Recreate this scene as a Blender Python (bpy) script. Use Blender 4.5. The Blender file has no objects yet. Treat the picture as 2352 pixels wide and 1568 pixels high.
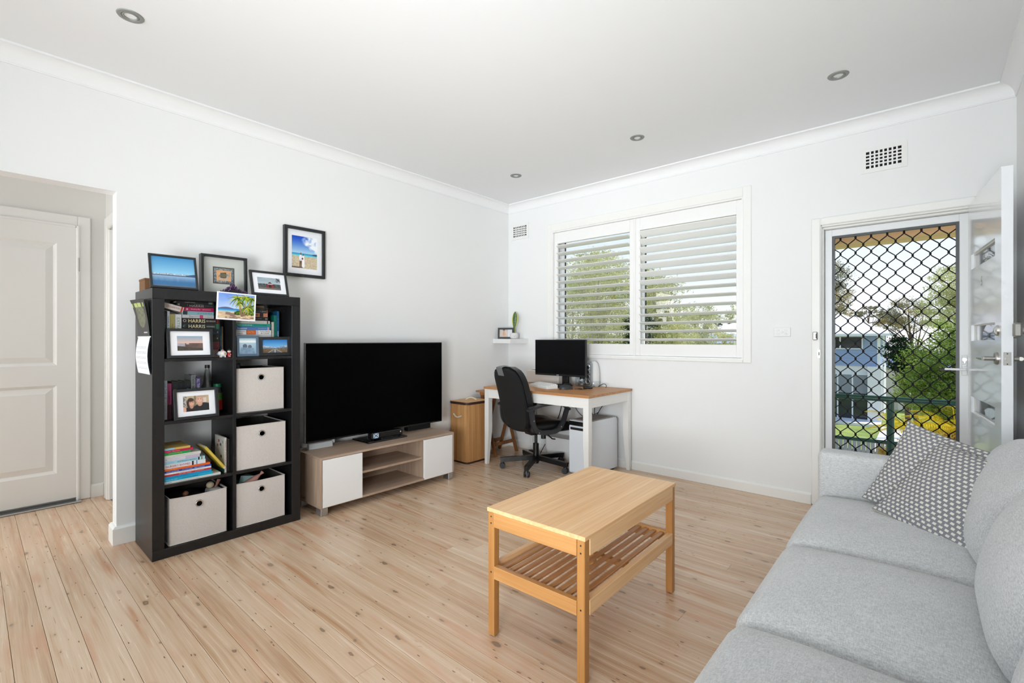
import bpy, bmesh, math, random
from mathutils import Matrix, Vector

# ------------------------------------------------------------------ scene, camera, light
SC = bpy.context.scene
COL = SC.collection
PI = math.pi
rad = math.radians

CAM_X, CAM_Y, CAM_Z = 3.5955, -4.0716, 1.209
F_PX, W_PX = 1085.0, 2352.0
cam_data = bpy.data.cameras.new('camera')
cam_data.sensor_fit = 'HORIZONTAL'
cam_data.sensor_width = 36.0
cam_data.lens = 36.0 * F_PX / W_PX
cam_data.shift_y = -4.5 / W_PX
cam_data.clip_start = 0.05
cam_data.clip_end = 400
cam = bpy.data.objects.new('camera', cam_data)
COL.objects.link(cam)
cam.location = (CAM_X, CAM_Y, CAM_Z)
cam.rotation_euler = (PI / 2, 0, rad(41.0248))
SC.camera = cam

SC.view_settings.view_transform = 'Standard'
SC.view_settings.look = 'None'
SC.view_settings.gamma = 1.0
SC.view_settings.use_curve_mapping = False
SC.view_settings.exposure = 0.0
SC.cycles.use_denoising = True
SC.cycles.use_adaptive_sampling = True
SC.cycles.adaptive_threshold = 0.06
SC.cycles.adaptive_min_samples = 12
SC.cycles.max_bounces = 6
SC.cycles.diffuse_bounces = 4
SC.cycles.glossy_bounces = 3
SC.cycles.transmission_bounces = 4
SC.cycles.transparent_max_bounces = 16
SC.cycles.caustics_reflective = False
SC.cycles.caustics_refractive = False
SC.cycles.sample_clamp_indirect = 6.0

# daylight sky: one smooth gradient from a hazy horizon to a blue zenith
world = bpy.data.worlds.new('sky')
SC.world = world
world.use_nodes = True
wn = world.node_tree
wn.nodes.clear()
_tc = wn.nodes.new('ShaderNodeTexCoord')
_sep = wn.nodes.new('ShaderNodeSeparateXYZ')
_rmp = wn.nodes.new('ShaderNodeValToRGB')
_bg = wn.nodes.new('ShaderNodeBackground')
_out = wn.nodes.new('ShaderNodeOutputWorld')
wn.links.new(_tc.outputs['Generated'], _sep.inputs[0])
wn.links.new(_sep.outputs[2], _rmp.inputs[0])
_rmp.color_ramp.elements[0].position = 0.0
_rmp.color_ramp.elements[0].color = (0.97, 0.98, 1.0, 1)
_rmp.color_ramp.elements[1].position = 0.75
_rmp.color_ramp.elements[1].color = (0.33, 0.56, 1.0, 1)
_e = _rmp.color_ramp.elements.new(0.22)
_e.color = (0.76, 0.90, 1.0, 1)
wn.links.new(_rmp.outputs[0], _bg.inputs[0])
_bg.inputs[1].default_value = 1.12
wn.links.new(_bg.outputs[0], _out.inputs[0])

def add_light(name, kind, energy, color, loc, aim=None, size=None, size_y=None, angle=None):
    d = bpy.data.lights.new(name, kind)
    d.energy = energy
    d.color = color
    if kind == 'AREA':
        d.shape = 'RECTANGLE'
        d.size = size
        d.size_y = size_y
    if angle is not None:
        d.angle = angle
    o = bpy.data.objects.new(name, d)
    COL.objects.link(o)
    o.location = loc
    if aim is not None:
        o.rotation_euler = Vector(aim).to_track_quat('-Z', 'Y').to_euler()
    return o

# sun high over the far side of the house opposite
add_light('sun', 'SUN', 4.2, (1.0, 0.95, 0.86), (10, 12, 20), aim=(-0.62, -0.5, -1.05), angle=rad(0.6))
# added fill lamp in a made-up rear window, unseen behind the camera
add_light('rear_window_daylight', 'AREA', 88.0, (0.80, 0.92, 1.0), (1.9, -7.39, 1.45), aim=(0, 1, 0), size=3.3, size_y=1.95)
# assumed flash, unseen behind the camera, added to even out ceiling and walls
add_light('bounce_flash', 'AREA', 42.0, (0.935, 0.975, 1.0), (3.4, -5.0, 1.0), aim=(-2.2, 4.0, 1.5), size=0.8, size_y=0.8).data.spread = rad(95)
# added lamp brightening the hall from its unseen end; no window there
add_light('hall_window_daylight', 'AREA', 24.0, (0.96, 0.97, 1.0), (-0.67, -6.2, 1.5), aim=(0, 1, 0), size=0.9, size_y=1.7)
# added lamp to brighten the closed bedroom beyond the hall doorway
add_light('bedroom_window_daylight', 'AREA', 22.0, (1.0, 0.98, 0.95), (-0.7, -1.0, 1.5), aim=(0, -1, 0), size=0.9, size_y=1.4)

random.seed(7)

# ------------------------------------------------------------------ helpers: colour and materials
def lin(c):
    c = c / 255.0
    return c / 12.92 if c <= 0.04045 else ((c + 0.055) / 1.055) ** 2.4

LUT = [lin(k) for k in range(256)]

def rgb(r, g, b):
    return (lin(r), lin(g), lin(b), 1.0)

class NT:
    """small wrapper to write node trees briefly"""
    def __init__(self, name):
        self.m = bpy.data.materials.new(name)
        self.m.use_nodes = True
        self.t = self.m.node_tree
        self.b = self.t.nodes['Principled BSDF']
        self.o = self.t.nodes['Material Output']
    def n(self, kind, ins=None, **props):
        nd = self.t.nodes.new(kind)
        for k, v in props.items():
            setattr(nd, k, v)
        for k, v in (ins or {}).items():
            self.put(nd.inputs[k], v)
        return nd
    def put(self, sock, v):
        if isinstance(v, bpy.types.NodeSocket):
            self.t.links.new(v, sock)
        else:
            sock.default_value = v
    def set(self, **kw):
        names = {'color': 'Base Color', 'rough': 'Roughness', 'metal': 'Metallic', 'normal': 'Normal',
                 'spec': 'Specular IOR Level', 'trans': 'Transmission Weight', 'ior': 'IOR',
                 'emit': 'Emission Color', 'emits': 'Emission Strength', 'sheen': 'Sheen Weight',
                 'coat': 'Coat Weight', 'coatr': 'Coat Roughness', 'alpha': 'Alpha'}
        for k, v in kw.items():
            self.put(self.b.inputs[names[k]], v)
        return self
    def math(self, op, a, b=0.0, clamp=False):
        nd = self.n('ShaderNodeMath', operation=op, use_clamp=clamp)
        self.put(nd.inputs[0], a)
        self.put(nd.inputs[1], b)
        return nd.outputs[0]
    def vmath(self, op, a, b):
        nd = self.n('ShaderNodeVectorMath', operation=op)
        self.put(nd.inputs[0], a)
        self.put(nd.inputs[1], b)
        return nd.outputs[0]
    def mix(self, f, a, b):
        nd = self.n('ShaderNodeMix', data_type='RGBA')
        self.put(nd.inputs[0], f)
        self.put(nd.inputs[6], a)
        self.put(nd.inputs[7], b)
        return nd.outputs[2]
    def ramp(self, f, stops):
        nd = self.n('ShaderNodeValToRGB')
        els = nd.color_ramp.elements
        while len(els) < len(stops):
            els.new(0.5)
        for e, (p, c) in zip(els, stops):
            e.position = p
            e.color = c if len(c) == 4 else (*c, 1)
        self.put(nd.inputs[0], f)
        return nd.outputs[0]
    def step(self, f, lo, hi):
        nd = self.n('ShaderNodeMapRange', clamp=True)
        self.put(nd.inputs[0], f)
        nd.inputs[1].default_value = lo
        nd.inputs[2].default_value = hi
        return nd.outputs[0]
    def coord(self, which='Object'):
        return self.n('ShaderNodeTexCoord').outputs[which]
    def scaled(self, v, s):
        return self.vmath('MULTIPLY', v, s)
    def noise(self, vec, scale=1.0, detail=3.0, rough=0.55, out=0, dist=0.0):
        nd = self.n('ShaderNodeTexNoise')
        self.put(nd.inputs['Vector'], vec)
        nd.inputs['Scale'].default_value = scale
        nd.inputs['Detail'].default_value = detail
        nd.inputs['Roughness'].default_value = rough
        nd.inputs['Distortion'].default_value = dist
        return nd.outputs[out]
    def bump(self, h, strength=0.2, dist=0.01):
        nd = self.n('ShaderNodeBump')
        self.put(nd.inputs['Height'], h)
        nd.inputs['Strength'].default_value = strength
        nd.inputs['Distance'].default_value = dist
        return nd.outputs[0]

def plain(name, c, rough=0.5, metal=0.0, spec=0.5, var=0.0, bump=0.0, bscale=200.0, coat=0.0):
    """one-colour material with a little procedural unevenness"""
    t = NT(name)
    v = t.coord('Object')
    nz = t.noise(v, 6.0, 3.0)
    k = 1.0 - var
    dark = (c[0] * k, c[1] * k, c[2] * k, 1)
    t.set(color=t.mix(nz, dark, c) if var else c, rough=rough, metal=metal, spec=spec, coat=coat, coatr=0.12)
    if bump:
        t.set(normal=t.bump(t.noise(v, bscale, 2.0), bump, 0.002))
    return t.m

def wood(name, c1, c2, axis=0, fine=60.0, along=2.0, rough=0.4, bump=0.05, contrast=(0.3, 0.7), by_object=True, coat=0.0):
    t = NT(name)
    v = t.coord('Object')
    if by_object:
        r = t.n('ShaderNodeObjectInfo').outputs['Random']
        cmb = t.n('ShaderNodeCombineXYZ', {0: t.math('MULTIPLY', r, 13.0), 1: t.math('MULTIPLY', r, 7.7), 2: t.math('MULTIPLY', r, 9.1)})
        v = t.vmath('ADD', v, cmb.outputs[0])
    s = [fine, fine, fine]
    s[axis] = along
    g = t.noise(t.scaled(v, tuple(s)), 1.0, 4.0, 0.6)
    s2 = [fine * 0.25] * 3
    s2[axis] = along * 0.5
    g2 = t.noise(t.scaled(v, tuple(s2)), 1.0, 2.0, 0.5)
    f = t.math('ADD', t.math('MULTIPLY', g, 0.65), t.math('MULTIPLY', g2, 0.35))
    t.set(color=t.ramp(f, [(contrast[0], c1), (contrast[1], c2)]), rough=rough, coat=coat)
    if bump:
        t.set(normal=t.bump(g, bump, 0.002))
    return t.m

MT = {}
MT['wall'] = plain('wall_paint', rgb(240, 240, 239), 0.75)
MT['hallwall'] = plain('hall_paint', rgb(234, 233, 228), 0.75)
MT['ceiling'] = plain('ceiling_paint', rgb(241, 242, 243), 0.85)
MT['cornice'] = plain('cornice_paint', rgb(243, 243, 243), 0.6)
MT['trim'] = plain('gloss_trim_paint', rgb(243, 242, 238), 0.35)
MT['doorpaint'] = plain('front_door_paint', rgb(244, 246, 249), 0.3, coat=1.0)
MT['halldoor'] = plain('hall_door_paint', rgb(241, 240, 236), 0.4)
MT['shutter'] = plain('shutter_paint', rgb(244, 243, 241), 0.4)
MT['alu_white'] = plain('white_aluminium', rgb(238, 239, 240), 0.35)
MT['screen_black'] = plain('black_powdercoat', rgb(8, 8, 10), 0.6, spec=0.2)
MT['screen_edge'] = plain('charcoal_aluminium', rgb(78, 78, 80), 0.4)
MT['black_wood'] = wood('black_brown_veneer', rgb(19, 19, 21), rgb(31, 30, 31), axis=2, fine=90, along=3, rough=0.36, bump=0.03)
MT['oak'] = wood('sonoma_oak_laminate', rgb(158, 132, 112), rgb(190, 166, 145), axis=1, fine=70, along=3, rough=0.5, bump=0.03)
MT['oak_z'] = wood('sonoma_oak_upright', rgb(158, 132, 112), rgb(190, 166, 145), axis=2, fine=70, along=3, rough=0.5, bump=0.03)
MT['white_gloss'] = plain('white_lacquer', rgb(238, 237, 236), 0.35)
MT['white_desk'] = plain('white_desk_paint', rgb(236, 234, 230), 0.45)
MT['pine_top'] = wood('oiled_pine_top', rgb(168, 112, 66), rgb(206, 153, 103), axis=0, fine=45, along=1.5, rough=0.45, bump=0.04)
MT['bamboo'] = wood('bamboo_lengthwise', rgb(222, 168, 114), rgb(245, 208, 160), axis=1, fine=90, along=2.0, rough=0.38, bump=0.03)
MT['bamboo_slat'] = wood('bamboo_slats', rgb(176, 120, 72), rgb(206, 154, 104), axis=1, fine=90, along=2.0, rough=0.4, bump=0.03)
MT['bamboo_x'] = wood('bamboo_crosswise', rgb(178, 122, 66), rgb(208, 156, 98), axis=0, fine=90, along=2.0, rough=0.38, bump=0.03)  # colour darkened to offset the lamp light falling on these faces
MT['bamboo_z'] = wood('bamboo_upright', rgb(164, 110, 56), rgb(198, 144, 84), axis=2, fine=90, along=2.0, rough=0.38, bump=0.03)  # legs coloured darker to hold back the lamp light on them
MT['hamper'] = wood('hamper_bamboo', rgb(164, 110, 60), rgb(214, 164, 104), axis=2, fine=55, along=1.2, rough=0.5, bump=0.08)
MT['hamper_lid'] = wood('hamper_lid_bamboo', rgb(196, 146, 92), rgb(224, 180, 126), axis=1, fine=55, along=1.2, rough=0.5, bump=0.08)
MT['dark_trim'] = plain('dark_brown_binding', rgb(62, 36, 28), 0.6)
MT['rope'] = plain('cotton_rope', rgb(228, 216, 192), 0.9, var=0.2, bump=0.4, bscale=400)
MT['walnut'] = wood('stained_tray_wood', rgb(112, 68, 36), rgb(156, 104, 60), axis=2, fine=60, along=2, rough=0.45)
MT['walnut_top'] = wood('stained_tray_top', rgb(150, 98, 56), rgb(188, 132, 82), axis=1, fine=60, along=2, rough=0.45)
MT['black_plastic'] = plain('black_plastic', rgb(22, 22, 24), 0.45)
MT['grey_plastic'] = plain('charcoal_plastic', rgb(44, 45, 48), 0.5)
MT['black_fabric'] = plain('black_mesh_fabric', rgb(20, 20, 20), 0.85, var=0.2, bump=0.3, bscale=500)
MT['black_leather'] = plain('black_leatherette', rgb(17, 18, 20), 0.33, bump=0.12, bscale=160)
MT['black_metal'] = plain('black_steel', rgb(14, 14, 15), 0.3)
MT['rubber'] = plain('grey_rubber', rgb(52, 54, 58), 0.7)
MT['duct_tape'] = plain('grey_duct_tape', rgb(120, 121, 122), 0.45)
MT['tv_screen'] = plain('television_glass', (0.0006, 0.0006, 0.0007, 1), 0.35, spec=0.05)
MT['monitor_screen'] = plain('monitor_glass', (0.004, 0.0042, 0.0045, 1), 0.4, spec=0.12)
MT['bezel'] = plain('gloss_black_bezel', rgb(12, 12, 13), 0.25)
MT['silver'] = plain('brushed_silver', rgb(186, 188, 190), 0.32, metal=0.9)
MT['steel'] = plain('satin_nickel', rgb(176, 174, 170), 0.35, metal=1.0)
MT['chrome'] = plain('bright_chrome', rgb(214, 212, 208), 0.15, metal=1.0)
MT['downlight'] = plain('satin_downlight_ring', rgb(150, 152, 148), 0.55, metal=0.4)
MT['lens'] = plain('lamp_glass', rgb(178, 190, 182), 0.12, metal=0.4)
MT['white_plastic'] = plain('white_plastic', rgb(236, 236, 234), 0.4)
MT['warm_white_plastic'] = plain('warm_white_plastic', rgb(232, 224, 216), 0.45)
MT['case_white'] = plain('white_steel_case', rgb(226, 230, 236), 0.3)
MT['case_top'] = plain('case_top_grille', rgb(178, 174, 170), 0.5)
MT['mount_white'] = plain('photo_mount_card', rgb(238, 239, 243), 0.8)
MT['mount_grey'] = plain('pale_grey_mount', rgb(206, 208, 202), 0.8)
MT['frame_black'] = plain('black_frame_wood', rgb(34, 36, 38), 0.4)
MT['frame_blue'] = plain('sheened_frame', rgb(92, 112, 132), 0.35)
MT['paper'] = plain('book_paper', rgb(214, 205, 188), 0.9, var=0.15)
MT['dark_card'] = plain('dark_card', rgb(58, 48, 42), 0.8)
MT['kraft'] = plain('brown_cardboard', rgb(118, 84, 54), 0.85)
MT['amethyst'] = plain('amethyst_crystal', rgb(96, 66, 104), 0.22, var=0.75)
MT['amethyst_base'] = plain('amethyst_matrix', rgb(40, 34, 40), 0.7, var=0.4)
MT['soil'] = plain('potting_soil', rgb(58, 44, 34), 0.95)
MT['vent_dark'] = plain('vent_recess', rgb(20, 20, 20), 0.9)
MT['vent'] = plain('vent_plaster', rgb(240, 239, 236), 0.6)
MT['void'] = plain('dark_gap', rgb(26, 20, 16), 0.95)
MT['green_rail'] = plain('dark_green_enamel', rgb(24, 66, 52), 0.3, var=0.2)
MT['cable'] = plain('cable_black', rgb(20, 20, 22), 0.5)

def glass_mat(name, tint=(1, 1, 1, 1), refl=0.07, rough=0.0):
    t = NT(name)
    tr = t.n('ShaderNodeBsdfTransparent', {0: tint})
    gl = t.n('ShaderNodeBsdfGlossy', {'Roughness': rough})
    lw = t.n('ShaderNodeLayerWeight', {0: 0.25})
    f = t.math('ADD', t.math('MULTIPLY', lw.outputs['Facing'], 0.5), refl, True)
    mx = t.n('ShaderNodeMixShader', {0: f, 1: tr.outputs[0], 2: gl.outputs[0]})
    t.t.links.new(mx.outputs[0], t.o.inputs[0])
    return t.m
MT['glass'] = glass_mat('window_glass', refl=0.03)
MT['clear_plastic'] = glass_mat('clear_acrylic', (0.90, 0.93, 0.95, 1), refl=0.08, rough=0.05)
MT['bottle_glass'] = glass_mat('bottle_glass', (0.72, 0.76, 0.74, 1), refl=0.06)

def floor_mat():
    t = NT('sanded_pine_boards')
    v = t.coord('Object')
    oi = t.n('ShaderNodeObjectInfo').outputs['Random']
    off = t.n('ShaderNodeCombineXYZ', {0: t.math('MULTIPLY', oi, 53.0), 1: t.math('MULTIPLY', oi, 31.0), 2: 0.0}).outputs[0]
    p = t.vmath('ADD', v, off)
    wv = t.noise(t.scaled(p, (1.1, 4.0, 1)), 1.0, 1.0, 0.5, out=1)             # lazy waver of the grain
    pg = t.vmath('ADD', p, t.scaled(t.vmath('SUBTRACT', wv, (0.5, 0.5, 0.5)), (0, 0.05, 0)))
    fig = t.noise(t.scaled(pg, (0.9, 46, 1)), 1.0, 3.0, 0.68)
    fine = t.noise(t.scaled(p, (5, 330, 1)), 1.0, 1.0, 0.6)
    tone = t.noise(t.scaled(p, (0.7, 5.0, 1)), 1.0, 1.0, 0.5)
    f = t.math('ADD', t.math('MULTIPLY', fig, 0.52), t.math('MULTIPLY', tone, 0.36))
    f = t.math('ADD', f, t.math('MULTIPLY', t.math('SUBTRACT', oi, 0.5), 0.09))
    f = t.math('ADD', f, t.math('MULTIPLY', t.math('SUBTRACT', fine, 0.5), 0.16))
    base = t.ramp(f, [(0.26, rgb(182, 144, 112)), (0.40, rgb(210, 178, 147)), (0.52, rgb(222, 195, 168)), (0.68, rgb(228, 206, 183))])
    # pinkish patches and orange runs that were never sanded out
    pk = t.step(t.noise(t.scaled(p, (1.7, 9, 1)), 1.0, 2.0, 0.6), 0.54, 0.68)
    base = t.mix(t.math('MULTIPLY', pk, 0.55), base, rgb(208, 156, 124))
    st = t.noise(t.scaled(pg, (0.8, 13, 1)), 1.0, 3.0, 0.6)
    st = t.math('MULTIPLY', t.step(st, 0.58, 0.72), t.step(oi, 0.3, 0.55))
    base = t.mix(t.math('MULTIPLY', st, 0.8), base, rgb(182, 116, 62))
    # thin dark streaks in the grain
    sk = t.math('MULTIPLY', t.step(t.noise(t.scaled(pg, (3.2, 90, 1)), 1.0, 2.0, 0.6), 0.67, 0.74), t.step(t.noise(t.scaled(p, (2.0, 7, 1)), 1.0, 1.0), 0.48, 0.62))
    base = t.mix(t.math('MULTIPLY', sk, 0.6), base, rgb(138, 92, 62))
    # ragged flakes of old finish
    fl = t.math('MULTIPLY', t.step(t.noise(t.scaled(p, (14, 34, 1)), 1.0, 4.0, 0.75, dist=1.0), 0.62, 0.66),
                t.step(t.noise(t.scaled(p, (0.9, 3, 1)), 1.0, 1.0), 0.60, 0.68))
    base = t.mix(t.math('MULTIPLY', fl, 0.8), base, rgb(160, 94, 52))
    # knots, uneven in size and shape
    warp = t.n('ShaderNodeTexNoise', {'Vector': p, 'Scale': 34.0, 'Detail': 1.0}).outputs[1]
    pw = t.vmath('ADD', p, t.scaled(t.vmath('SUBTRACT', warp, (0.5, 0.5, 0.5)), (0.030, 0.016, 0)))
    vo = t.n('ShaderNodeTexVoronoi', {'Vector': t.scaled(pw, (3.6, 9.0, 1)), 'Scale': 1.0}, voronoi_dimensions='2D', feature='F1')
    keep = t.n('ShaderNodeSeparateColor', {0: vo.outputs['Color']})
    on = t.step(keep.outputs[0], 0.42, 0.44)
    size = t.math('ADD', t.math('MULTIPLY', t.math('POWER', keep.outputs[1], 2.0), 0.075), 0.028)
    d = t.math('DIVIDE', vo.outputs['Distance'], size)
    core = t.math('MULTIPLY', t.math('SUBTRACT', 1.0, t.step(d, 0.7, 1.15)), on)
    ring = t.math('MULTIPLY', t.math('SUBTRACT', 1.0, t.step(d, 0.9, 3.4)), on)
    base = t.mix(t.math('MULTIPLY', ring, 0.30), base, rgb(186, 140, 104))
    kc = t.mix(keep.outputs[2], rgb(140, 130, 114), rgb(98, 66, 44))
    inner = t.math('SUBTRACT', 1.0, t.step(d, 0.3, 0.75))
    kc = t.mix(t.math('MULTIPLY', inner, t.math('MULTIPLY', keep.outputs[2], 0.5)), kc, rgb(176, 160, 138))
    base = t.mix(t.math('MULTIPLY', core, 0.8), base, kc)
    # nail holes
    vn = t.n('ShaderNodeTexVoronoi', {'Vector': t.scaled(p, (5.0, 22.0, 1)), 'Scale': 1.0}, voronoi_dimensions='2D', feature='F1')
    kn = t.n('ShaderNodeSeparateColor', {0: vn.outputs['Color']})
    nail = t.math('MULTIPLY', t.math('SUBTRACT', 1.0, t.step(vn.outputs['Distance'], 0.035, 0.05)), t.step(kn.outputs[0], 0.6, 0.62))
    base = t.mix(t.math('MULTIPLY', nail, 0.8), base, rgb(70, 52, 40))
    ro = t.math('ADD', t.math('MULTIPLY', fig, 0.12), 0.20)
    t.set(color=base, rough=ro, spec=0.45, normal=t.bump(t.math('ADD', fig, t.math('MULTIPLY', core, -0.6)), 0.06, 0.004))
    return t.m
MT['floor'] = floor_mat()

def fabric(name, c1, c2, scale=260.0, bump=0.35):
    t = NT(name)
    v = t.coord('Object')
    a = t.noise(t.scaled(v, (scale, scale * 0.16, scale * 0.5)), 1.0, 2.0, 0.6)
    b = t.noise(t.scaled(v, (scale * 0.16, scale, scale * 0.5)), 1.0, 2.0, 0.6)
    h = t.math('ADD', t.math('MULTIPLY', a, 0.5), t.math('MULTIPLY', b, 0.5))
    big = t.noise(v, 5.0, 2.0)
    f = t.math('ADD', h, t.math('MULTIPLY', t.math('SUBTRACT', big, 0.5), 0.15))
    soft = t.noise(v, 9.0, 3.0, 0.5)
    hh = t.math('ADD', t.math('MULTIPLY', h, 0.25), t.math('MULTIPLY', soft, 2.0))
    t.set(color=t.ramp(f, [(0.36, c1), (0.62, c2)]), rough=0.9, spec=0.2, sheen=0.25, normal=t.bump(hh, bump, 0.006))
    return t.m
MT['sofa'] = fabric('light_grey_weave', rgb(178, 179, 179), rgb(216, 216, 216), 430)
MT['bin'] = fabric('oatmeal_linen', rgb(196, 188, 183), rgb(212, 206, 201), 800, 0.06)
MT['bin_inside'] = plain('bin_lining', rgb(60, 57, 54), 0.9)
MT['bin_edge'] = plain('bin_binding', rgb(206, 200, 192), 0.85)
MT['cushion_edge'] = plain('cushion_side_cloth', rgb(206, 202, 188), 0.9, bump=0.2, bscale=300)

def dotted():
    t = NT('grey_cushion_with_cream_dots')
    uv = t.coord('UV')
    s = t.n('ShaderNodeSeparateXYZ', {0: uv})
    nu, nv = 18.0, 24.0
    vv = t.math('MULTIPLY', s.outputs[1], nv)
    row = t.math('FLOOR', vv)
    odd = t.math('MODULO', row, 2.0)
    uu = t.math('ADD', t.math('MULTIPLY', s.outputs[0], nu), t.math('MULTIPLY', odd, 0.5))
    wob = t.noise(t.coord('Object'), 160.0, 2.0)
    wob = t.math('MULTIPLY', t.math('SUBTRACT', wob, 0.5), 0.16)
    du = t.math('ABSOLUTE', t.math('SUBTRACT', t.math('FRACT', uu), 0.5))
    dv = t.math('ABSOLUTE', t.math('SUBTRACT', t.math('FRACT', vv), 0.5))
    du = t.math('ADD', du, wob)
    dv = t.math('ADD', dv, wob)
    m = t.math('MULTIPLY', t.math('SUBTRACT', 1.0, t.step(du, 0.26, 0.31)), t.math('SUBTRACT', 1.0, t.step(dv, 0.24, 0.31)))
    nz = t.noise(t.coord('Object'), 520.0, 2.0)
    g = t.mix(nz, rgb(112, 112, 118), rgb(150, 150, 154))
    w = t.mix(nz, rgb(208, 204, 192), rgb(232, 229, 220))
    t.set(color=t.mix(m, g, w), rough=0.92, spec=0.15, normal=t.bump(t.math('ADD', m, t.math('MULTIPLY', nz, 0.5)), 0.35, 0.003))
    return t.m
MT['dotted'] = dotted()

def print_mat():
    t = NT('printed_photograph')
    a = t.n('ShaderNodeAttribute', attribute_name='Col')
    t.set(color=a.outputs['Color'], rough=0.45, spec=0.35)
    return t.m
MT['print'] = print_mat()

_mc = {}
def cmat(c, rough=0.45, spec=0.4):
    """flat colour by sRGB triple, shared"""
    k = (c, rough)
    if k not in _mc:
        _mc[k] = plain('cover_%02x%02x%02x' % c, rgb(*c), rough, spec=spec, var=0.08)
    return _mc[k]

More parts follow.
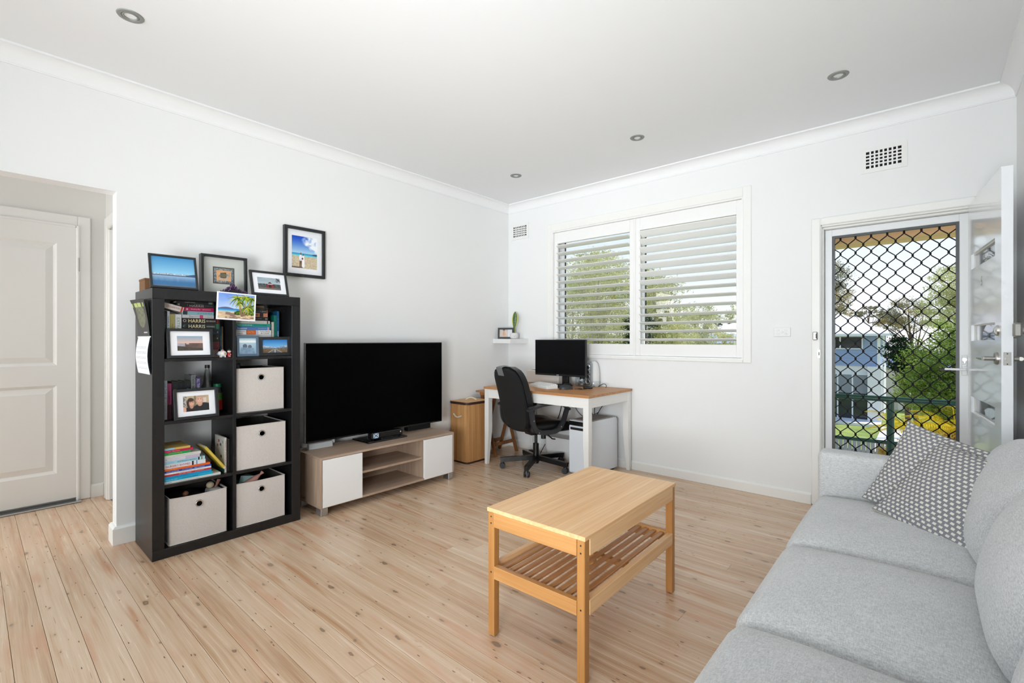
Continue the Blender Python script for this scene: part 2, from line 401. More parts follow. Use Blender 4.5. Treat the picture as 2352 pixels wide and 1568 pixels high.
# ------------------------------------------------------------------ helpers: mesh building
class MB:
    def __init__(self):
        self.v = []
        self.f = []
        self.uv = None
    def add(self, vs, fs):
        b = len(self.v)
        self.v += [tuple(p) for p in vs]
        self.f += [tuple(i + b for i in f) for f in fs]
        return self
    def box(self, x0, x1, y0, y1, z0, z1):
        return self.add([(x0, y0, z0), (x1, y0, z0), (x1, y1, z0), (x0, y1, z0), (x0, y0, z1), (x1, y0, z1), (x1, y1, z1), (x0, y1, z1)],
                        [(3, 2, 1, 0), (4, 5, 6, 7), (0, 1, 5, 4), (1, 2, 6, 5), (2, 3, 7, 6), (3, 0, 4, 7)])
    def cbox(self, x0, x1, y0, y1, z0, z1, b=0.003, seg=1):
        bm = bmesh.new()
        bmesh.ops.create_cube(bm, size=1.0)
        for q in bm.verts:
            q.co = ((x0 + x1) / 2 + q.co.x * (x1 - x0), (y0 + y1) / 2 + q.co.y * (y1 - y0), (z0 + z1) / 2 + q.co.z * (z1 - z0))
        bmesh.ops.bevel(bm, geom=bm.edges[:], offset=b, segments=seg, profile=0.5, affect='EDGES')
        return self.from_bm(bm)
    def from_bm(self, bm):
        bm.verts.ensure_lookup_table()
        bm.verts.index_update()
        self.add([q.co[:] for q in bm.verts], [[q.index for q in f.verts] for f in bm.faces])
        bm.free()
        return self
    def prism(self, poly, a, b, axis='z'):
        """poly: list of 2D points (counter-clockwise), extruded from a to b along the axis"""
        def m(p, h):
            if axis == 'z': return (p[0], p[1], h)
            if axis == 'y': return (p[0], h, p[1])
            return (h, p[0], p[1])
        n = len(poly)
        vs = [m(p, a) for p in poly] + [m(p, b) for p in poly]
        fs = [tuple(range(n - 1, -1, -1)), tuple(range(n, 2 * n))]
        fs += [(i, (i + 1) % n, n + (i + 1) % n, n + i) for i in range(n)]
        if axis == 'y':
            fs = [tuple(reversed(f)) for f in fs]
        return self.add(vs, fs)
    def cyl(self, p0, p1, r0, r1=None, n=16, caps=True):
        r1 = r0 if r1 is None else r1
        p0, p1 = Vector(p0), Vector(p1)
        d = (p1 - p0).normalized()
        u = d.orthogonal().normalized()
        w = d.cross(u)
        vs = []
        for p, r in ((p0, r0), (p1, r1)):
            for i in range(n):
                a = 2 * PI * i / n
                vs.append(p + u * (r * math.cos(a)) + w * (r * math.sin(a)))
        fs = [(i, (i + 1) % n, n + (i + 1) % n, n + i) for i in range(n)]
        if caps:
            fs += [tuple(range(n - 1, -1, -1)), tuple(range(n, 2 * n))]
        return self.add(vs, fs)
    def lathe(self, prof, c=(0, 0, 0), n=24, axis='z'):
        vs, fs = [], []
        m = len(prof)
        for i in range(n):
            a = 2 * PI * i / n
            for r, h in prof:
                x, y = r * math.cos(a), r * math.sin(a)
                p = (x, y, h) if axis == 'z' else ((h, x, y) if axis == 'x' else (y, h, x))
                vs.append((p[0] + c[0], p[1] + c[1], p[2] + c[2]))
        for i in range(n):
            j = (i + 1) % n
            for k in range(m - 1):
                fs.append((i * m + k, j * m + k, j * m + k + 1, i * m + k + 1))
        return self.add(vs, fs)
    def tube(self, pts, r, n=8, caps=True, flat=None):
        """round tube through points; flat=(w,h,up) sweeps a rectangle instead"""
        P = [Vector(p) for p in pts]
        m = len(P)
        vs = []
        prev = None
        for i in range(m):
            d = (P[min(i + 1, m - 1)] - P[max(i - 1, 0)]).normalized()
            if flat:
                u = d.cross(Vector(flat[2])).normalized()
                w = u.cross(d).normalized()
                a, b = flat[0] / 2, flat[1] / 2
                vs += [P[i] + u * a + w * b, P[i] - u * a + w * b, P[i] - u * a - w * b, P[i] + u * a - w * b]
                continue
            if prev is None:
                u = d.orthogonal().normalized()
            else:
                u = (prev - d * prev.dot(d)).normalized()
            prev = u
            w = d.cross(u)
            rr = r[i] if isinstance(r, (list, tuple)) else r
            for k in range(n):
                a = 2 * PI * k / n
                vs.append(P[i] + u * (rr * math.cos(a)) + w * (rr * math.sin(a)))
        if flat:
            n = 4
        fs = []
        for i in range(m - 1):
            for k in range(n):
                k2 = (k + 1) % n
                fs.append((i * n + k, i * n + k2, (i + 1) * n + k2, (i + 1) * n + k))
        if caps:
            fs.append(tuple(range(n - 1, -1, -1)))
            fs.append(tuple((m - 1) * n + k for k in range(n)))
        return self.add(vs, fs)
    def rbox(self, x0, x1, y0, y1, z0, z1, r=0.04, n=(10, 10, 6), crown=0.0, warp=None):
        """soft box: rounded edges, optional crowned top; warp(p)->p bends it"""
        bm = bmesh.new()
        cache = {}
        h = Vector(((x1 - x0) / 2, (y1 - y0) / 2, (z1 - z0) / 2))
        c = Vector(((x0 + x1) / 2, (y0 + y1) / 2, (z0 + z1) / 2))
        def pt(u, v, w):
            k = (round(u, 5), round(v, 5), round(w, 5))
            if k in cache:
                return cache[k]
            q = Vector((u * h.x, v * h.y, w * h.z))
            inn = Vector((max(-h.x + r, min(h.x - r, q.x)), max(-h.y + r, min(h.y - r, q.y)), max(-h.z + r, min(h.z - r, q.z))))
            d = q - inn
            if d.length > 1e-9:
                q = inn + d.normalized() * min(r, d.length if (abs(u) < 1 and abs(v) < 1 and abs(w) < 1) else r)
            if crown and w > 0:
                q.z += crown * (1 - u ** 4) * (1 - v ** 4) * w
            q = q + c
            if warp:
                q = Vector(warp(q, u, v, w))
            cache[k] = bm.verts.new(q)
            return cache[k]
        def spaced(m, hh):
            # denser near the rounded edges
            e = min(0.98, 1 - r / hh) if hh > r else 0.0
            k = 3
            a = [-1 + (1 - e) * i / k for i in range(k)]
            mid = [-e + 2 * e * i / m for i in range(m + 1)] if e > 0 else [0.0]
            return a + mid + [-q for q in reversed(a)]
        U, V, Wn = spaced(n[0], h.x), spaced(n[1], h.y), spaced(n[2], h.z)
        def face(a, b, f):
            for i in range(len(a) - 1):
                for j in range(len(b) - 1):
                    q = [f(a[i], b[j]), f(a[i + 1], b[j]), f(a[i + 1], b[j + 1]), f(a[i], b[j + 1])]
                    if len(set(q)) == 4:
                        try:
                            bm.faces.new(q)
                        except ValueError:
                            pass
        face(U, V, lambda a, b: pt(a, b, 1.0))
        face(V, U, lambda a, b: pt(b, a, -1.0))
        face(V, Wn, lambda a, b: pt(1.0, a, b))
        face(Wn, V, lambda a, b: pt(-1.0, b, a))
        face(Wn, U, lambda a, b: pt(b, 1.0, a))
        face(U, Wn, lambda a, b: pt(a, -1.0, b))
        return self.from_bm(bm)
    def build(self, name, mat, parent=None, smooth=None, loc=None, rot=None):
        me = bpy.data.meshes.new(name)
        me.from_pydata(self.v, [], self.f)
        if self.uv:
            l = me.uv_layers.new(name='UVMap')
            for i, lp in enumerate(me.loops):
                l.data[i].uv = self.uv[lp.vertex_index]
        me.materials.append(MT[mat] if isinstance(mat, str) else mat)
        if smooth is not None:
            for p in me.polygons:
                p.use_smooth = True
            me.set_sharp_from_angle(angle=rad(smooth))
        me.update()
        o = bpy.data.objects.new(name, me)
        COL.objects.link(o)
        if parent is not None:
            o.parent = parent
        if loc is not None:
            o.location = loc
        if rot is not None:
            o.rotation_euler = rot
        return o

def tag(o, label, cat, group=None, kind=None):
    o['label'] = label
    o['category'] = cat
    if group:
        o['group'] = group
    if kind:
        o['kind'] = kind
    return o

def thing(name, label, cat, loc=(0, 0, 0), rot=(0, 0, 0), group=None, kind=None):
    o = bpy.data.objects.new(name, None)
    o.empty_display_size = 0.05
    COL.objects.link(o)
    o.location = loc
    o.rotation_euler = rot
    return tag(o, label, cat, group, kind)

def part(name, mb, mat, parent, smooth=None, label=None, kind=None):
    o = mb.build(name, mat, parent, smooth)
    if label:
        o['label'] = label
    if kind:
        o['kind'] = kind
    return o

def struct(name, mb, mat, label, cat, smooth=None):
    return tag(mb.build(name, mat, None, smooth), label, cat, kind='structure')

def twin(src, parent, loc=None, rot=None):
    c = src.copy()
    COL.objects.link(c)
    c.parent = parent
    if loc is not None:
        c.location = loc
    if rot is not None:
        c.rotation_euler = rot
    return c

_txt = {}
def text_part(s, size, M, mat, parent, name='lettering', width=None, bold=0.0):
    """lettering as a thin mesh; M places text x/y/normal in the parent's space; width squeezes it to fit"""
    key = (s, bold)
    if key not in _txt:
        cu = bpy.data.curves.new('lettering', 'FONT')
        cu.body = s
        cu.size = 1.0
        cu.align_x = 'CENTER'
        cu.align_y = 'CENTER'
        cu.resolution_u = 2
        cu.offset = bold
        ob = bpy.data.objects.new('lettering', cu)
        COL.objects.link(ob)
        dg = bpy.context.evaluated_depsgraph_get()
        me = bpy.data.meshes.new_from_object(ob.evaluated_get(dg))
        vs = [v.co.copy() for v in me.vertices]
        fs = [tuple(p.vertices) for p in me.polygons]
        bpy.data.meshes.remove(me)
        bpy.data.objects.remove(ob)
        bpy.data.curves.remove(cu)
        xs = [v.x for v in vs] or [0]
        ys = [v.y for v in vs] or [0]
        cx, cy = (min(xs) + max(xs)) / 2, (min(ys) + max(ys)) / 2
        _txt[key] = ([Vector((v.x - cx, v.y - cy, 0)) for v in vs], fs, max(xs) - min(xs), max(ys) - min(ys))
    vs, fs, w, h = _txt[key]
    sy = size / max(h, 1e-6)
    sx = (width / max(w, 1e-6)) if width else sy
    mb = MB()
    mb.add([M @ Vector((v.x * sx, v.y * sy, 0)) for v in vs], fs)
    return part(name, mb, mat, parent)

def frameM(o, right, up):
    r, u = Vector(right).normalized(), Vector(up).normalized()
    n = r.cross(u)
    return Matrix(((r.x, u.x, n.x, o[0]), (r.y, u.y, n.y, o[1]), (r.z, u.z, n.z, o[2]), (0, 0, 0, 1)))

def picture(name, fn, w, h, nx, ny, M, parent):
    """flat print: a fine grid of coloured cells, fn(u,v)->sRGB, u to the right and v upward"""
    vs = [M @ Vector(((i / nx - 0.5) * w, (j / ny - 0.5) * h, 0)) for j in range(ny + 1) for i in range(nx + 1)]
    fs = [(j * (nx + 1) + i, j * (nx + 1) + i + 1, (j + 1) * (nx + 1) + i + 1, (j + 1) * (nx + 1) + i) for j in range(ny) for i in range(nx)]
    o = MB().add(vs, fs).build(name, 'print', parent)
    at = o.data.attributes.new('Col', 'FLOAT_COLOR', 'POINT')
    buf = []
    for j in range(ny + 1):
        for i in range(nx + 1):
            c = fn(min(0.9995, max(0.0005, i / nx)), min(0.9995, max(0.0005, j / ny)))
            buf += [LUT[int(max(0, min(255, c[0])))], LUT[int(max(0, min(255, c[1])))], LUT[int(max(0, min(255, c[2])))], 1.0]
    at.data.foreach_set('color', buf)
    return o

def lerp(a, b, t):
    t = max(0.0, min(1.0, t))
    return tuple(x + (y - x) * t for x, y in zip(a, b))

def vnoise(x, y, seed=0):
    """value noise 0..1"""
    def h(i, j):
        n = math.sin(i * 127.1 + j * 311.7 + seed * 74.7) * 43758.5453
        return n - math.floor(n)
    i, j = math.floor(x), math.floor(y)
    u, v = x - i, y - j
    u, v = u * u * (3 - 2 * u), v * v * (3 - 2 * v)
    return (h(i, j) * (1 - u) + h(i + 1, j) * u) * (1 - v) + (h(i, j + 1) * (1 - u) + h(i + 1, j + 1) * u) * v

def fbm(x, y, seed=0):
    return 0.55 * vnoise(x, y, seed) + 0.3 * vnoise(2.1 * x, 2.1 * y, seed + 3) + 0.15 * vnoise(4.3 * x, 4.3 * y, seed + 5)
# ------------------------------------------------------------------ the room shell
CEIL = 2.735
RX = 4.014           # right wall
REAR = -7.4

# floor: dark sub-floor with every board laid on it
sub = struct('floor', MB().box(-1.224, RX, REAR, 0.0, -0.16, -0.02), 'void', 'bare sanded pine board floor with knots and orange stains', 'floor')
PITCH = 0.0997
rowk = 0
y = -3.9655
while y > REAR:
    y -= PITCH
while y < -0.002:
    a, b = y + 0.0006, min(y + PITCH - 0.0006, -0.0005)
    if b > REAR + 0.01 and b - a > 0.01:
        a = max(a, REAR)
        mid = (a + b) / 2
        spans = []
        if mid < -3.505 and mid > -4.75:
            spans.append((-1.222, RX - 0.002))
        else:
            spans.append((0.002, RX - 0.002))
            if mid < -3.37:
                spans.append((-1.222, -0.112))
        for s0, s1 in spans:
            cuts = [s0]
            x = s0 + random.uniform(0.8, 6.5)
            while x < s1 - 0.6:
                cuts.append(x)
                x += random.uniform(2.4, 4.8)
            cuts.append(s1)
            for c0, c1 in zip(cuts, cuts[1:]):
                hw, hl = (b - a) / 2, (c1 - c0) / 2 - 0.0005
                top = random.uniform(-0.0006, 0.0)
                m = MB()
                e = 0.0012
                m.add([(-hl, -hw, -0.018), (hl, -hw, -0.018), (hl, hw, -0.018), (-hl, hw, -0.018),
                       (-hl, -hw, -e), (hl, -hw, -e), (hl, hw, -e), (-hl, hw, -e),
                       (-hl, -hw + e, 0), (hl, -hw + e, 0), (hl, hw - e, 0), (-hl, hw - e, 0)],
                      [(3, 2, 1, 0), (8, 9, 10, 11), (4, 5, 9, 8), (6, 7, 11, 10), (0, 1, 5, 4), (2, 3, 7, 6), (1, 2, 6, 10, 9, 5), (3, 0, 4, 8, 11, 7)])
                m.build('floorboard', 'floor', sub, loc=((c0 + c1) / 2, mid, top))
    y += PITCH

struct('ceiling', MB().box(-2.6, RX + 0.1, REAR - 0.1, 0.2, CEIL, CEIL + 0.1), 'ceiling', 'flat white plaster ceiling', 'ceiling')

# wall with the hall opening (the television wall)
m = MB()
m.box(-0.11, 0, -3.50, 0.0, -0.02, CEIL)
m.box(-0.11, 0, -4.75, -3.50, 2.083, CEIL)
m.box(-0.11, 0, REAR, -4.75, -0.02, CEIL)
struct('wall_left', m, 'wall', 'white wall behind the bookcase and television, opening to the hall', 'wall')
# window wall
WX0, WX1, WZ0, WZ1 = 0.622, 2.514, 1.046, 2.350
DX0, DX1, DZ1 = 3.020, 3.842, 2.050
m = MB()
m.box(-0.11, WX0, 0, 0.2, -0.2, CEIL)
m.box(WX0, WX1, 0, 0.2, -0.2, WZ0)
m.box(WX0, WX1, 0, 0.2, WZ1, CEIL)
m.box(WX1, DX0, 0, 0.2, -0.2, CEIL)
m.box(DX0, DX1, 0, 0.2, DZ1, CEIL)
m.box(DX1, RX + 0.1, 0, 0.2, -0.2, CEIL)
struct('wall_back', m, 'wall', 'white wall holding the shuttered window and the front doorway', 'wall')
struct('wall_right', MB().box(RX, RX + 0.1, REAR, 0.0, -0.1, CEIL), 'wall', 'white side wall behind the sofa and open front door', 'wall')
m = MB()
m.box(-1.4, 0.2, REAR - 0.1, REAR, -0.1, CEIL)
m.box(3.6, RX + 0.1, REAR - 0.1, REAR, -0.1, CEIL)
m.box(0.2, 3.6, REAR - 0.1, REAR, -0.1, 0.42)
m.box(0.2, 3.6, REAR - 0.1, REAR, 2.48, CEIL)
struct('wall_rear', m, 'wall', 'white rear wall of the room with a wide window', 'wall')
t = thing('window_2', 'wide window in the rear wall of the room', 'window', (0.2, REAR - 0.05, 0.42), kind='structure')  # made-up window, added to carry the rear fill lamp
part('window_frame', MB().box(0, 3.4, -0.03, 0.03, 0, 0.05).box(0, 3.4, -0.03, 0.03, 2.01, 2.06).box(0, 0.05, -0.03, 0.03, 0.05, 2.01).box(3.35, 3.4, -0.03, 0.03, 0.05, 2.01), 'alu_white', t)
for q in (1.1, 2.25):
    part('mullion', MB().box(q, q + 0.04, -0.03, 0.03, 0.05, 2.01), 'alu_white', t)
part('blind', MB().box(0.02, 3.38, -0.05, -0.046, 0.02, 2.04), 'mount_white', t)

# hall
m = MB().box(-1.35, -1.224, -6.5, -3.37, -0.1, CEIL)
struct('wall_hall', m, 'hallwall', 'off white hall wall around the closed panel door', 'wall')
m = MB()
m.box(-2.4, -1.03, -3.37, -3.27, -0.1, CEIL)
m.box(-0.28, -0.11, -3.37, -3.27, -0.1, CEIL)
m.box(-1.03, -0.28, -3.37, -3.27, 2.04, CEIL)
struct('wall_hall_end', m, 'hallwall', 'narrow end wall of the hall beside the doorway', 'wall')
struct('wall_hall_rear', MB().box(-1.35, -0.11, -6.5, -6.4, -0.1, CEIL), 'hallwall', 'rear end wall of the hall', 'wall')
m = MB().box(-2.5, -2.4, -3.27, -0.8, -0.1, CEIL).box(-2.4, -0.11, -0.8, -0.7, -0.1, CEIL).box(-2.5, -0.11, -3.27, -0.7, -0.16, -0.02)
struct('wall_bedroom', m, 'wall', 'bright bedroom walls glimpsed past the hall doorway', 'wall')

# cornice: hollow cove with a thin lip against the ceiling
def cove(n=8):
    pts = [(0.0, 2.646), (0.006, 2.646), (0.006, 2.652)]
    for i in range(n + 1):
        a = PI / 2 * i / n
        pts.append((0.008 + 0.066 * (1 - math.cos(a)), 2.654 + 0.070 * math.sin(a)))
    pts += [(0.076, 2.724), (0.076, CEIL), (0.0, CEIL)]
    return pts
cv = cove()
def cornice(name, label, corners):
    """corners: per end a function (d)->xy so that ends are mitred"""
    mb = MB()
    n = len(cv)
    vs = []
    for f in corners:
        for d, z in cv:
            q = f(d)
            vs.append((q[0], q[1], z))
    fs = [(i, (i + 1) % n, n + (i + 1) % n, n + i) for i in range(n)]
    fs += [tuple(range(n - 1, -1, -1)), tuple(range(n, 2 * n))]
    struct(name, mb.add(vs, fs), 'cornice', label, 'cornice', smooth=35)
cornice('trim_1', 'white cove cornice along the television wall', [lambda d: (d, REAR), lambda d: (d, -d)])
cornice('trim_2', 'white cove cornice above the window and front door', [lambda d: (d, -d), lambda d: (RX - d, -d)])
cornice('trim_3', 'white cove cornice along the sofa wall', [lambda d: (RX - d, -d), lambda d: (RX - d, REAR)])

# baseboards: flat board with a sloped top edge
def base_profile(h, t):
    return [(0, 0.0), (t, 0.0), (t, h - 0.012), (t * 0.45, h), (0, h)]
def baseboard(name, label, h, t, pts, mat='trim'):
    """pts: two functions d->(x,y)"""
    pr = base_profile(h, t)
    n = len(pr)
    vs = [(*f(d), z) for f in pts for d, z in pr]
    fs = [(i, (i + 1) % n, n + (i + 1) % n, n + i) for i in range(n)] + [tuple(range(n - 1, -1, -1)), tuple(range(n, 2 * n))]
    return struct(name, MB().add(vs, fs), mat, label, 'baseboard')
baseboard('baseboard_left', 'white baseboard along the television wall', 0.105, 0.02, [lambda d: (d, -3.50 - d), lambda d: (d, -d)])
baseboard('baseboard_left_return', 'short white baseboard wrapping the hall opening corner', 0.105, 0.02, [lambda d: (-0.11, -3.50 - d), lambda d: (d, -3.50 - d)])
baseboard('baseboard_back', 'white baseboard below the shuttered window', 0.08, 0.018, [lambda d: (d, -d), lambda d: (2.975, -d)])
baseboard('baseboard_right', 'white baseboard along the sofa wall', 0.08, 0.018, [lambda d: (RX - d, -0.001 - d), lambda d: (RX - d, REAR)])
baseboard('baseboard_hall', 'white baseboard in the hall corner', 0.10, 0.018, [lambda d: (-1.224 + d, -3.462), lambda d: (-1.224 + d, -3.37 - d)], 'trim')

# ------------------------------------------------------------------ hall doors
HX = -1.224
t = thing('door_2', 'closed white two-panel door in the hall', 'door', (HX, -3.95, 0), kind='structure')
# leaf with two recessed, bevelled panels
dy0, dy1, dz0, dz1 = -0.41, 0.412, 0.03, 2.045
def panel_leaf(mb, px, holes):
    """front skin of a door in the plane x=px with panel holes (y0,y1,z0,z1)"""
    ys = sorted({dy0, dy1} | {h[0] for h in holes} | {h[1] for h in holes})
    zs = sorted({dz0, dz1} | {h[2] for h in holes} | {h[3] for h in holes})
    for i in range(len(ys) - 1):
        for j in range(len(zs) - 1):
            cy, cz = (ys[i] + ys[i + 1]) / 2, (zs[j] + zs[j + 1]) / 2
            if not any(h[0] < cy < h[1] and h[2] < cz < h[3] for h in holes):
                mb.box(px - 0.02, px, ys[i], ys[i + 1], zs[j], zs[j + 1])
    return mb
holes = [(-0.225, 0.30, 1.02, 1.915), (-0.225, 0.30, 0.23, 0.875), (-0.41, -0.405, 1.0, 1.01)][:2]
lf = MB().box(0.0, 0.022, dy0, dy1, dz0, dz1)
panel_leaf(lf, 0.04, holes)
part('leaf', lf, 'halldoor', t)
for h in holes:
    w = 0.06
    a0, a1, b0, b1 = h
    m = MB()
    ring = [(a0, b0), (a1, b0), (a1, b1), (a0, b1)]
    inn = [(a0 + 0.02, b0 + 0.02), (a1 - 0.02, b0 + 0.02), (a1 - 0.02, b1 - 0.02), (a0 + 0.02, b1 - 0.02)]
    inn2 = [(a0 + w, b0 + w), (a1 - w, b0 + w), (a1 - w, b1 - w), (a0 + w, b1 - w)]
    vs = [(0.0395, p, q) for p, q in ring] + [(0.026, p, q) for p, q in inn] + [(0.037, p, q) for p, q in inn2]
    fs = []
    for k in range(4):
        k2 = (k + 1) % 4
        fs += [(k, k2, 4 + k2, 4 + k), (4 + k, 4 + k2, 8 + k2, 8 + k)]
    fs.append((8, 9, 10, 11))
    part('raised_panel', m.add(vs, fs), 'halldoor', t)
part('hinge', MB().cyl((0.042, 0.418, 1.72), (0.042, 0.418, 1.82), 0.006, n=8), 'steel', t, 40)
part('sill_strip', MB().cbox(0.0, 0.10, -0.6, 0.43, 0.0, 0.012, 0.004), 'silver', t)
# architraves
def architrave(name, label, pieces, mat='trim'):
    mb = MB()
    for p in pieces:
        mb.cbox(*p, b=0.006)
    return struct(name, mb, mat, label, 'trim')
architrave('trim_4', 'cream architrave around the closed hall door', [(HX, HX + 0.03, -3.535, -3.462, 0.0, 2.136), (HX, HX + 0.03, -4.6, -3.535, 2.055, 2.136), (HX, HX + 0.045, -3.545, -3.525, 0.0, 2.065), (HX, HX + 0.045, -4.6, -3.545, 2.045, 2.065)])
architrave('trim_5', 'cream architrave around the doorway at the hall end', [(-1.12, -1.03, -3.395, -3.37, 0.0, 2.13), (-1.03, -0.28, -3.395, -3.37, 2.04, 2.13), (-0.28, -0.19, -3.395, -3.37, 0.0, 2.13), (-1.04, -1.02, -3.385, -3.29, 0.0, 2.04)])

# ------------------------------------------------------------------ window with plantation shutters
t = thing('window_1', 'white sliding window behind the plantation shutters', 'window', (WX0, 0.0, WZ0), kind='structure')
ww, wh = WX1 - WX0, WZ1 - WZ0
fr = MB().box(0, ww, 0.10, 0.16, 0, 0.045).box(0, ww, 0.10, 0.16, wh - 0.045, wh).box(0, 0.05, 0.10, 0.16, 0.045, wh - 0.045).box(ww - 0.05, ww, 0.10, 0.16, 0.045, wh - 0.045)
part('window_frame', fr, 'alu_white', t)
for k, (a, b, yy) in enumerate(((0.05, 0.99, 0.115), (0.95, ww - 0.05, 0.145))):
    z0, z1 = 0.045, wh - 0.045
    sash = MB()
    for q in ((a, b, z0, z0 + 0.04), (a, b, z1 - 0.04, z1), (a, a + 0.036, z0 + 0.04, z1 - 0.04), (b - 0.036, b, z0 + 0.04, z1 - 0.04)):
        sash.box(q[0], q[1], yy - 0.012, yy + 0.012, q[2], q[3])
    s = part('sash', sash, 'alu_white', t)
    part('seal', MB().box(a + 0.036, a + 0.042, yy - 0.008, yy + 0.008, z0 + 0.04, z1 - 0.04).box(b - 0.042, b - 0.036, yy - 0.008, yy + 0.008, z0 + 0.04, z1 - 0.04), 'black_plastic', s)
    part('pane', MB().box(a + 0.04, b - 0.04, yy - 0.002, yy + 0.002, z0 + 0.04, z1 - 0.04), 'glass', s)
# architrave and sill of the window
m = MB()
m.cbox(0.562, 0.622, -0.014, 0.0, 1.022, 2.432, 0.004).cbox(2.510, 2.570, -0.014, 0.0, 1.022, 2.432, 0.004)
m.cbox(0.622, 2.510, -0.014, 0.0, 2.352, 2.432, 0.004).cbox(0.622, 2.510, -0.018, 0.0, 1.022, 1.046, 0.004)
struct('trim_6', m, 'trim', 'cream architrave around the shuttered window', 'trim')
m = MB().box(0.618, 0.632, -0.006, 0.05, 1.044, 2.352).box(2.498, 2.512, -0.006, 0.05, 1.044, 2.352).box(0.632, 2.498, -0.006, 0.05, 2.340, 2.352).box(0.632, 2.498, -0.006, 0.05, 1.044, 1.058)
struct('trim_7', m, 'shutter', 'white reveal frame that carries the shutters', 'trim')

def louvre_mesh(length):
    w, th = 0.089, 0.0105
    pr = []
    n = 10
    for i in range(2 * n):
        a = 2 * PI * i / (2 * n)
        ca, sa = math.cos(a), math.sin(a)
        pr.append((w / 2 * math.copysign(abs(ca) ** 0.8, ca), th / 2 * math.copysign(abs(sa) ** 0.7, sa)))
    return MB().prism([(p[0], p[1]) for p in pr], -length / 2, length / 2, 'x')
def shutter(name, label, x0, x1, tilts):
    ls = 0.044
    t = thing(name, label, 'shutter', ((x0 + x1) / 2, 0.028, 1.060), group='plantation shutter panels')
    h = 2.339 - 1.060
    W = (x1 - x0) / 2
    part('stile', MB().cbox(-W, -W + ls, -0.014, 0.014, 0, h, 0.003), 'shutter', t)
    part('stile', MB().cbox(W - ls, W, -0.014, 0.014, 0, h, 0.003), 'shutter', t)
    part('top_rail', MB().cbox(-W + ls, W - ls, -0.0135, 0.0135, 2.223 - 1.060, h, 0.003), 'shutter', t)
    part('bottom_rail', MB().cbox(-W + ls, W - ls, -0.0135, 0.0135, 0, 1.167 - 1.060, 0.003), 'shutter', t)
    first = None
    for k in range(14):
        z = 2.186 - 0.0753 * k - 1.060
        rot = (-rad(tilts[k]), 0, 0)
        if first is None:
            first = louvre_mesh(x1 - x0 - 2 * ls - 0.002).build('louvre', 'shutter', t, smooth=50, loc=(0, 0, z), rot=rot)
        else:
            twin(first, t, (0, 0, z), rot)
    sgn = 1 if x0 > 1 else -1
    for z in (0.12, 0.64, 1.16):
        part('hinge', MB().cyl((sgn * (W + 0.001), -0.017, z - 0.035), (sgn * (W + 0.001), -0.017, z + 0.035), 0.004, n=8), 'white_plastic', t)
shutter('plantation_shutter', 'white shutter panel with evenly opened louvres behind the monitor', 0.634, 1.553, [12] * 14)
shutter('plantation_shutter', 'white shutter panel whose upper louvres are nearly closed', 1.571, 2.496, [33, 32, 31, 30, 29, 28, 26] + [13] * 7)
struct('trim_8', MB().cbox(1.5535, 1.5705, 0.012, 0.046, 1.058, 2.340, 0.002), 'shutter', 'slim white post between the two shutter panels', 'trim')

# ------------------------------------------------------------------ front doorway
# stepped frame
m = MB()
m.cbox(2.976, 3.036, -0.02, 0.0, 0.0, 2.092, 0.007)
m.cbox(3.036, 3.842, -0.02, 0.0, 2.034, 2.092, 0.007)
m.cbox(3.842, 3.900, -0.02, 0.0, 0.0, 2.092, 0.007)
m.cbox(3.020, 3.040, -0.008, 0.07, 0.0, 2.034, 0.003).cbox(3.036, 3.048, 0.03, 0.13, 0.0, 2.024, 0.002)
m.cbox(3.040, 3.842, -0.008, 0.07, 2.024, 2.036, 0.003).cbox(3.048, 3.815, 0.03, 0.13, 2.012, 2.026, 0.002)
m.cbox(3.815, 3.842, 0.03, 0.13, 0.0, 2.026, 0.003)
struct('trim_9', m, 'trim', 'white stepped frame around the front doorway', 'trim')
t = thing('strike_plate', 'silver lock keeper screwed on the left door frame', 'lock', (3.004, -0.02, 1.235))
part('keeper_body', MB().cbox(-0.016, 0.014, -0.02, 0.0, -0.03, 0.03, 0.005), 'steel', t)
part('bolt_slot', MB().cbox(0.004, 0.009, -0.0212, -0.018, -0.018, 0.018, 0.0008), 'black_plastic', t)
t = thing('latch_plate', 'small silver latch plate low on the left door frame', 'lock', (3.026, -0.008, 1.106))
part('plate', MB().cbox(-0.012, 0.0085, -0.014, -0.012, -0.03, 0.03, 0.0006), 'steel', t)
part('latch_slot', MB().box(-0.003, 0.003, -0.0148, -0.0138, -0.012, 0.012), 'black_plastic', t)

# security screen door
t = thing('door_3', 'security screen door with black diamond grille in white frame', 'door', (3.05, 0.09, 0.02), kind='structure')
ox = 3.05
def sx(x): return x - ox
m = MB()
m.cbox(sx(3.052), sx(3.094), -0.02, 0.02, 0, 1.99, 0.002).cbox(sx(3.770), sx(3.813), -0.02, 0.02, 0, 1.99, 0.002)
m.cbox(sx(3.094), sx(3.770), -0.02, 0.02, 1.942, 1.99, 0.002).cbox(sx(3.094), sx(3.770), -0.02, 0.02, 0, 0.06, 0.002)
part('door_frame', m, 'alu_white', t)
m = MB()
m.box(sx(3.094), sx(3.110), -0.021, 0.012, 0.06, 1.942).box(sx(3.754), sx(3.770), -0.021, 0.012, 0.06, 1.942)
m.box(sx(3.110), sx(3.754), -0.021, 0.012, 1.926, 1.942).box(sx(3.110), sx(3.754), -0.021, 0.012, 0.06, 0.08)
part('inner_frame', m, 'screen_edge', t)
CP = (3.721 - 3.143) / 13
RP = 0.108
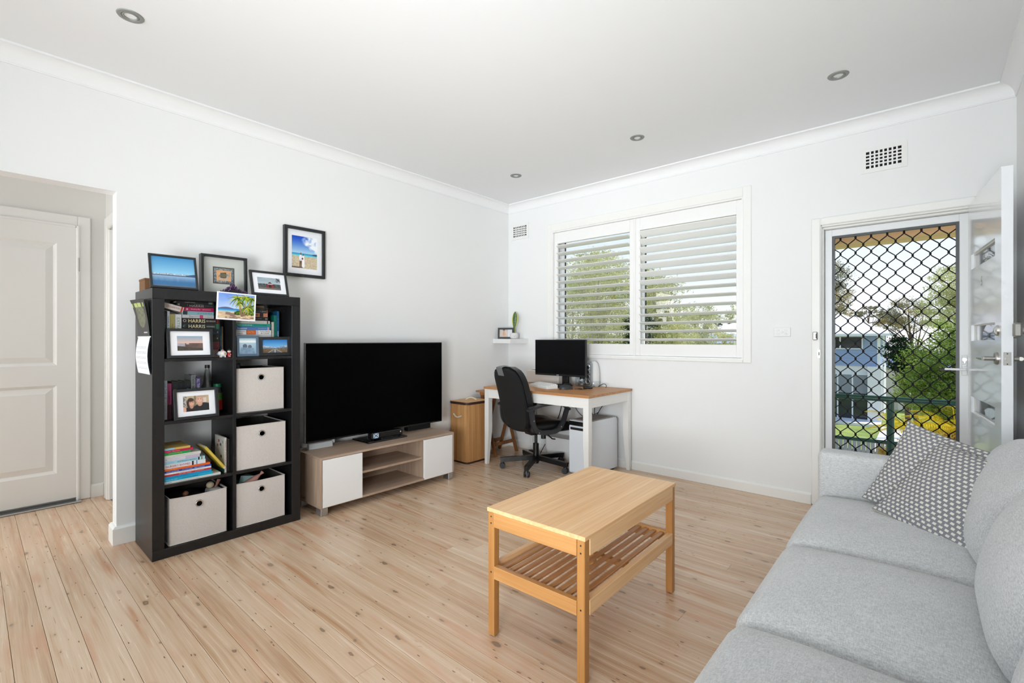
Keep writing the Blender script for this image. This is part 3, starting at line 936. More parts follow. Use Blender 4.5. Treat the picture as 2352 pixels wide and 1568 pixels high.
def strand(mir=False):
    """one zigzag strip of the diamond grille, its left node line at x=0 and right at CP"""
    pts = []
    z = 1.916 + 0.03
    side = 0
    zz = 1.916
    while zz > 0.06:
        x = 0.0022 if side == 0 else CP - 0.0022
        o = 0.0028 if side == 0 else -0.0028
        pts += [(x + o, 0, zz + 0.0125), (x, 0, zz + 0.0075), (x, 0, zz - 0.0075), (x + o, 0, zz - 0.0125)]
        side = 1 - side
        zz -= RP / 2
    mb = MB().tube(pts, 0, flat=(0.0055, 0.012, (0, 1, 0)))
    zz = 1.916 if mir else 1.916 - RP / 2
    bx = 0.0 if mir else CP
    while zz > 0.06:
        mb.cbox(bx - 0.0062, bx + 0.0062, -0.0065, 0.0065, zz - 0.008, zz + 0.008, 0.002)
        zz -= RP
    return mb
s0 = strand().build('grille_strand', 'screen_black', t, loc=(sx(3.143 - CP) + CP, -0.004, 0))
s1 = None
for k in range(-1, 14):
    x = sx(3.143 + CP * k)
    # odd columns start half a row lower: mirrored strip
    if k % 2 == 0:
        if k == 0:
            s0.location = (x, -0.004, 0)
        else:
            twin(s0, t, (x, -0.004, 0))
    else:
        if s1 is None:
            mb = strand(True)
            mb.v = [(CP - p[0], -p[1], p[2]) for p in mb.v]
            s1 = mb.build('grille_strand', 'screen_black', t, loc=(x, -0.004, 0))
        else:
            twin(s1, t, (x, -0.004, 0))
# lock furniture on the right stile
lk = part('lock_plate', MB().cbox(sx(3.780), sx(3.808), -0.026, -0.02, 0.96, 1.09, 0.004), 'alu_white', t)
part('lock_barrel', MB().cyl((sx(3.794), -0.032, 1.062), (sx(3.794), -0.024, 1.062), 0.012, n=16).cbox(sx(3.789), sx(3.799), -0.03, -0.024, 1.038, 1.056, 0.001), 'steel', lk, 40)
part('snib', MB().cbox(sx(3.780), sx(3.804), -0.033, -0.024, 1.02, 1.026, 0.0015), 'steel', lk)
part('lever', MB().cyl((sx(3.797), -0.026, 1.0), (sx(3.797), -0.05, 1.0), 0.008, n=12).cbox(sx(3.70), sx(3.802), -0.056, -0.044, 0.993, 1.007, 0.003), 'alu_white', lk)
part('outside_lever', MB().cbox(sx(3.675), sx(3.76), 0.03, 0.042, 0.982, 1.000, 0.003), 'black_plastic', lk)

# front door, swung open into the room
t = thing('door_1', 'open white front door with three small glazed slots', 'door', (3.806, -0.024, 0), (0, 0, rad(-84.95)), kind='structure')
LZ = 2.034
cols = [0.0, 0.09, 0.687, 0.815]
rows = [0.012, 0.775, 0.87, 1.20, 1.295, 1.627, 1.717, LZ]
m = MB()
for i in range(3):
    for j in range(7):
        if i == 1 and j in (1, 3, 5):
            continue
        m.box(cols[i], cols[i + 1], 0, 0.04, rows[j], rows[j + 1])
part('leaf', m, 'doorpaint', t)
for j in (1, 3, 5):
    f = MB()
    x0, x1, z0, z1 = cols[1], cols[2], rows[j], rows[j + 1]
    g = part('pane', MB().box(x0, x1, 0.018, 0.022, z0, z1), 'glass', t)
    for q in ((x0, x1, z0, z0 + 0.006), (x0, x1, z1 - 0.006, z1), (x0, x0 + 0.006, z0 + 0.006, z1 - 0.006), (x1 - 0.006, x1, z0 + 0.006, z1 - 0.006)):
        f.box(q[0], q[1], 0.012, 0.028, q[2], q[3])
    part('bead', f, 'trim', g)
nm = text_part('5', 0.052, frameM((0.386, -0.0015, 1.532), (1, 0, 0), (0, 0, 1)), 'chrome', t, 'house_number', bold=0.004)
nm['label'] = 'silver house number five'
# outside lever and rose, inside lever, deadlock, latch
hd = part('lever_handle', MB().lathe([(0.0, -0.012), (0.026, -0.012), (0.030, -0.006), (0.030, 0.0), (0, 0)], (0.745, 0, 1.116), 24, 'y')
          .cyl((0.745, -0.05, 1.116), (0.745, -0.01, 1.116), 0.011, n=14).tube([(0.752, -0.05, 1.116), (0.73, -0.052, 1.116), (0.66, -0.052, 1.116), (0.625, -0.052, 1.116)], [0.0095, 0.0095, 0.0095, 0.008], 12), 'steel', t, 40)
part('lever_handle', MB().lathe([(0.0, 0.052), (0.026, 0.052), (0.030, 0.046), (0.030, 0.04), (0, 0.04)], (0.745, 0, 1.116), 24, 'y')
     .cyl((0.745, 0.05, 1.116), (0.745, 0.072, 1.116), 0.011, n=14).tube([(0.752, 0.078, 1.116), (0.73, 0.08, 1.116), (0.65, 0.08, 1.116)], 0.0095, 12), 'steel', t, 40)
part('deadlock_cylinder', MB().lathe([(0.0, -0.016), (0.012, -0.016), (0.018, -0.012), (0.025, -0.008), (0.027, 0.0), (0, 0)], (0.752, 0, 1.253), 24, 'y'), 'chrome', t, 40)
part('deadlock_body', MB().cbox(0.735, 0.80, 0.04, 0.062, 1.215, 1.292, 0.006).cyl((0.765, 0.06, 1.253), (0.765, 0.085, 1.253), 0.018, n=18).cbox(0.803, 0.835, 0.035, 0.068, 1.22, 1.288, 0.008), 'steel', t)
lt = part('latch_plate', MB().cbox(0.8145, 0.8165, 0.007, 0.033, 1.086, 1.148, 0.0006), 'steel', t)
part('latch_bolt', MB().cyl((0.8165, 0.020, 1.116), (0.828, 0.020, 1.116), 0.008, n=12), 'steel', lt, 40)
for z in (1.092, 1.141):
    part('screw', MB().cyl((0.8165, 0.020, z), (0.8172, 0.020, z), 0.003, n=8), 'grey_plastic', lt)

# ------------------------------------------------------------------ ceiling lights, vents, switch
dl_lab = ['recessed downlight nearest the hall opening', 'recessed downlight above the front door end', 'recessed downlight between the window and the door', 'recessed downlight in the far corner above the desk']
for (x, yy), lab in zip(((0.775, -3.572), (3.226, -0.775), (1.965, -0.755), (0.735, -0.728)), dl_lab):
    t = thing('downlight', 'satin ' + lab, 'downlight', (x, yy, CEIL), group='ceiling downlights')
    part('outer_ring', MB().lathe([(0.034, 0.0), (0.034, -0.003), (0.036, -0.005), (0.050, -0.004), (0.053, 0.0)], n=36), 'downlight', t, 40)
    part('inner_ring', MB().lathe([(0.0335, -0.001), (0.0325, -0.004), (0.026, -0.005), (0.024, -0.001), (0.024, 0.012)], n=36), 'downlight', t, 40)
    part('gap', MB().lathe([(0.0345, -0.0006), (0.0328, -0.0006)], n=36), 'void', t)
    part('lamp_lens', MB().lathe([(0.0, 0.004), (0.01, 0.003), (0.0255, 0.006)], n=24), 'lens', t, 60)

def vent(label, x0, z0):
    t = thing('wall_vent', label, 'vent', (x0, 0, z0), group='plaster wall vents')
    W, Hh = 0.25, 0.175
    bx, bz = 0.03, 0.03
    m = MB()
    m.box(0, W, -0.007, -0.0005, 0, bz).box(0, W, -0.007, -0.0005, Hh - bz, Hh).box(0, bx, -0.007, -0.0005, bz, Hh - bz).box(W - bx, W, -0.007, -0.0005, bz, Hh - bz)
    cw, rh = (W - 2 * bx) / 8, (Hh - 2 * bz) / 5
    for i in range(1, 8):
        m.box(bx + i * cw - 0.0045, bx + i * cw + 0.0045, -0.0065, -0.0005, bz, Hh - bz)
    for j in range(1, 5):
        for i in range(8):
            m.box(bx + i * cw + (0.0045 if i else 0), bx + (i + 1) * cw - (0.0045 if i < 7 else 0), -0.0065, -0.0005, bz + j * rh - 0.0045, bz + j * rh + 0.0045)
    part('grille', m, 'vent', t)
    part('recess', MB().box(bx, W - bx, -0.001, -0.0003, bz, Hh - bz), 'vent_dark', t)  # dark sheet on the solid wall; shade of the holes put into colour
vent('white plaster vent high in the far corner beside the window', 0.050, 2.337)
vent('white plaster vent above the front door', 3.268, 2.355)

t = thing('light_switch', 'white multi-gang light switch plate beside the front door', 'switch', (2.786, 0, 1.266))
part('plate', MB().cbox(-0.057, 0.057, -0.009, 0.0, -0.035, 0.035, 0.003), 'white_plastic', t)
for x, z in ((-0.026, 0.012), (0.026, 0.012), (0.0, 0.0), (-0.026, -0.014), (0.026, -0.014)):
    part('rocker', MB().cbox(x - 0.0085, x + 0.0085, -0.013, -0.009, z - 0.007, z + 0.007, 0.002), 'white_plastic', t)
# ------------------------------------------------------------------ coffee table
t = thing('coffee_table', 'bamboo coffee table with a slatted lower shelf', 'table', (2.474, -2.262, 0), (0, 0, rad(0.8)))
TW, TL, TH = 0.466, 0.826, 0.523
part('tabletop', MB().cbox(-TW / 2, TW / 2, -TL / 2, TL / 2, TH - 0.016, TH, 0.0015), 'bamboo', t)
lg = 0.032
for i, (a, b) in enumerate(((-1, -1), (1, -1), (1, 1), (-1, 1))):
    cx, cy = a * (TW / 2 - 0.004 - lg / 2), b * (TL / 2 - 0.004 - lg / 2)
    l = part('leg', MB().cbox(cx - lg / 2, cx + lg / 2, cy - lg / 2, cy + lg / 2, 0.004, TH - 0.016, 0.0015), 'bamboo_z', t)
    part('foot_pad', MB().cyl((cx, cy, 0), (cx, cy, 0.004), 0.011, n=12), 'black_plastic', l)
    for z in (TH - 0.035, TH - 0.062, 0.262):
        sc = MB().cyl((cx, cy + b * lg / 2, z), (cx, cy + b * (lg / 2 + 0.0008), z), 0.0035, n=8)
        part('screw', sc, 'grey_plastic', l)
xa, ya = TW / 2 - 0.010, TL / 2 - 0.010
for b in (-1, 1):
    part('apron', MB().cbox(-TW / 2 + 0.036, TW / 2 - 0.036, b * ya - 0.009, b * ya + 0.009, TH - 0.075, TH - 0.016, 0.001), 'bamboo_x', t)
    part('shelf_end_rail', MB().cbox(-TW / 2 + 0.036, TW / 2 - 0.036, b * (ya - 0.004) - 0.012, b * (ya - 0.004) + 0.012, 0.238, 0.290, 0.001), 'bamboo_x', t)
for a in (-1, 1):
    part('apron', MB().cbox(a * xa - 0.009, a * xa + 0.009, -TL / 2 + 0.036, TL / 2 - 0.036, TH - 0.075, TH - 0.016, 0.001), 'bamboo', t)
    part('shelf_side_rail', MB().cbox(a * (xa - 0.004) - 0.012, a * (xa - 0.004) + 0.012, -TL / 2 + 0.036, TL / 2 - 0.036, 0.238, 0.290, 0.001), 'bamboo', t)
first = None
for k in range(10):
    x = -0.176 + 0.352 * k / 9
    if first is None:
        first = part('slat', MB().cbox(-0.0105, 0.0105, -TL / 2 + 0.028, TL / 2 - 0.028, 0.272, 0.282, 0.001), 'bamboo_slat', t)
        first.location.x = x
    else:
        twin(first, t, (x, 0, 0))
part('cross_batten', MB().cbox(-TW / 2 + 0.03, TW / 2 - 0.03, -0.015, 0.015, 0.254, 0.2715, 0.001), 'bamboo_x', t)

# ------------------------------------------------------------------ sofa
SY1, SY0 = -1.085, -3.56     # far and near ends (outside of the arms)
t = thing('sofa', 'light grey fabric sofa along the right wall', 'sofa', (3.60, -2.26, 0))
def S(x, y): return x - 3.60, y + 2.26
def sb(x0, x1, y0, y1, z0, z1, r, n=(8, 10, 5), crown=0.0, warp=None):
    a, b = S(x0, y0), S(x1, y1)
    return MB().rbox(a[0], b[0], a[1], b[1], z0, z1, r, n, crown, warp)
part('base', sb(3.235, 3.95, SY0 + 0.13, SY1 - 0.13, 0.12, 0.285, 0.02), 'sofa', t, 60)
part('arm', sb(3.188, 3.95, SY1 - 0.145, SY1, 0.10, 0.640, 0.028, (10, 4, 8)), 'sofa', t, 60)
part('arm', sb(3.188, 3.95, SY0, SY0 + 0.145, 0.10, 0.640, 0.028, (10, 4, 8)), 'sofa', t, 60)
part('back_frame', sb(3.86, 3.985, SY0 + 0.05, SY1 - 0.01, 0.12, 0.66, 0.03, (4, 14, 8)), 'sofa', t, 60)
cuts = [-1.238, -1.985, -2.652, -3.412]
for k in range(3):
    y1, y0 = cuts[k] - 0.004, cuts[k + 1] + 0.004
    def w(p, u, v, ww):
        q = Vector(p)
        if ww > 0:
            q.z += 0.010 * math.sin(3.1 * u + 1.3 * k) * (1 - v * v)
        if u < 0:
            q.x -= 0.012 * (1 - v * v) * (1 - abs(ww)) * -u
        return q
    part('seat_cushion', sb(3.185, 3.83, y0, y1, 0.285, 0.428, 0.05, (12, 12, 5), 0.042, w), 'sofa', t, 70)
for k in range(3):
    y1, y0 = cuts[k] - 0.006, cuts[k + 1] + 0.006
    tall = (0.805, 0.82, 0.82)[k]
    def w(p, u, v, ww):
        q = Vector(p)
        # belly toward the seat, top leaning back and slumped
        q.x -= 0.055 * (1 - v ** 4) * max(0.0, 1 - (ww + 0.25) ** 2) * (1 if u < 0 else 0.2)
        q.x += 0.09 * (ww + 1) / 2
        q.z += 0.012 * math.sin(4 * v + k) * max(0, ww) + (0.02 * (1 - v * v) if ww > 0 else 0)
        q.y += 0.012 * math.sin(3 * ww + k) * v
        return q
    part('back_cushion', sb(3.735, 3.90, y0, y1, 0.43, tall, 0.075, (6, 14, 10), 0, w), 'sofa', t, 80)
for x, y in ((3.26, SY1 - 0.07), (3.90, SY1 - 0.07), (3.26, SY0 + 0.07), (3.90, SY0 + 0.07)):
    a = S(x, y)
    part('leg', MB().cyl((a[0], a[1], 0), (a[0], a[1], 0.10), 0.02, 0.028, n=12), 'black_wood', t, 40)

# scatter cushions: pillow shape with a seam strip
def pillow(name, label, size, M, thick=0.13):
    t = thing(name, label, 'cushion', group='dotted scatter cushions')
    t.matrix_world = M
    n = 22
    def h(u, v):
        e = (1 - u ** 2) * (1 - v ** 2)
        return 0.010 + (thick / 2 - 0.010) * max(0.0, e) ** 0.42
    def pos(u, v, s):
        # corners stay pointed, sides pull in a little
        k = 1 - 0.06 * (1 - abs(u) ** 3) * abs(v) ** 2
        l = 1 - 0.06 * (1 - abs(v) ** 3) * abs(u) ** 2
        cr = 0.006 * math.sin(5 * u + 2 * v) * (1 - u * u) * (1 - v * v)
        return (size / 2 * u * l, s * h(u, v) + cr, size / 2 * v * k)
    for s, nm in ((-1, 'front_cover'), (1, 'back_cover')):
        m = MB()
        m.uv = []
        for j in range(n + 1):
            for i in range(n + 1):
                u, v = -1 + 2 * i / n, -1 + 2 * j / n
                m.v.append(pos(u, v, s))
                m.uv.append(((u + 1) / 2, (v + 1) / 2))
        for j in range(n):
            for i in range(n):
                q = (j * (n + 1) + i, j * (n + 1) + i + 1, (j + 1) * (n + 1) + i + 1, (j + 1) * (n + 1) + i)
                m.f.append(q if s < 0 else tuple(reversed(q)))
        part(nm, m, 'dotted' if s < 0 else 'cushion_edge', t, 80)
    m = MB()
    loop = [(-1 + 2 * i / n, -1) for i in range(n)] + [(1, -1 + 2 * i / n) for i in range(n)] + [(1 - 2 * i / n, 1) for i in range(n)] + [(-1, 1 - 2 * i / n) for i in range(n)]
    for u, v in loop:
        m.v.append(pos(u, v, -1))
        m.v.append(pos(u, v, 1))
    L = len(loop)
    for i in range(L):
        j = (i + 1) % L
        m.f.append((2 * i, 2 * i + 1, 2 * j + 1, 2 * j))
    part('seam_edge', m, 'cushion_edge', t, 60)
def place(loc, rz, lean, roll):
    return Matrix.Translation(loc) @ Matrix.Rotation(rz, 4, 'Z') @ Matrix.Rotation(-lean, 4, 'X') @ Matrix.Rotation(roll, 4, 'Y')
pillow('scatter_cushion', 'grey cream-dotted cushion leaning in the sofa corner behind another', 0.41, place((3.640, -1.385, 0.606), rad(-22), rad(26), rad(15)), 0.10)
pillow('scatter_cushion', 'grey cream-dotted cushion lying in front on the sofa seat', 0.41, place((3.690, -1.553, 0.592), rad(-36), rad(42), rad(11)), 0.11)

# ------------------------------------------------------------------ television stand, television and the boxes on it
t = thing('tv_stand', 'oak television stand with two white doors and an open middle', 'cabinet', (0.31, -1.9, 0))
X0, X1, Y0, Y1 = 0.118 - 0.31, 0.505 - 0.31, -2.505 + 1.9, -1.292 + 1.9
z0, z1, th = 0.053, 0.402, 0.016
part('top_panel', MB().cbox(X0, X1, Y0, Y1, z1 - th, z1, 0.0012), 'oak', t)
part('bottom_panel', MB().cbox(X0, X1 - 0.001, Y0, Y1, z0, z0 + th, 0.0012), 'oak', t)
part('side_panel', MB().cbox(X0, X1, Y0, Y0 + th, z0 + th, z1 - th, 0.0008), 'oak_z', t)
part('side_panel', MB().cbox(X0, X1, Y1 - th, Y1, z0 + th, z1 - th, 0.0008), 'oak_z', t)
yd0, yd1 = -2.184 + 1.9, -1.617 + 1.9
part('divider', MB().cbox(X0, X1 - 0.02, yd0 - th, yd0, z0 + th, z1 - th, 0.0008), 'oak_z', t)
part('divider', MB().cbox(X0, X1 - 0.02, yd1, yd1 + th, z0 + th, z1 - th, 0.0008), 'oak_z', t)
part('shelf', MB().cbox(X0 + 0.01, X1 - 0.03, yd0, yd1, 0.222, 0.238, 0.0008), 'oak', t)
bk = MB()
for q in ((yd0, yd1, z0 + th, 0.28), (yd0, yd0 + 0.02, 0.28, z1 - th), (yd0 + 0.10, yd1, 0.28, z1 - th)):
    bk.box(X0, X0 + 0.006, q[0], q[1], q[2], q[3])
part('back_panel', bk, 'oak', t)
part('cable_hole', MB().box(X0 - 0.002, X0, yd0 + 0.02, yd0 + 0.10, 0.28, z1 - th), 'void', t)
part('door', MB().cbox(X1 - 0.016, X1 + 0.003, Y0 + th + 0.003, yd0 - 0.001, z0 + th - 0.012, z1 - th - 0.003, 0.0015), 'white_gloss', t)
part('door', MB().cbox(X1 - 0.016, X1 + 0.003, yd1 + 0.001, Y1 - th - 0.003, z0 + th - 0.012, z1 - th - 0.003, 0.0015), 'white_gloss', t)
for x, y in ((X1 - 0.075, Y0 + 0.008), (X1 - 0.075, Y1 - 0.058), (X0 + 0.02, Y0 + 0.008), (X0 + 0.02, Y1 - 0.058)):
    part('foot', MB().cbox(x, x + 0.07, y, y + 0.05, 0.0, z0, 0.002), 'silver', t)

t = thing('television', 'large flat television with a black switched-off screen', 'television', (0.27, -1.866, 0.402))
W2 = 0.632
part('panel', MB().cbox(-0.012, 0.006, -W2, W2, 0.062, 0.781, 0.003), 'bezel', t)
part('screen', MB().box(0.0065, 0.0085, -W2 + 0.007, W2 - 0.007, 0.075, 0.775), 'tv_screen', t)
part('silver_edge', MB().box(-0.016, 0.0045, -W2 - 0.0025, -W2, 0.062, 0.781).box(-0.016, 0.0045, W2, W2 + 0.0025, 0.062, 0.781).box(-0.016, 0.0045, -W2, W2, 0.781, 0.7832), 'silver', t)
part('rear_housing', MB().cbox(-0.05, -0.012, -W2 + 0.12, W2 - 0.12, 0.07, 0.62, 0.015), 'black_plastic', t)
part('neck', MB().cbox(-0.03, 0.0, -0.08, 0.12, 0.012, 0.10, 0.004), 'bezel', t)
part('stand_base', MB().cbox(-0.14, 0.098, -0.185, 0.185, 0.0, 0.012, 0.005), 'bezel', t)

t = thing('motion_sensor', 'slim black sensor bar on the television base with a light cross logo', 'sensor', (0.335, -1.872, 0.4145))
part('sensor_body', MB().cbox(-0.03, 0.03, -0.145, 0.145, 0.018, 0.064, 0.004), 'bezel', t)
part('sensor_foot', MB().cbox(-0.02, 0.02, -0.05, 0.06, 0.0, 0.018, 0.002), 'black_plastic', t)
lg_ = part('logo_plate', MB().box(0.0300, 0.0306, -0.132, -0.084, 0.022, 0.060), cmat((176, 204, 226), 0.2), t, label='pale blue logo plate')
cr = MB()
for s in (-1, 1):
    pts = [(0.031, -0.108 + s * 0.022, 0.061), (0.031, -0.108 + s * 0.006, 0.045), (0.031, -0.108 - s * 0.012, 0.034), (0.031, -0.108 - s * 0.022, 0.022)]
    cr.tube(pts, 0, flat=(0.004, 0.0004, (1, 0, 0)))
part('logo_cross', cr, 'bezel', lg_)
part('indicator_mark', MB().box(0.0300, 0.0304, 0.118, 0.126, 0.038, 0.048), 'white_plastic', t)

t = thing('game_console', 'white slatted box with rounded hooks under the television corner', 'console', (0.205, -2.36, 0.402))
part('body', MB().cbox(-0.035, 0.016, -0.085, 0.098, 0.0, 0.042, 0.002), cmat((206, 208, 210), 0.4), t)
part('bracket', MB().rbox(-0.03, 0.004, -0.125, -0.087, 0.018, 0.050, 0.012, (3, 4, 3)), cmat((206, 208, 210), 0.4), t, 60)
part('bracket', MB().rbox(-0.03, 0.004, 0.100, 0.125, 0.020, 0.054, 0.010, (3, 4, 3)), cmat((206, 208, 210), 0.4), t, 60)
t = thing('sound_bar', 'small black speaker box behind the television right corner', 'speaker', (0.15, -1.44, 0.402))
part('cabinet', MB().cbox(-0.03, 0.035, -0.10, 0.15, 0.0, 0.052, 0.003), 'black_plastic', t)
part('grille_cloth', MB().cbox(0.034, 0.037, -0.095, 0.145, 0.004, 0.048, 0.001), 'black_fabric', t)

# ------------------------------------------------------------------ laundry hamper
t = thing('laundry_hamper', 'tall bamboo laundry hamper with dark brown bound edges', 'hamper', (0.139, -0.745, 0))
def rrect(hx, hy, r, n=6):
    out = []
    for cx, cy, a0 in ((hx - r, hy - r, 0), (-hx + r, hy - r, 90), (-hx + r, -hy + r, 180), (hx - r, -hy + r, 270)):
        for i in range(n + 1):
            a = rad(a0 + 90 * i / n)
            out.append((cx + r * math.cos(a), cy + r * math.sin(a)))
    return out
def resample(poly, step):
    out = []
    L = len(poly)
    for i in range(L):
        a, b = Vector(poly[i]), Vector(poly[(i + 1) % L])
        d = (b - a).length
        k = max(1, round(d / step))
        for j in range(k):
            out.append(a.lerp(b, j / k))
    return out
hx, hy, hr = 0.132, 0.165, 0.04
fl = []
ring = resample(rrect(hx, hy, hr), 0.0042)
L = len(ring)
for i, p in enumerate(ring):
    d = (ring[(i + 1) % L] - ring[i - 1]).normalized()
    nrm = Vector((d.y, -d.x))
    q = p - nrm * (0.0022 if i % 3 == 0 else 0.0)
    fl.append((q.x, q.y))
part('slatted_body', MB().prism(fl, 0.016, 0.572, 'z'), 'hamper', t)
part('base_trim', MB().prism(rrect(hx + 0.003, hy + 0.003, hr + 0.003), 0.0, 0.016, 'z'), 'dark_trim', t, 40)
part('rim_trim', MB().prism(rrect(hx + 0.004, hy + 0.004, hr + 0.004), 0.572, 0.592, 'z'), 'dark_trim', t, 40)
ld = part('lid', MB().prism(rrect(hx - 0.004, hy - 0.004, hr - 0.004), 0.592, 0.598, 'z'), 'hamper_lid', t)
part('lid_binding', MB().prism(rrect(hx + 0.006, hy + 0.006, hr + 0.006), 0.590, 0.5955, 'z'), 'dark_trim', ld, 40)
def arc_pts(a, b, lift, n=10):
    a, b, lift = Vector(a), Vector(b), Vector(lift)
    return [a.lerp(b, i / n) + lift * math.sin(PI * i / n) for i in range(n + 1)]
part('rope_handle', MB().tube(arc_pts((-0.03, -0.03, 0.603), (0.06, 0.03, 0.603), (0, 0, 0.022)), 0.0075, 8), 'rope', t, 60)
part('rope_handle', MB().tube(arc_pts((-0.055, -hy - 0.006, 0.475), (0.055, -hy - 0.006, 0.463), (0, -0.008, -0.022)), 0.008, 8), 'rope', t, 60)

# ------------------------------------------------------------------ folding tray table in the corner
t = thing('folding_tray_table', 'brown wooden folding tray table in the corner under the desk end', 'table', (0.16, -0.345, 0))
part('tabletop', MB().cbox(-0.13, 0.135, -0.215, 0.215, 0.655, 0.672, 0.002), 'walnut_top', t)
part('top_batten', MB().cbox(-0.10, 0.105, -0.185, -0.155, 0.625, 0.655, 0.002), 'walnut_top', t)
part('top_batten', MB().cbox(-0.10, 0.105, 0.155, 0.185, 0.625, 0.655, 0.002), 'walnut_top', t)
for s, yy in ((1, -0.165), (1, 0.165), (-1, -0.14), (-1, 0.14)):
    part('leg', MB().tube([(0.115 * s, yy, 0.0), (-0.085 * s, yy, 0.625)], 0, flat=(0.034, 0.017, (0, 1, 0))), 'walnut', t)
part('stretcher', MB().cbox(0.070, 0.088, -0.165, 0.165, 0.10, 0.135, 0.002), 'walnut', t)
part('stretcher', MB().cbox(-0.088, -0.070, -0.14, 0.14, 0.10, 0.135, 0.002), 'walnut', t)

# ------------------------------------------------------------------ desk
t = thing('desk', 'white desk with an oiled pine top below the window', 'desk', (0.9575, -0.40, 0))
DX, DY = 0.5975, 0.378
part('desktop', MB().cbox(-DX, DX, -DY, DY, 0.730, 0.752, 0.002), 'pine_top', t)
for a in (-1, 1):
    for b in (-1, 1):
        cx, cy = a * (DX - 0.035), b * (DY - 0.035)
        lw = 0.026
        # square leg whose inner faces taper toward the foot
        ix, iy = -a, -b
        mm = MB()
        z = [0.0, 0.34, 0.730]
        wd = [0.6, 1.0, 1.0]
        vs = []
        for zz, k in zip(z, wd):
            xa_, xb_ = cx - lw, cx + lw
            ya_, yb_ = cy - lw, cy + lw
            if a > 0: xa_ = cx + lw - 2 * lw * k
            else: xb_ = cx - lw + 2 * lw * k
            if b > 0: ya_ = cy + lw - 2 * lw * k
            else: yb_ = cy - lw + 2 * lw * k
            vs += [(xa_, ya_, zz), (xb_, ya_, zz), (xb_, yb_, zz), (xa_, yb_, zz)]
        fs = [(3, 2, 1, 0), (8, 9, 10, 11)]
        for l in range(2):
            for k in range(4):
                k2 = (k + 1) % 4
                fs.append((4 * l + k, 4 * l + k2, 4 * l + 4 + k2, 4 * l + 4 + k))
        part('leg', mm.add(vs, fs), 'white_desk', t)
for b in (-1, 1):
    yb = b * (DY - 0.024)
    part('apron', MB().box(-DX + 0.061, DX - 0.061, yb - 0.01, yb + 0.01, 0.645, 0.730), 'white_desk', t)
for a in (-1, 1):
    xa2 = a * (DX - 0.024)
    part('apron', MB().box(xa2 - 0.01, xa2 + 0.01, -DY + 0.061, DY - 0.061, 0.645, 0.730), 'white_desk', t)

# monitor
t = thing('computer_monitor', 'black computer monitor with a dark screen on the desk', 'monitor', (0.881, -0.232, 0.752), (0, 0, rad(-0.4)))
mz0, mz1 = 0.0965, 0.4555
part('panel', MB().cbox(-0.305, 0.305, -0.008, 0.022, mz0, mz1, 0.003), 'black_plastic', t)
part('screen', MB().box(-0.298, 0.298, -0.0095, -0.0078, mz0 + 0.018, mz1 - 0.007), 'monitor_screen', t)
part('maker_badge', MB().cyl((-0.028, -0.0092, mz0 + 0.009), (-0.028, -0.008, mz0 + 0.009), 0.005, n=12).box(-0.02, -0.006, -0.0092, -0.008, mz0 + 0.005, mz0 + 0.013), cmat((170, 170, 170)), t)
part('rear_housing', MB().cbox(-0.16, 0.16, 0.022, 0.055, mz0 + 0.04, mz1 - 0.09, 0.01), 'black_plastic', t)
part('stand_column', MB().cbox(0.005, 0.075, 0.03, 0.062, 0.008, 0.26, 0.004), 'black_plastic', t)
part('stand_base', MB().prism(rrect(0.115, 0.085, 0.04), 0.0, 0.010, 'z'), 'black_plastic', t, 40)

# keyboard
t = thing('keyboard', 'compact white keyboard on the left of the desk', 'keyboard', (0.848, -0.460, 0.752), (0, 0, rad(-22)))
kb = MB().add([(-0.165, -0.060, 0), (0.165, -0.060, 0), (0.165, 0.060, 0), (-0.165, 0.060, 0), (-0.165, -0.060, 0.016), (0.165, -0.060, 0.016), (0.165, 0.060, 0.036), (-0.165, 0.060, 0.036)],
              [(3, 2, 1, 0), (4, 5, 6, 7), (0, 1, 5, 4), (1, 2, 6, 5), (2, 3, 7, 6), (3, 0, 4, 7)])
part('case', kb, 'white_plastic', t)
kc = MB()
for r in range(5):
    for c in range(14):
        if r == 0 and 3 < c < 9:
            continue
        x = -0.158 + c * 0.0227
        yy = -0.055 + r * 0.0222
        zb = 0.0165 + (yy + 0.060) / 0.120 * 0.020
        kc.add([(x, yy, zb), (x + 0.0200, yy, zb), (x + 0.0200, yy + 0.0195, zb + 0.003), (x, yy + 0.0195, zb + 0.003),
                (x + 0.003, yy + 0.002, zb + 0.008), (x + 0.0170, yy + 0.002, zb + 0.008), (x + 0.0170, yy + 0.0165, zb + 0.010), (x + 0.003, yy + 0.0165, zb + 0.010)],
               [(4, 5, 6, 7), (0, 1, 5, 4), (1, 2, 6, 5), (2, 3, 7, 6), (3, 0, 4, 7)])
zb = 0.0165
kc.box(-0.158 + 4 * 0.0227, -0.158 + 9 * 0.0227 - 0.002, -0.055, -0.0355, zb, zb + 0.010)
part('keycaps', kc, 'white_plastic', t, kind='stuff')

# mouse
def blob(w, d, h, n=16, m=8, skew=0.2):
    vs, fs = [], []
    for j in range(m + 1):
        a = PI / 2 * j / m
        for i in range(n):
            b = 2 * PI * i / n
            rr = math.cos(a) ** 0.6 if math.cos(a) > 0 else 0
            vs.append((w / 2 * rr * math.cos(b), d / 2 * rr * math.sin(b) - skew * d * 0.2 * math.sin(a), h * math.sin(a)))
    for j in range(m):
        for i in range(n):
            i2 = (i + 1) % n
            fs.append((j * n + i, j * n + i2, (j + 1) * n + i2, (j + 1) * n + i))
    fs.append(tuple(range(n - 1, -1, -1)))
    return MB().add(vs, fs)
t = thing('computer_mouse', 'black computer mouse at the front edge of the desk', 'mouse', (1.125, -0.475, 0.752), (0, 0, rad(-35)))
part('shell', blob(0.078, 0.135, 0.043), 'grey_plastic', t, 60)
part('scroll_wheel', MB().cyl((-0.004, 0.044, 0.030), (0.004, 0.044, 0.030), 0.010, n=12), 'black_plastic', t)
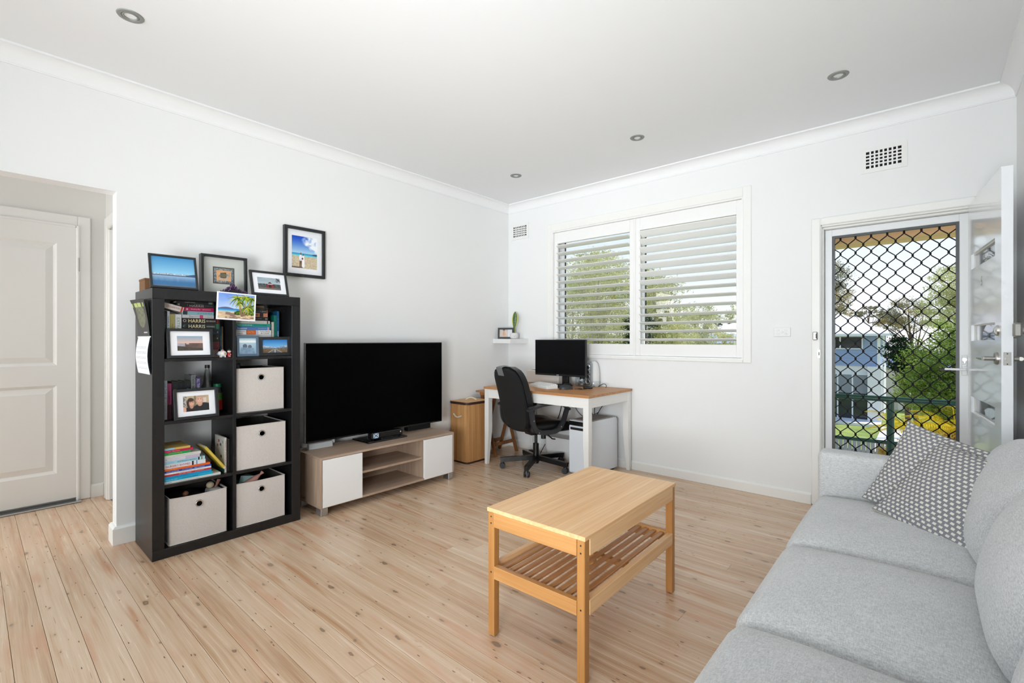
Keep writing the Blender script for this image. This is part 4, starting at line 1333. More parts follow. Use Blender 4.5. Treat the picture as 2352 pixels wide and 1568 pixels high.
t = thing('headset', 'folded black headset lying below the monitor', 'headset', (1.02, -0.375, 0.752))
part('ear_cup', MB().lathe([(0, 0.0), (0.034, 0.0), (0.038, 0.012), (0.034, 0.028), (0.015, 0.034), (0, 0.034)], (-0.05, 0.0, 0.0), 20), 'black_plastic', t, 50)
part('ear_cup', MB().lathe([(0, 0.0), (0.034, 0.0), (0.038, 0.012), (0.032, 0.034), (0.015, 0.044), (0, 0.046)], (0.05, -0.015, 0.0), 20), 'black_plastic', t, 50)
part('headband', MB().tube(arc_pts((-0.08, 0.01, 0.012), (0.085, 0.0, 0.012), (0.0, 0.09, 0.02), 14), 0.008, 8), 'black_plastic', t, 60)

# clear plastic computer speaker set: subwoofer dome, stick speaker
t = thing('clear_speaker', 'clear acrylic stick speaker beside the monitor', 'speaker', (1.178, -0.165, 0.752))
part('foot_ring', MB().lathe([(0.030, 0.0), (0.055, 0.0), (0.055, 0.012), (0.034, 0.02), (0.030, 0.012)], n=24), 'clear_plastic', t, 50)
sh = MB().rbox(-0.035, 0.035, -0.03, 0.03, 0.012, 0.245, 0.028, (3, 3, 8))
part('clear_shell', sh, 'clear_plastic', t, 60)
for z in (0.055, 0.10, 0.145, 0.19):
    d = part('driver', MB().lathe([(0, -0.024), (0.008, -0.026), (0.020, -0.030), (0.022, -0.026), (0.022, -0.018), (0, -0.01)], (0, 0, z), 20, 'y'), 'silver', t, 40)
    part('driver_cone', MB().lathe([(0, -0.0285), (0.007, -0.0292), (0.016, -0.0315)], (0, 0, z), 20, 'y'), 'grey_plastic', d, 40)
part('spine', MB().cbox(-0.012, 0.012, 0.008, 0.02, 0.02, 0.23, 0.003), 'silver', t)
t = thing('subwoofer', 'clear acrylic dome subwoofer behind the monitor foot', 'speaker', (1.062, -0.105, 0.752))
part('clear_dome', MB().lathe([(0.06, 0.0), (0.068, 0.02), (0.072, 0.05), (0.068, 0.08), (0.05, 0.11), (0.025, 0.122), (0.0, 0.124)], n=28), 'clear_plastic', t, 60)
part('bass_driver', MB().lathe([(0, 0.01), (0.042, 0.01), (0.046, 0.03), (0.028, 0.05), (0.026, 0.07), (0, 0.07)], n=24), 'silver', t, 50)
part('magnet', MB().cyl((0, 0, 0.07), (0, 0, 0.092), 0.026, n=20), 'grey_plastic', t, 40)
t = thing('white_dome_speaker', 'white rounded speaker back against the wall by the window', 'speaker', (1.170, -0.066, 0.752))
part('shell', MB().lathe([(0.0, 0.0), (0.05, 0.0), (0.055, 0.03), (0.056, 0.12), (0.05, 0.19), (0.036, 0.228), (0.018, 0.245), (0, 0.248)], n=28), 'white_plastic', t, 60)
part('clear_foot', MB().lathe([(0.057, 0.0), (0.062, 0.004), (0.062, 0.05), (0.058, 0.056)], n=28), 'clear_plastic', t, 60)
t = thing('media_box', 'flat black oval gadget on the desk below the speakers', 'gadget', (1.245, -0.295, 0.752), (0, 0, rad(10)))
part('case', MB().rbox(-0.042, 0.042, -0.024, 0.024, 0.0, 0.022, 0.010, (6, 4, 2)), 'black_plastic', t, 60)

# printer against the wall
t = thing('printer', 'cream inkjet printer against the wall behind the monitor', 'printer', (0.605, -0.088, 0.752))
part('body', MB().cbox(-0.21, 0.21, -0.075, 0.072, 0.0, 0.134, 0.008), 'warm_white_plastic', t)
part('paper_slot', MB().box(-0.15, 0.19, -0.05, 0.0, 0.1335, 0.1355), 'black_plastic', t)
part('scanner_lid', MB().cbox(-0.20, 0.205, 0.004, 0.070, 0.135, 0.147, 0.004), 'white_plastic', t)
part('paper_sheet', MB().add([(-0.15, 0.0, 0.136), (0.15, 0.0, 0.136), (0.15, 0.0, 0.143), (-0.15, 0.0, 0.143)], [(0, 1, 2, 3)]), 'mount_white', t)

# ------------------------------------------------------------------ computer tower
t = thing('computer_tower', 'white computer tower standing under the desk', 'computer', (1.315, -0.305, 0), (0, 0, rad(-4)))
cw, cd, ch = 0.105, 0.225, 0.488
m = MB().prism([(-cd, 0.02), (cd, 0.02), (cd, ch - 0.022), (cd - 0.022, ch), (-cd, ch)], -cw, cw, 'x')
part('case_body', m, 'case_white', t)
part('top_grille', MB().cbox(-cw + 0.012, cw - 0.012, -cd + 0.02, cd - 0.05, ch, ch + 0.006, 0.003), 'case_top', t)
fp = part('front_door', MB().cbox(-cw + 0.002, cw - 0.002, -cd - 0.010, -cd, 0.03, ch - 0.052, 0.003), 'case_white', t)
part('front_slot', MB().box(-cw + 0.002, cw - 0.002, -cd - 0.009, -cd + 0.001, ch - 0.044, ch - 0.006), 'bezel', t)
part('port_strip', MB().box(-cw + 0.018, cw - 0.018, -cd - 0.0125, -cd - 0.009, ch - 0.082, ch - 0.060), 'black_plastic', fp)
part('side_panel', MB().cbox(cw, cw + 0.002, -cd + 0.028, cd - 0.006, 0.03, ch - 0.058, 0.0008), 'case_white', t)
for za, zb in ((0.04, 0.16), (0.18, 0.33)):
    part('air_slot', MB().box(cw - 0.001, cw + 0.0015, -cd + 0.004, -cd + 0.014, za, zb), 'bezel', t)
for a in (-1, 1):
    for b in (-1, 1):
        part('foot', MB().cyl((a * 0.075, b * 0.18, 0), (a * 0.075, b * 0.18, 0.02), 0.018, n=12), 'rubber', t)

# white tub and leads under the desk
t = thing('plastic_tub', 'white rounded plastic tub on the floor under the desk', 'tub', (0.905, -0.105, 0))
part('tub_body', MB().add(*(lambda P: ([(x, y, z) for z, k in ((0.0, 0.80), (0.03, 0.90), (0.10, 0.98), (0.20, 1.0)) for x, y in [(p[0] * k, p[1] * k) for p in P]],
     [(l * len(P) + i, l * len(P) + (i + 1) % len(P), (l + 1) * len(P) + (i + 1) % len(P), (l + 1) * len(P) + i) for l in range(3) for i in range(len(P))] + [tuple(range(len(P) - 1, -1, -1))]))(rrect(0.27, 0.085, 0.06))), 'white_plastic', t, 50)
part('tub_lid', MB().prism(rrect(0.275, 0.09, 0.064), 0.20, 0.222, 'z'), 'white_plastic', t, 40)
def cord(name, label, pts, r=0.003):
    P = [Vector(p) for p in pts]
    out = []
    for i in range(len(P) - 1):
        p0, p1, p2, p3 = P[max(i - 1, 0)], P[i], P[i + 1], P[min(i + 2, len(P) - 1)]
        for k in range(6):
            u = k / 6
            out.append(0.5 * ((2 * p1) + (-p0 + p2) * u + (2 * p0 - 5 * p1 + 4 * p2 - p3) * u * u + (-p0 + 3 * p1 - 3 * p2 + p3) * u ** 3))
    out.append(P[-1])
    tag(MB().tube(out, r, 6).build(name, 'cable', None, 60), label, 'cable', 'leads under and on the desk')
cord('power_cable', 'thick black lead hanging straight behind the office chair', [(0.78, -0.03, 0.72), (0.77, -0.028, 0.6), (0.74, -0.028, 0.45), (0.66, -0.03, 0.28), (0.60, -0.20, 0.012)], 0.004)
cord('power_cable', 'thin black lead looping behind the desk toward the tower', [(0.88, -0.025, 0.70), (0.93, -0.025, 0.52), (1.02, -0.03, 0.44), (1.12, -0.045, 0.455), (1.21, -0.06, 0.50)], 0.0025)
cord('power_cable', 'black lead falling in a slant into the computer tower', [(1.03, -0.03, 0.70), (1.08, -0.04, 0.58), (1.15, -0.05, 0.46), (1.19, -0.055, 0.30)], 0.0035)
cord('power_cable', 'black lead curling from the desk edge near the tower', [(1.17, -0.03, 0.72), (1.155, -0.03, 0.55), (1.17, -0.04, 0.45), (1.25, -0.05, 0.56), (1.33, -0.04, 0.62)], 0.0032)
cord('power_cable', 'black lead trailing over the floor under the desk', [(0.36, -0.06, 0.008), (0.55, -0.235, 0.008), (0.80, -0.235, 0.008), (1.02, -0.235, 0.008), (1.17, -0.16, 0.008)], 0.004)
cord('speaker_cable', 'black lead arching up behind the white speaker', [(1.24, -0.10, 0.756), (1.29, -0.09, 0.785), (1.325, -0.10, 0.775), (1.34, -0.13, 0.756)], 0.003)
cord('speaker_cable', 'tangled black lead beside the mouse', [(1.185, -0.43, 0.756), (1.21, -0.40, 0.758), (1.19, -0.36, 0.758), (1.24, -0.385, 0.757), (1.23, -0.43, 0.757), (1.27, -0.40, 0.757), (1.27, -0.35, 0.757)], 0.0025)
t = thing('power_board', 'black power plug block on the floor under the tray table', 'plug', (0.46, -0.12, 0))
part('block', MB().cbox(-0.05, 0.05, -0.025, 0.025, 0, 0.03, 0.005), 'black_plastic', t)

# ------------------------------------------------------------------ office chair
CA = rad(72) - PI / 2        # chair looks along local +Y
t = thing('office_chair', 'black office chair with taped backrest pulled up to the desk', 'chair', (0.850, -0.572, 0), (0, 0, CA))
for k in range(5):
    a = rad(5 + 72 * k) - CA
    d = Vector((math.cos(a), math.sin(a), 0))
    r1 = 0.315
    arm = MB().tube([d * 0.02 + Vector((0, 0, 0.105)), d * (r1 - 0.03) + Vector((0, 0, 0.085)), d * (r1 + 0.02) + Vector((0, 0, 0.080))], 0, flat=(0.036, 0.042, (0, 0, 1)))
    leg = part('base_arm', arm, 'black_metal', t)
    c = d * r1
    s = Vector((-d.y, d.x, 0))
    w1, w2 = c + s * 0.012, c - s * 0.012
    cs = MB()
    for wv, sg in ((w1, 1), (w2, -1)):
        cs.cyl(wv + Vector((0, 0, 0.027)), wv + s * sg * 0.012 + Vector((0, 0, 0.027)), 0.027, 0.025, n=18)
    cw_ = part('caster_wheel', cs, 'rubber', leg, 40)
    part('caster_hood', MB().cyl(c + Vector((0, 0, 0.03)), c + Vector((0, 0, 0.062)), 0.024, 0.016, n=14), 'black_plastic', leg, 40)
part('gas_column', MB().cyl((0, 0, 0.05), (0, 0, 0.235), 0.027, n=20).cyl((0, 0, 0.235), (0, 0, 0.34), 0.014, n=16), 'black_metal', t, 40)
part('hub', MB().cyl((0, 0, 0.065), (0, 0, 0.125), 0.034, n=20), 'black_metal', t, 40)
part('tilt_mechanism', MB().cbox(-0.06, 0.06, -0.09, 0.10, 0.325, 0.36, 0.006).cyl((0.0, 0.085, 0.27), (0.0, 0.085, 0.33), 0.024, n=16), 'black_plastic', t, 40)
part('tilt_lever', MB().tube([(0.04, 0.05, 0.33), (0.11, 0.06, 0.325), (0.19, 0.05, 0.305), (0.235, 0.05, 0.31)], 0.006, 8), 'black_plastic', t, 60)
def seatw(p, u, v, w):
    q = Vector(p)
    if w > 0:
        q.z += 0.012 * u * u - 0.018 * max(0, v) ** 2
    return q
part('seat', MB().rbox(-0.235, 0.235, -0.20, 0.26, 0.365, 0.455, 0.04, (8, 8, 3), 0.012, seatw), 'black_leather', t, 70)
# backrest: tall rounded slab leaning back, fabric behind and leatherette in front
def back_out(z):
    u = (z - 0.40) / 0.575
    return 0.195 + 0.035 * math.sin(PI * min(1, u * 0.75 + 0.12))
def back_line(z):
    u = (z - 0.36) / 0.60
    return -0.215 - 0.055 * u - 0.085 * u * u
def slab(y_off0, y_off1, shrink, nz=22, nx=10):
    m = MB()
    rows = []
    zlo, zhi = 0.375 + shrink, 0.965 - shrink
    for j in range(nz + 1):
        z = zlo + (zhi - zlo) * j / nz
        w = back_out(z) - shrink
        e = min((zhi - z), (z - zlo))
        rr = 0.12
        if e < rr:
            w -= rr * (1 - math.sqrt(max(0, 1 - ((rr - e) / rr) ** 2)))
        rows.append((z, max(0.02, w)))
    vs, fs = [], []
    for f, yo in ((0, y_off0), (1, y_off1)):
        for z, w in rows:
            for i in range(nx + 1):
                u = -1 + 2 * i / nx
                vs.append((w * u, back_line(z) + yo - 0.028 * (1 - u * u) * 0.8, z))
    N = (nz + 1) * (nx + 1)
    for j in range(nz):
        for i in range(nx):
            a = j * (nx + 1) + i
            q = (a, a + 1, a + nx + 2, a + nx + 1)
            fs.append(q)
            fs.append(tuple(N + k for k in reversed(q)))
    edge = [j * (nx + 1) for j in range(nz + 1)] + [nz * (nx + 1) + i for i in range(1, nx + 1)] + [j * (nx + 1) + nx for j in range(nz - 1, -1, -1)] + [i for i in range(nx - 1, 0, -1)]
    L = len(edge)
    for k in range(L):
        a, b = edge[k], edge[(k + 1) % L]
        fs.append((a, N + a, N + b, b))
    return m.add(vs, fs)
part('back_cover', slab(-0.012, 0.018, 0.012), 'black_fabric', t, 60)
part('backrest', slab(0.018, 0.075, 0.0), 'black_leather', t, 60)
tpm = MB()
cols_, rws = 7, [(0.880, 0), (0.905, 0), (0.930, 0), (0.948, 0), (0.9555, 1), (0.9655, 2), (0.969, 3)]
for i in range(cols_):
    x = -0.082 + 0.112 * i / (cols_ - 1)
    for z, st in rws:
        u = min(1, abs(x) / 0.19)
        sag = 0.0224 * (1 - u * u)
        yb = back_line(min(z, 0.953)) - 0.012 - sag - 0.0025
        if st == 1: yb = back_line(0.953) - 0.012 - sag + 0.0
        if st == 2: yb = back_line(0.955) + 0.020 - sag
        if st == 3: yb = back_line(0.955) + 0.070 - sag
        tpm.v.append((x, yb, z + (0.004 if (st == 0 and z < 0.89 and i % 2) else 0) + (0.002 if st else 0)))
nr = len(rws)
for i in range(cols_ - 1):
    for j in range(nr - 1):
        tpm.f.append((i * nr + j, (i + 1) * nr + j, (i + 1) * nr + j + 1, i * nr + j + 1))
part('tape_patch', tpm, 'duct_tape', t, 40, label='grey duct tape over the top edge')
for s in (-1, 1):
    x = s * 0.262
    # closed loop arm: up the back, forward along the arm rest, down to the seat
    loop = [(x - s * 0.02, -0.225, 0.62), (x, -0.215, 0.52), (x, -0.195, 0.44), (x, -0.14, 0.395), (x, -0.02, 0.385), (x, 0.06, 0.40), (x, 0.115, 0.46), (x, 0.15, 0.545), (x, 0.165, 0.585)]
    pts = []
    P = [Vector(p) for p in loop]
    for i in range(len(P) - 1):
        p0, p1, p2, p3 = P[max(i - 1, 0)], P[i], P[i + 1], P[min(i + 2, len(P) - 1)]
        for k in range(4):
            u = k / 4
            pts.append(0.5 * ((2 * p1) + (-p0 + p2) * u + (2 * p0 - 5 * p1 + 4 * p2 - p3) * u * u + (-p0 + 3 * p1 - 3 * p2 + p3) * u ** 3))
    pts.append(P[-1])
    a = part('arm_frame', MB().tube(pts, 0, flat=(0.040, 0.026, (1, 0, 0))), 'grey_plastic', t, 50)
    top = [(x, -0.255, 0.588), (x, -0.17, 0.618), (x, -0.05, 0.634), (x, 0.07, 0.630), (x, 0.135, 0.608), (x, 0.185, 0.575)]
    P = [Vector(p) for p in top]
    pts = []
    for i in range(len(P) - 1):
        p0, p1, p2, p3 = P[max(i - 1, 0)], P[i], P[i + 1], P[min(i + 2, len(P) - 1)]
        for k in range(4):
            u = k / 4
            pts.append(0.5 * ((2 * p1) + (-p0 + p2) * u + (2 * p0 - 5 * p1 + 4 * p2 - p3) * u * u + (-p0 + 3 * p1 - 3 * p2 + p3) * u ** 3))
    pts.append(P[-1])
    part('arm_rest', MB().tube(pts, 0, flat=(0.018, 0.052, (1, 0, 0))), 'grey_plastic', t, 50)
    for q in ((-0.205, 0.50), (-0.15, 0.392), (0.09, 0.425)):
        part('bolt', MB().cyl((x, q[0], q[1]), (x + s * 0.015, q[0], q[1]), 0.006, n=8), 'steel', a)

# ------------------------------------------------------------------ corner shelf with frame and plant
t = thing('corner_shelf', 'white corner shelf holding a plant and photo frame', 'shelf', (0, 0, 1.168))
part('board', MB().prism([(0.001, -0.001), (0.001, -0.256), (0.265, -0.272), (0.296, -0.001)][::-1], 0.0, 0.048, 'z'), 'white_gloss', t)
t = thing('snake_plant', 'single upright snake plant leaf in a small white pot', 'plant', (0.185, -0.115, 1.2165))
part('pot', MB().lathe([(0.0, 0.0), (0.036, 0.0), (0.047, 0.012), (0.050, 0.032), (0.046, 0.054), (0.036, 0.066), (0.032, 0.064), (0.036, 0.054), (0.0, 0.054)], n=28), cmat((226, 222, 220), 0.5), t, 50)
part('soil', MB().cyl((0, 0, 0.054), (0, 0, 0.058), 0.034, n=20), 'soil', t)
fc = Vector((CAM_X - 0.185, CAM_Y + 0.115, 0)).normalized()
fr_ = Vector((-fc.y, fc.x, 0))
face = MB()
for du, dz, r in ((-0.012, 0.034, 0.003), (0.012, 0.034, 0.003), (0.0, 0.027, 0.0035)):
    p = fc * 0.049 + fr_ * du + Vector((0, 0, dz))
    face.cyl(p - fc * 0.004, p + fc * 0.0006, r, n=8)
part('painted_face', face, cmat((70, 66, 64)), t)
def leaf_mat():
    q = NT('variegated_snake_leaf')
    uv = q.coord('UV')
    s = q.n('ShaderNodeSeparateXYZ', {0: uv})
    ed = q.step(q.math('ABSOLUTE', q.math('SUBTRACT', s.outputs[0], 0.5)), 0.33, 0.37)
    st = q.noise(q.scaled(q.coord('Object'), (40, 40, 260)), 1.0, 3.0)
    g = q.mix(q.step(st, 0.42, 0.6), rgb(46, 74, 40), rgb(100, 130, 76))
    q.set(color=q.mix(ed, g, rgb(206, 208, 96)), rough=0.4)
    return q.m
m = MB()
m.uv = []
prof = [(0.0, 0.011, 0.0), (0.04, 0.012, 0.0), (0.075, 0.016, 0.002), (0.11, 0.027, 0.005), (0.145, 0.035, 0.008), (0.18, 0.036, 0.010), (0.21, 0.030, 0.011), (0.235, 0.018, 0.011), (0.252, 0.002, 0.011)]
for s in (0, 1):
    for z, w, off in prof:
        for i in range(7):
            u = -1 + i / 3
            p = fr_ * (w * u * 0.92 + off) + fc * (-0.010 * (1 - u * u) + (0.002 if s else 0)) + Vector((0, 0, 0.05 + z))
            m.v.append(tuple(p))
            m.uv.append((i / 6, z / 0.252))
n1 = len(prof) * 7
for s in (0, 1):
    for j in range(len(prof) - 1):
        for i in range(6):
            q = (s * n1 + j * 7 + i, s * n1 + j * 7 + i + 1, s * n1 + (j + 1) * 7 + i + 1, s * n1 + (j + 1) * 7 + i)
            m.f.append(q if s else tuple(reversed(q)))
part('leaf', m, leaf_mat(), t, 70)
# ------------------------------------------------------------------ bookcase
BX0, BX1, BY0, BY1, BH = 0.049, 0.439, -3.420, -2.611, 1.491
BC = Vector((0.244, -3.0155, 0))
t = thing('bookcase', 'black eight-cube bookcase against the white wall', 'bookcase', tuple(BC))
def bb(x0, x1, y0, y1, z0, z1, b=0.0012):
    return MB().cbox(x0 - BC.x, x1 - BC.x, y0 - BC.y, y1 - BC.y, z0, z1, b)
part('top_panel', bb(BX0, BX1, BY0, BY1, 1.433, BH), 'black_wood', t)
part('bottom_panel', bb(BX0, BX1, BY0, BY1, 0.0, 0.053), 'black_wood', t)
part('side_panel', bb(BX0, BX1, BY0, BY0 + 0.056, 0.053, 1.433), 'black_wood', t)
part('side_panel', bb(BX0, BX1, BY1 - 0.056, BY1, 0.053, 1.433), 'black_wood', t)
CYL, CYR = -3.021, -3.003
part('divider', bb(BX0, BX1 - 0.001, CYL, CYR, 0.053, 1.433, 0.0006), 'black_wood', t)
SH = [0.053, 0.403, 0.754, 1.102]
for z in SH[1:]:
    part('shelf', bb(BX0, BX1 - 0.001, BY0 + 0.056, CYL, z - 0.017, z, 0.0006), 'black_wood', t)
    part('shelf', bb(BX0, BX1 - 0.001, CYR, BY1 - 0.056, z - 0.017, z, 0.0006), 'black_wood', t)

# ------------------------------------------------------------------ fabric bins and what is in them
def fabric_bin(label, y0, y1, xf, z0, h, depth=0.34, sag=0.0):
    cy, hw = (y0 + y1) / 2, (y1 - y0) / 2
    t = thing('storage_bin', label, 'storage bin', (xf - depth / 2, cy, z0), group='oatmeal fabric bins in the bookcase')
    hd = depth / 2
    n = 14
    hole_z, hole_r = h - 0.058, 0.0155
    # front panel with a round hole, slightly bowed, soft top line
    def fx(y, z):
        u, v = y / hw, z / h
        return hd + 0.004 * math.cos(u * 1.5) * math.sin(PI * v) + 0.003 * math.sin(3 * u + 2) * (1 - v)
    def topz(y):
        return h - sag * (1 - (y / hw) ** 2)
    m = MB()
    ring = 24
    ctr = []
    for i in range(ring):
        a = 2 * PI * i / ring
        yy, zz = hole_r * math.cos(a), hole_z + hole_r * math.sin(a)
        m.v.append((fx(yy, zz), yy, zz))
    rings = [0.06, 0.2, 0.45, 0.75, 1.0]
    for rr in rings:
        for i in range(ring):
            a = 2 * PI * i / ring
            ca, sa = math.cos(a), math.sin(a)
            k = min(hw / abs(ca) if abs(ca) > 1e-6 else 9, ((h - hole_z) if sa > 0 else hole_z) / abs(sa) if abs(sa) > 1e-6 else 9)
            rad_ = hole_r + (k - hole_r) * rr
            yy, zz = rad_ * ca, hole_z + rad_ * sa
            if rr == 1.0 and sa > 0 and abs(zz - h) < 1e-6:
                zz = topz(yy)
            m.v.append((fx(yy, zz), yy, zz))
    for k in range(len(rings)):
        for i in range(ring):
            j = (i + 1) % ring
            m.f.append((k * ring + i, (k + 1) * ring + i, (k + 1) * ring + j, k * ring + j))
    # corners of the front panel
    for (yy, zz) in ((-hw, 0.0), (hw, 0.0), (hw, h), (-hw, h)):
        b = len(m.v)
        m.v.append((fx(yy, zz), yy, zz))
        last = (len(rings)) * ring
        # nearest two rim verts
        d = sorted(range(ring), key=lambda i: (m.v[last + i][1] - yy) ** 2 + (m.v[last + i][2] - zz) ** 2)[:2]
        a_, b_ = d
        if (b_ - a_) % ring != 1:
            a_, b_ = b_, a_
        m.f.append((last + a_, b, last + b_))
    part('front_panel', m, 'bin', t, 60)
    part('side_panel', MB().add([(-hd, -hw, 0), (hd, -hw, 0), (hd, -hw, h), (-hd, -hw, h), (-hd, -hw + 0.004, 0), (hd, -hw + 0.004, 0), (hd, -hw + 0.004, h), (-hd, -hw + 0.004, h)], [(0, 1, 2, 3), (7, 6, 5, 4), (3, 2, 6, 7)]), 'bin', t)
    part('side_panel', MB().add([(-hd, hw, 0), (hd, hw, 0), (hd, hw, h), (-hd, hw, h), (-hd, hw - 0.004, 0), (hd, hw - 0.004, 0), (hd, hw - 0.004, h), (-hd, hw - 0.004, h)], [(3, 2, 1, 0), (4, 5, 6, 7), (7, 6, 2, 3)]), 'bin', t)
    part('back_panel', MB().box(-hd, -hd + 0.004, -hw + 0.004, hw - 0.004, 0, h), 'bin_inside', t)
    part('lining', MB().box(-hd + 0.004, hd - 0.008, -hw + 0.004, hw - 0.004, 0.002, 0.006).box(-hd + 0.004, hd - 0.006, -hw + 0.004, -hw + 0.006, 0.006, h - 0.004).box(-hd + 0.004, hd - 0.006, hw - 0.006, hw - 0.004, 0.006, h - 0.004), 'bin_inside', t)
    part('grommet', MB().lathe([(hole_r - 0.002, 0.0), (hole_r - 0.001, 0.004), (hole_r + 0.003, 0.005), (hole_r + 0.0055, 0.002), (hole_r + 0.006, 0.0)], (fx(0, hole_z), 0, hole_z), 28, 'x'), 'chrome', t, 50)
    part('base_piping', MB().tube([(hd - 0.10, -hw - 0.001, 0.003), (fx(-hw, 0) - 0.004, -hw - 0.001, 0.003), (fx(-hw, 0) + 0.001, -hw + 0.004, 0.003), (fx(0, 0) + 0.001, 0, 0.003), (fx(hw, 0) + 0.001, hw - 0.004, 0.003), (fx(hw, 0) - 0.004, hw + 0.001, 0.003), (hd - 0.10, hw + 0.001, 0.003)], 0.003, 6), 'bin_edge', t, 60)
    rim = [(fx(-hw + 2 * hw * i / n, h) + 0.0005, -hw + 2 * hw * i / n, topz(-hw + 2 * hw * i / n)) for i in range(n + 1)]
    part('rim_binding', MB().tube([(-hd, -hw, h)] + rim + [(-hd, hw, h)], 0.0022, 6), 'bin_edge', t, 60)
    return t
fabric_bin('oatmeal fabric bin beside the photo of a smiling couple', -2.990, -2.706, 0.405, SH[2] + 0.001, 0.272)
fabric_bin('oatmeal fabric bin beside the stack of children\'s books', -2.998, -2.703, 0.425, SH[1] + 0.001, 0.268)
fabric_bin('oatmeal fabric bin at the bottom right, nearest the television stand', -2.998, -2.708, 0.425, SH[0] + 0.001, 0.268, sag=0.004)
fabric_bin('oatmeal fabric bin at the bottom left holding toy balls', -3.338, -3.052, 0.425, SH[0] + 0.001, 0.264, sag=0.006)

def ball(name, label, loc, r, mat, stripes=None):
    t = thing(name, label, 'toy', loc)
    n, m_ = 20, 12
    vs = [(0, 0, -r)]
    fs = []
    for j in range(1, m_):
        a = -PI / 2 + PI * j / m_
        for i in range(n):
            b = 2 * PI * i / n
            vs.append((r * math.cos(a) * math.cos(b), r * math.cos(a) * math.sin(b), r * math.sin(a)))
    vs.append((0, 0, r))
    for i in range(n):
        fs.append((0, 1 + (i + 1) % n, 1 + i))
        for j in range(m_ - 2):
            p, q = 1 + j * n + i, 1 + j * n + (i + 1) % n
            fs.append((p, q, q + n, p + n))
        fs.append((1 + (m_ - 2) * n + i, 1 + (m_ - 2) * n + (i + 1) % n, len(vs) - 1))
    part('ball', MB().add(vs, fs), mat, t, 70)
    for tilt in stripes or ():
        ring = [Matrix.Rotation(tilt, 3, 'Y') @ Matrix.Rotation(0.5, 3, 'X') @ Vector((r * 1.005 * math.cos(2 * PI * i / 24), r * 1.005 * math.sin(2 * PI * i / 24), 0)) for i in range(25)]
        part('seam', MB().tube(ring, 0.0012, 5, caps=False), cmat((60, 44, 40)), t)
    return t
ball('toy_ball', 'cream ball with a dark seam in the bottom left bin', (0.345, -3.115, 0.331), 0.021, cmat((196, 180, 152)), (0.9,))
ball('toy_ball', 'small brown striped ball in the bottom left bin', (0.36, -3.245, 0.313), 0.015, cmat((132, 84, 54)), (0.4, 0.9, 1.4))
t = thing('soft_toy', 'crumpled white soft toy in the bottom left bin', 'toy', (0.35, -3.08, 0.20))
part('plush_body', MB().rbox(-0.08, 0.06, -0.05, 0.025, 0.0, 0.115, 0.03, (4, 4, 4)), cmat((176, 172, 168), 0.9), t, 70)
part('plush_arm', MB().tube([(0.0, -0.015, 0.10), (0.0, 0.0, 0.13), (-0.005, 0.012, 0.155)], [0.007, 0.008, 0.012], 8), cmat((150, 108, 90), 0.9), t, 70)
t = thing('toy_bundle', 'pile of dark toys filling the bottom left bin', 'toy', (0.24, -3.20, 0.065))
part('cloth', MB().rbox(-0.10, 0.14, -0.11, 0.08, 0.0, 0.225, 0.05, (5, 5, 4)), cmat((52, 34, 36), 0.9), t, 70)
t = thing('wrapped_packet', 'pale teal wrapped packet in the bottom right bin', 'packet', (0.33, -2.92, 0.20))
part('wrap', MB().add([(0.0, -0.06, 0.0), (0.05, 0.07, 0.0), (-0.05, 0.07, 0.0), (0.0, -0.02, 0.145), (0.03, 0.055, 0.135), (-0.05, 0.03, 0.14)], [(0, 1, 4, 3), (1, 2, 5, 4), (2, 0, 3, 5), (3, 4, 5), (2, 1, 0)]), cmat((130, 160, 158), 0.35), t)
t = thing('wrapped_packet', 'pink wrapped packet in the bottom right bin', 'packet', (0.36, -2.865, 0.20))
part('wrap', MB().tube([(0.0, -0.07, 0.085), (0.0, 0.0, 0.118), (0.0, 0.03, 0.138)], [0.02, 0.020, 0.006], 10).tube([(0.0, 0.028, 0.136), (0.0, 0.045, 0.150)], [0.005, 0.013], 8), cmat((206, 150, 140), 0.5), t, 60)
t = thing('toy_box', 'dark green patterned box in the bottom right bin', 'box', (0.25, -2.90, 0.061))
part('carton', MB().cbox(-0.08, 0.08, -0.08, 0.05, 0.0, 0.262, 0.003), cmat((16, 62, 56), 0.6), t)
t = thing('cardboard_tube', 'grey cylinder poking up from the upper fabric bin', 'tube', (0.30, -2.955, 0.762))
part('tube_body', MB().cyl((0, 0, 0), (0, 0, 0.285), 0.019, n=20), cmat((92, 92, 94)), t, 40)
part('tube_cap', MB().cyl((0, 0, 0.285), (0, 0, 0.297), 0.0195, n=20), cmat((64, 64, 68)), t, 40)

# ------------------------------------------------------------------ books
RZ90 = Matrix.Rotation(PI / 2, 4, 'Z')
VERT = Matrix(((0, -1, 0, 0), (0, 0, 1, 0), (-1, 0, 0, 0), (0, 0, 0, 1)))    # length down, depth into the case
def book(label, M, length, depth, thick, color, texts=(), bands=(), group=None, board=0.0016, cat='book', paper='paper'):
    t = thing('book', label, cat, group=group)
    t.matrix_world = M
    cov = cmat(color)
    g = 0.002
    part('cover', MB().box(0, length, 0, depth, 0, board).box(0, length, 0, depth, thick - board, thick).box(0, length, 0, board, board, thick - board), cov, t)
    part('pages', MB().box(g, length - g, board, depth - 0.004, board, thick - board), paper, t)
    for x0, x1, c in bands:
        part('spine_band', MB().box(x0, x1, -0.0004, 0.0, 0.0002, thick - 0.0002), cmat(c), t)
    for s, size, xc, c, w, *zz in texts:
        z = zz[0] if zz else thick / 2
        text_part(s, size, frameM((xc, -0.0007, z), (1, 0, 0), (0, 0, 1)), cmat(c), t, width=w)
    return t
def flat(label, y0, y1, z0, z1, color, texts=(), bands=(), xs=0.36, depth=0.13, group=None, ang=0.0):
    M = Matrix.Translation((xs, y0, z0)) @ RZ90 @ Matrix.Rotation(ang, 4, 'Z')
    return book(label, M, y1 - y0, depth, z1 - z0, color, texts, bands, group)
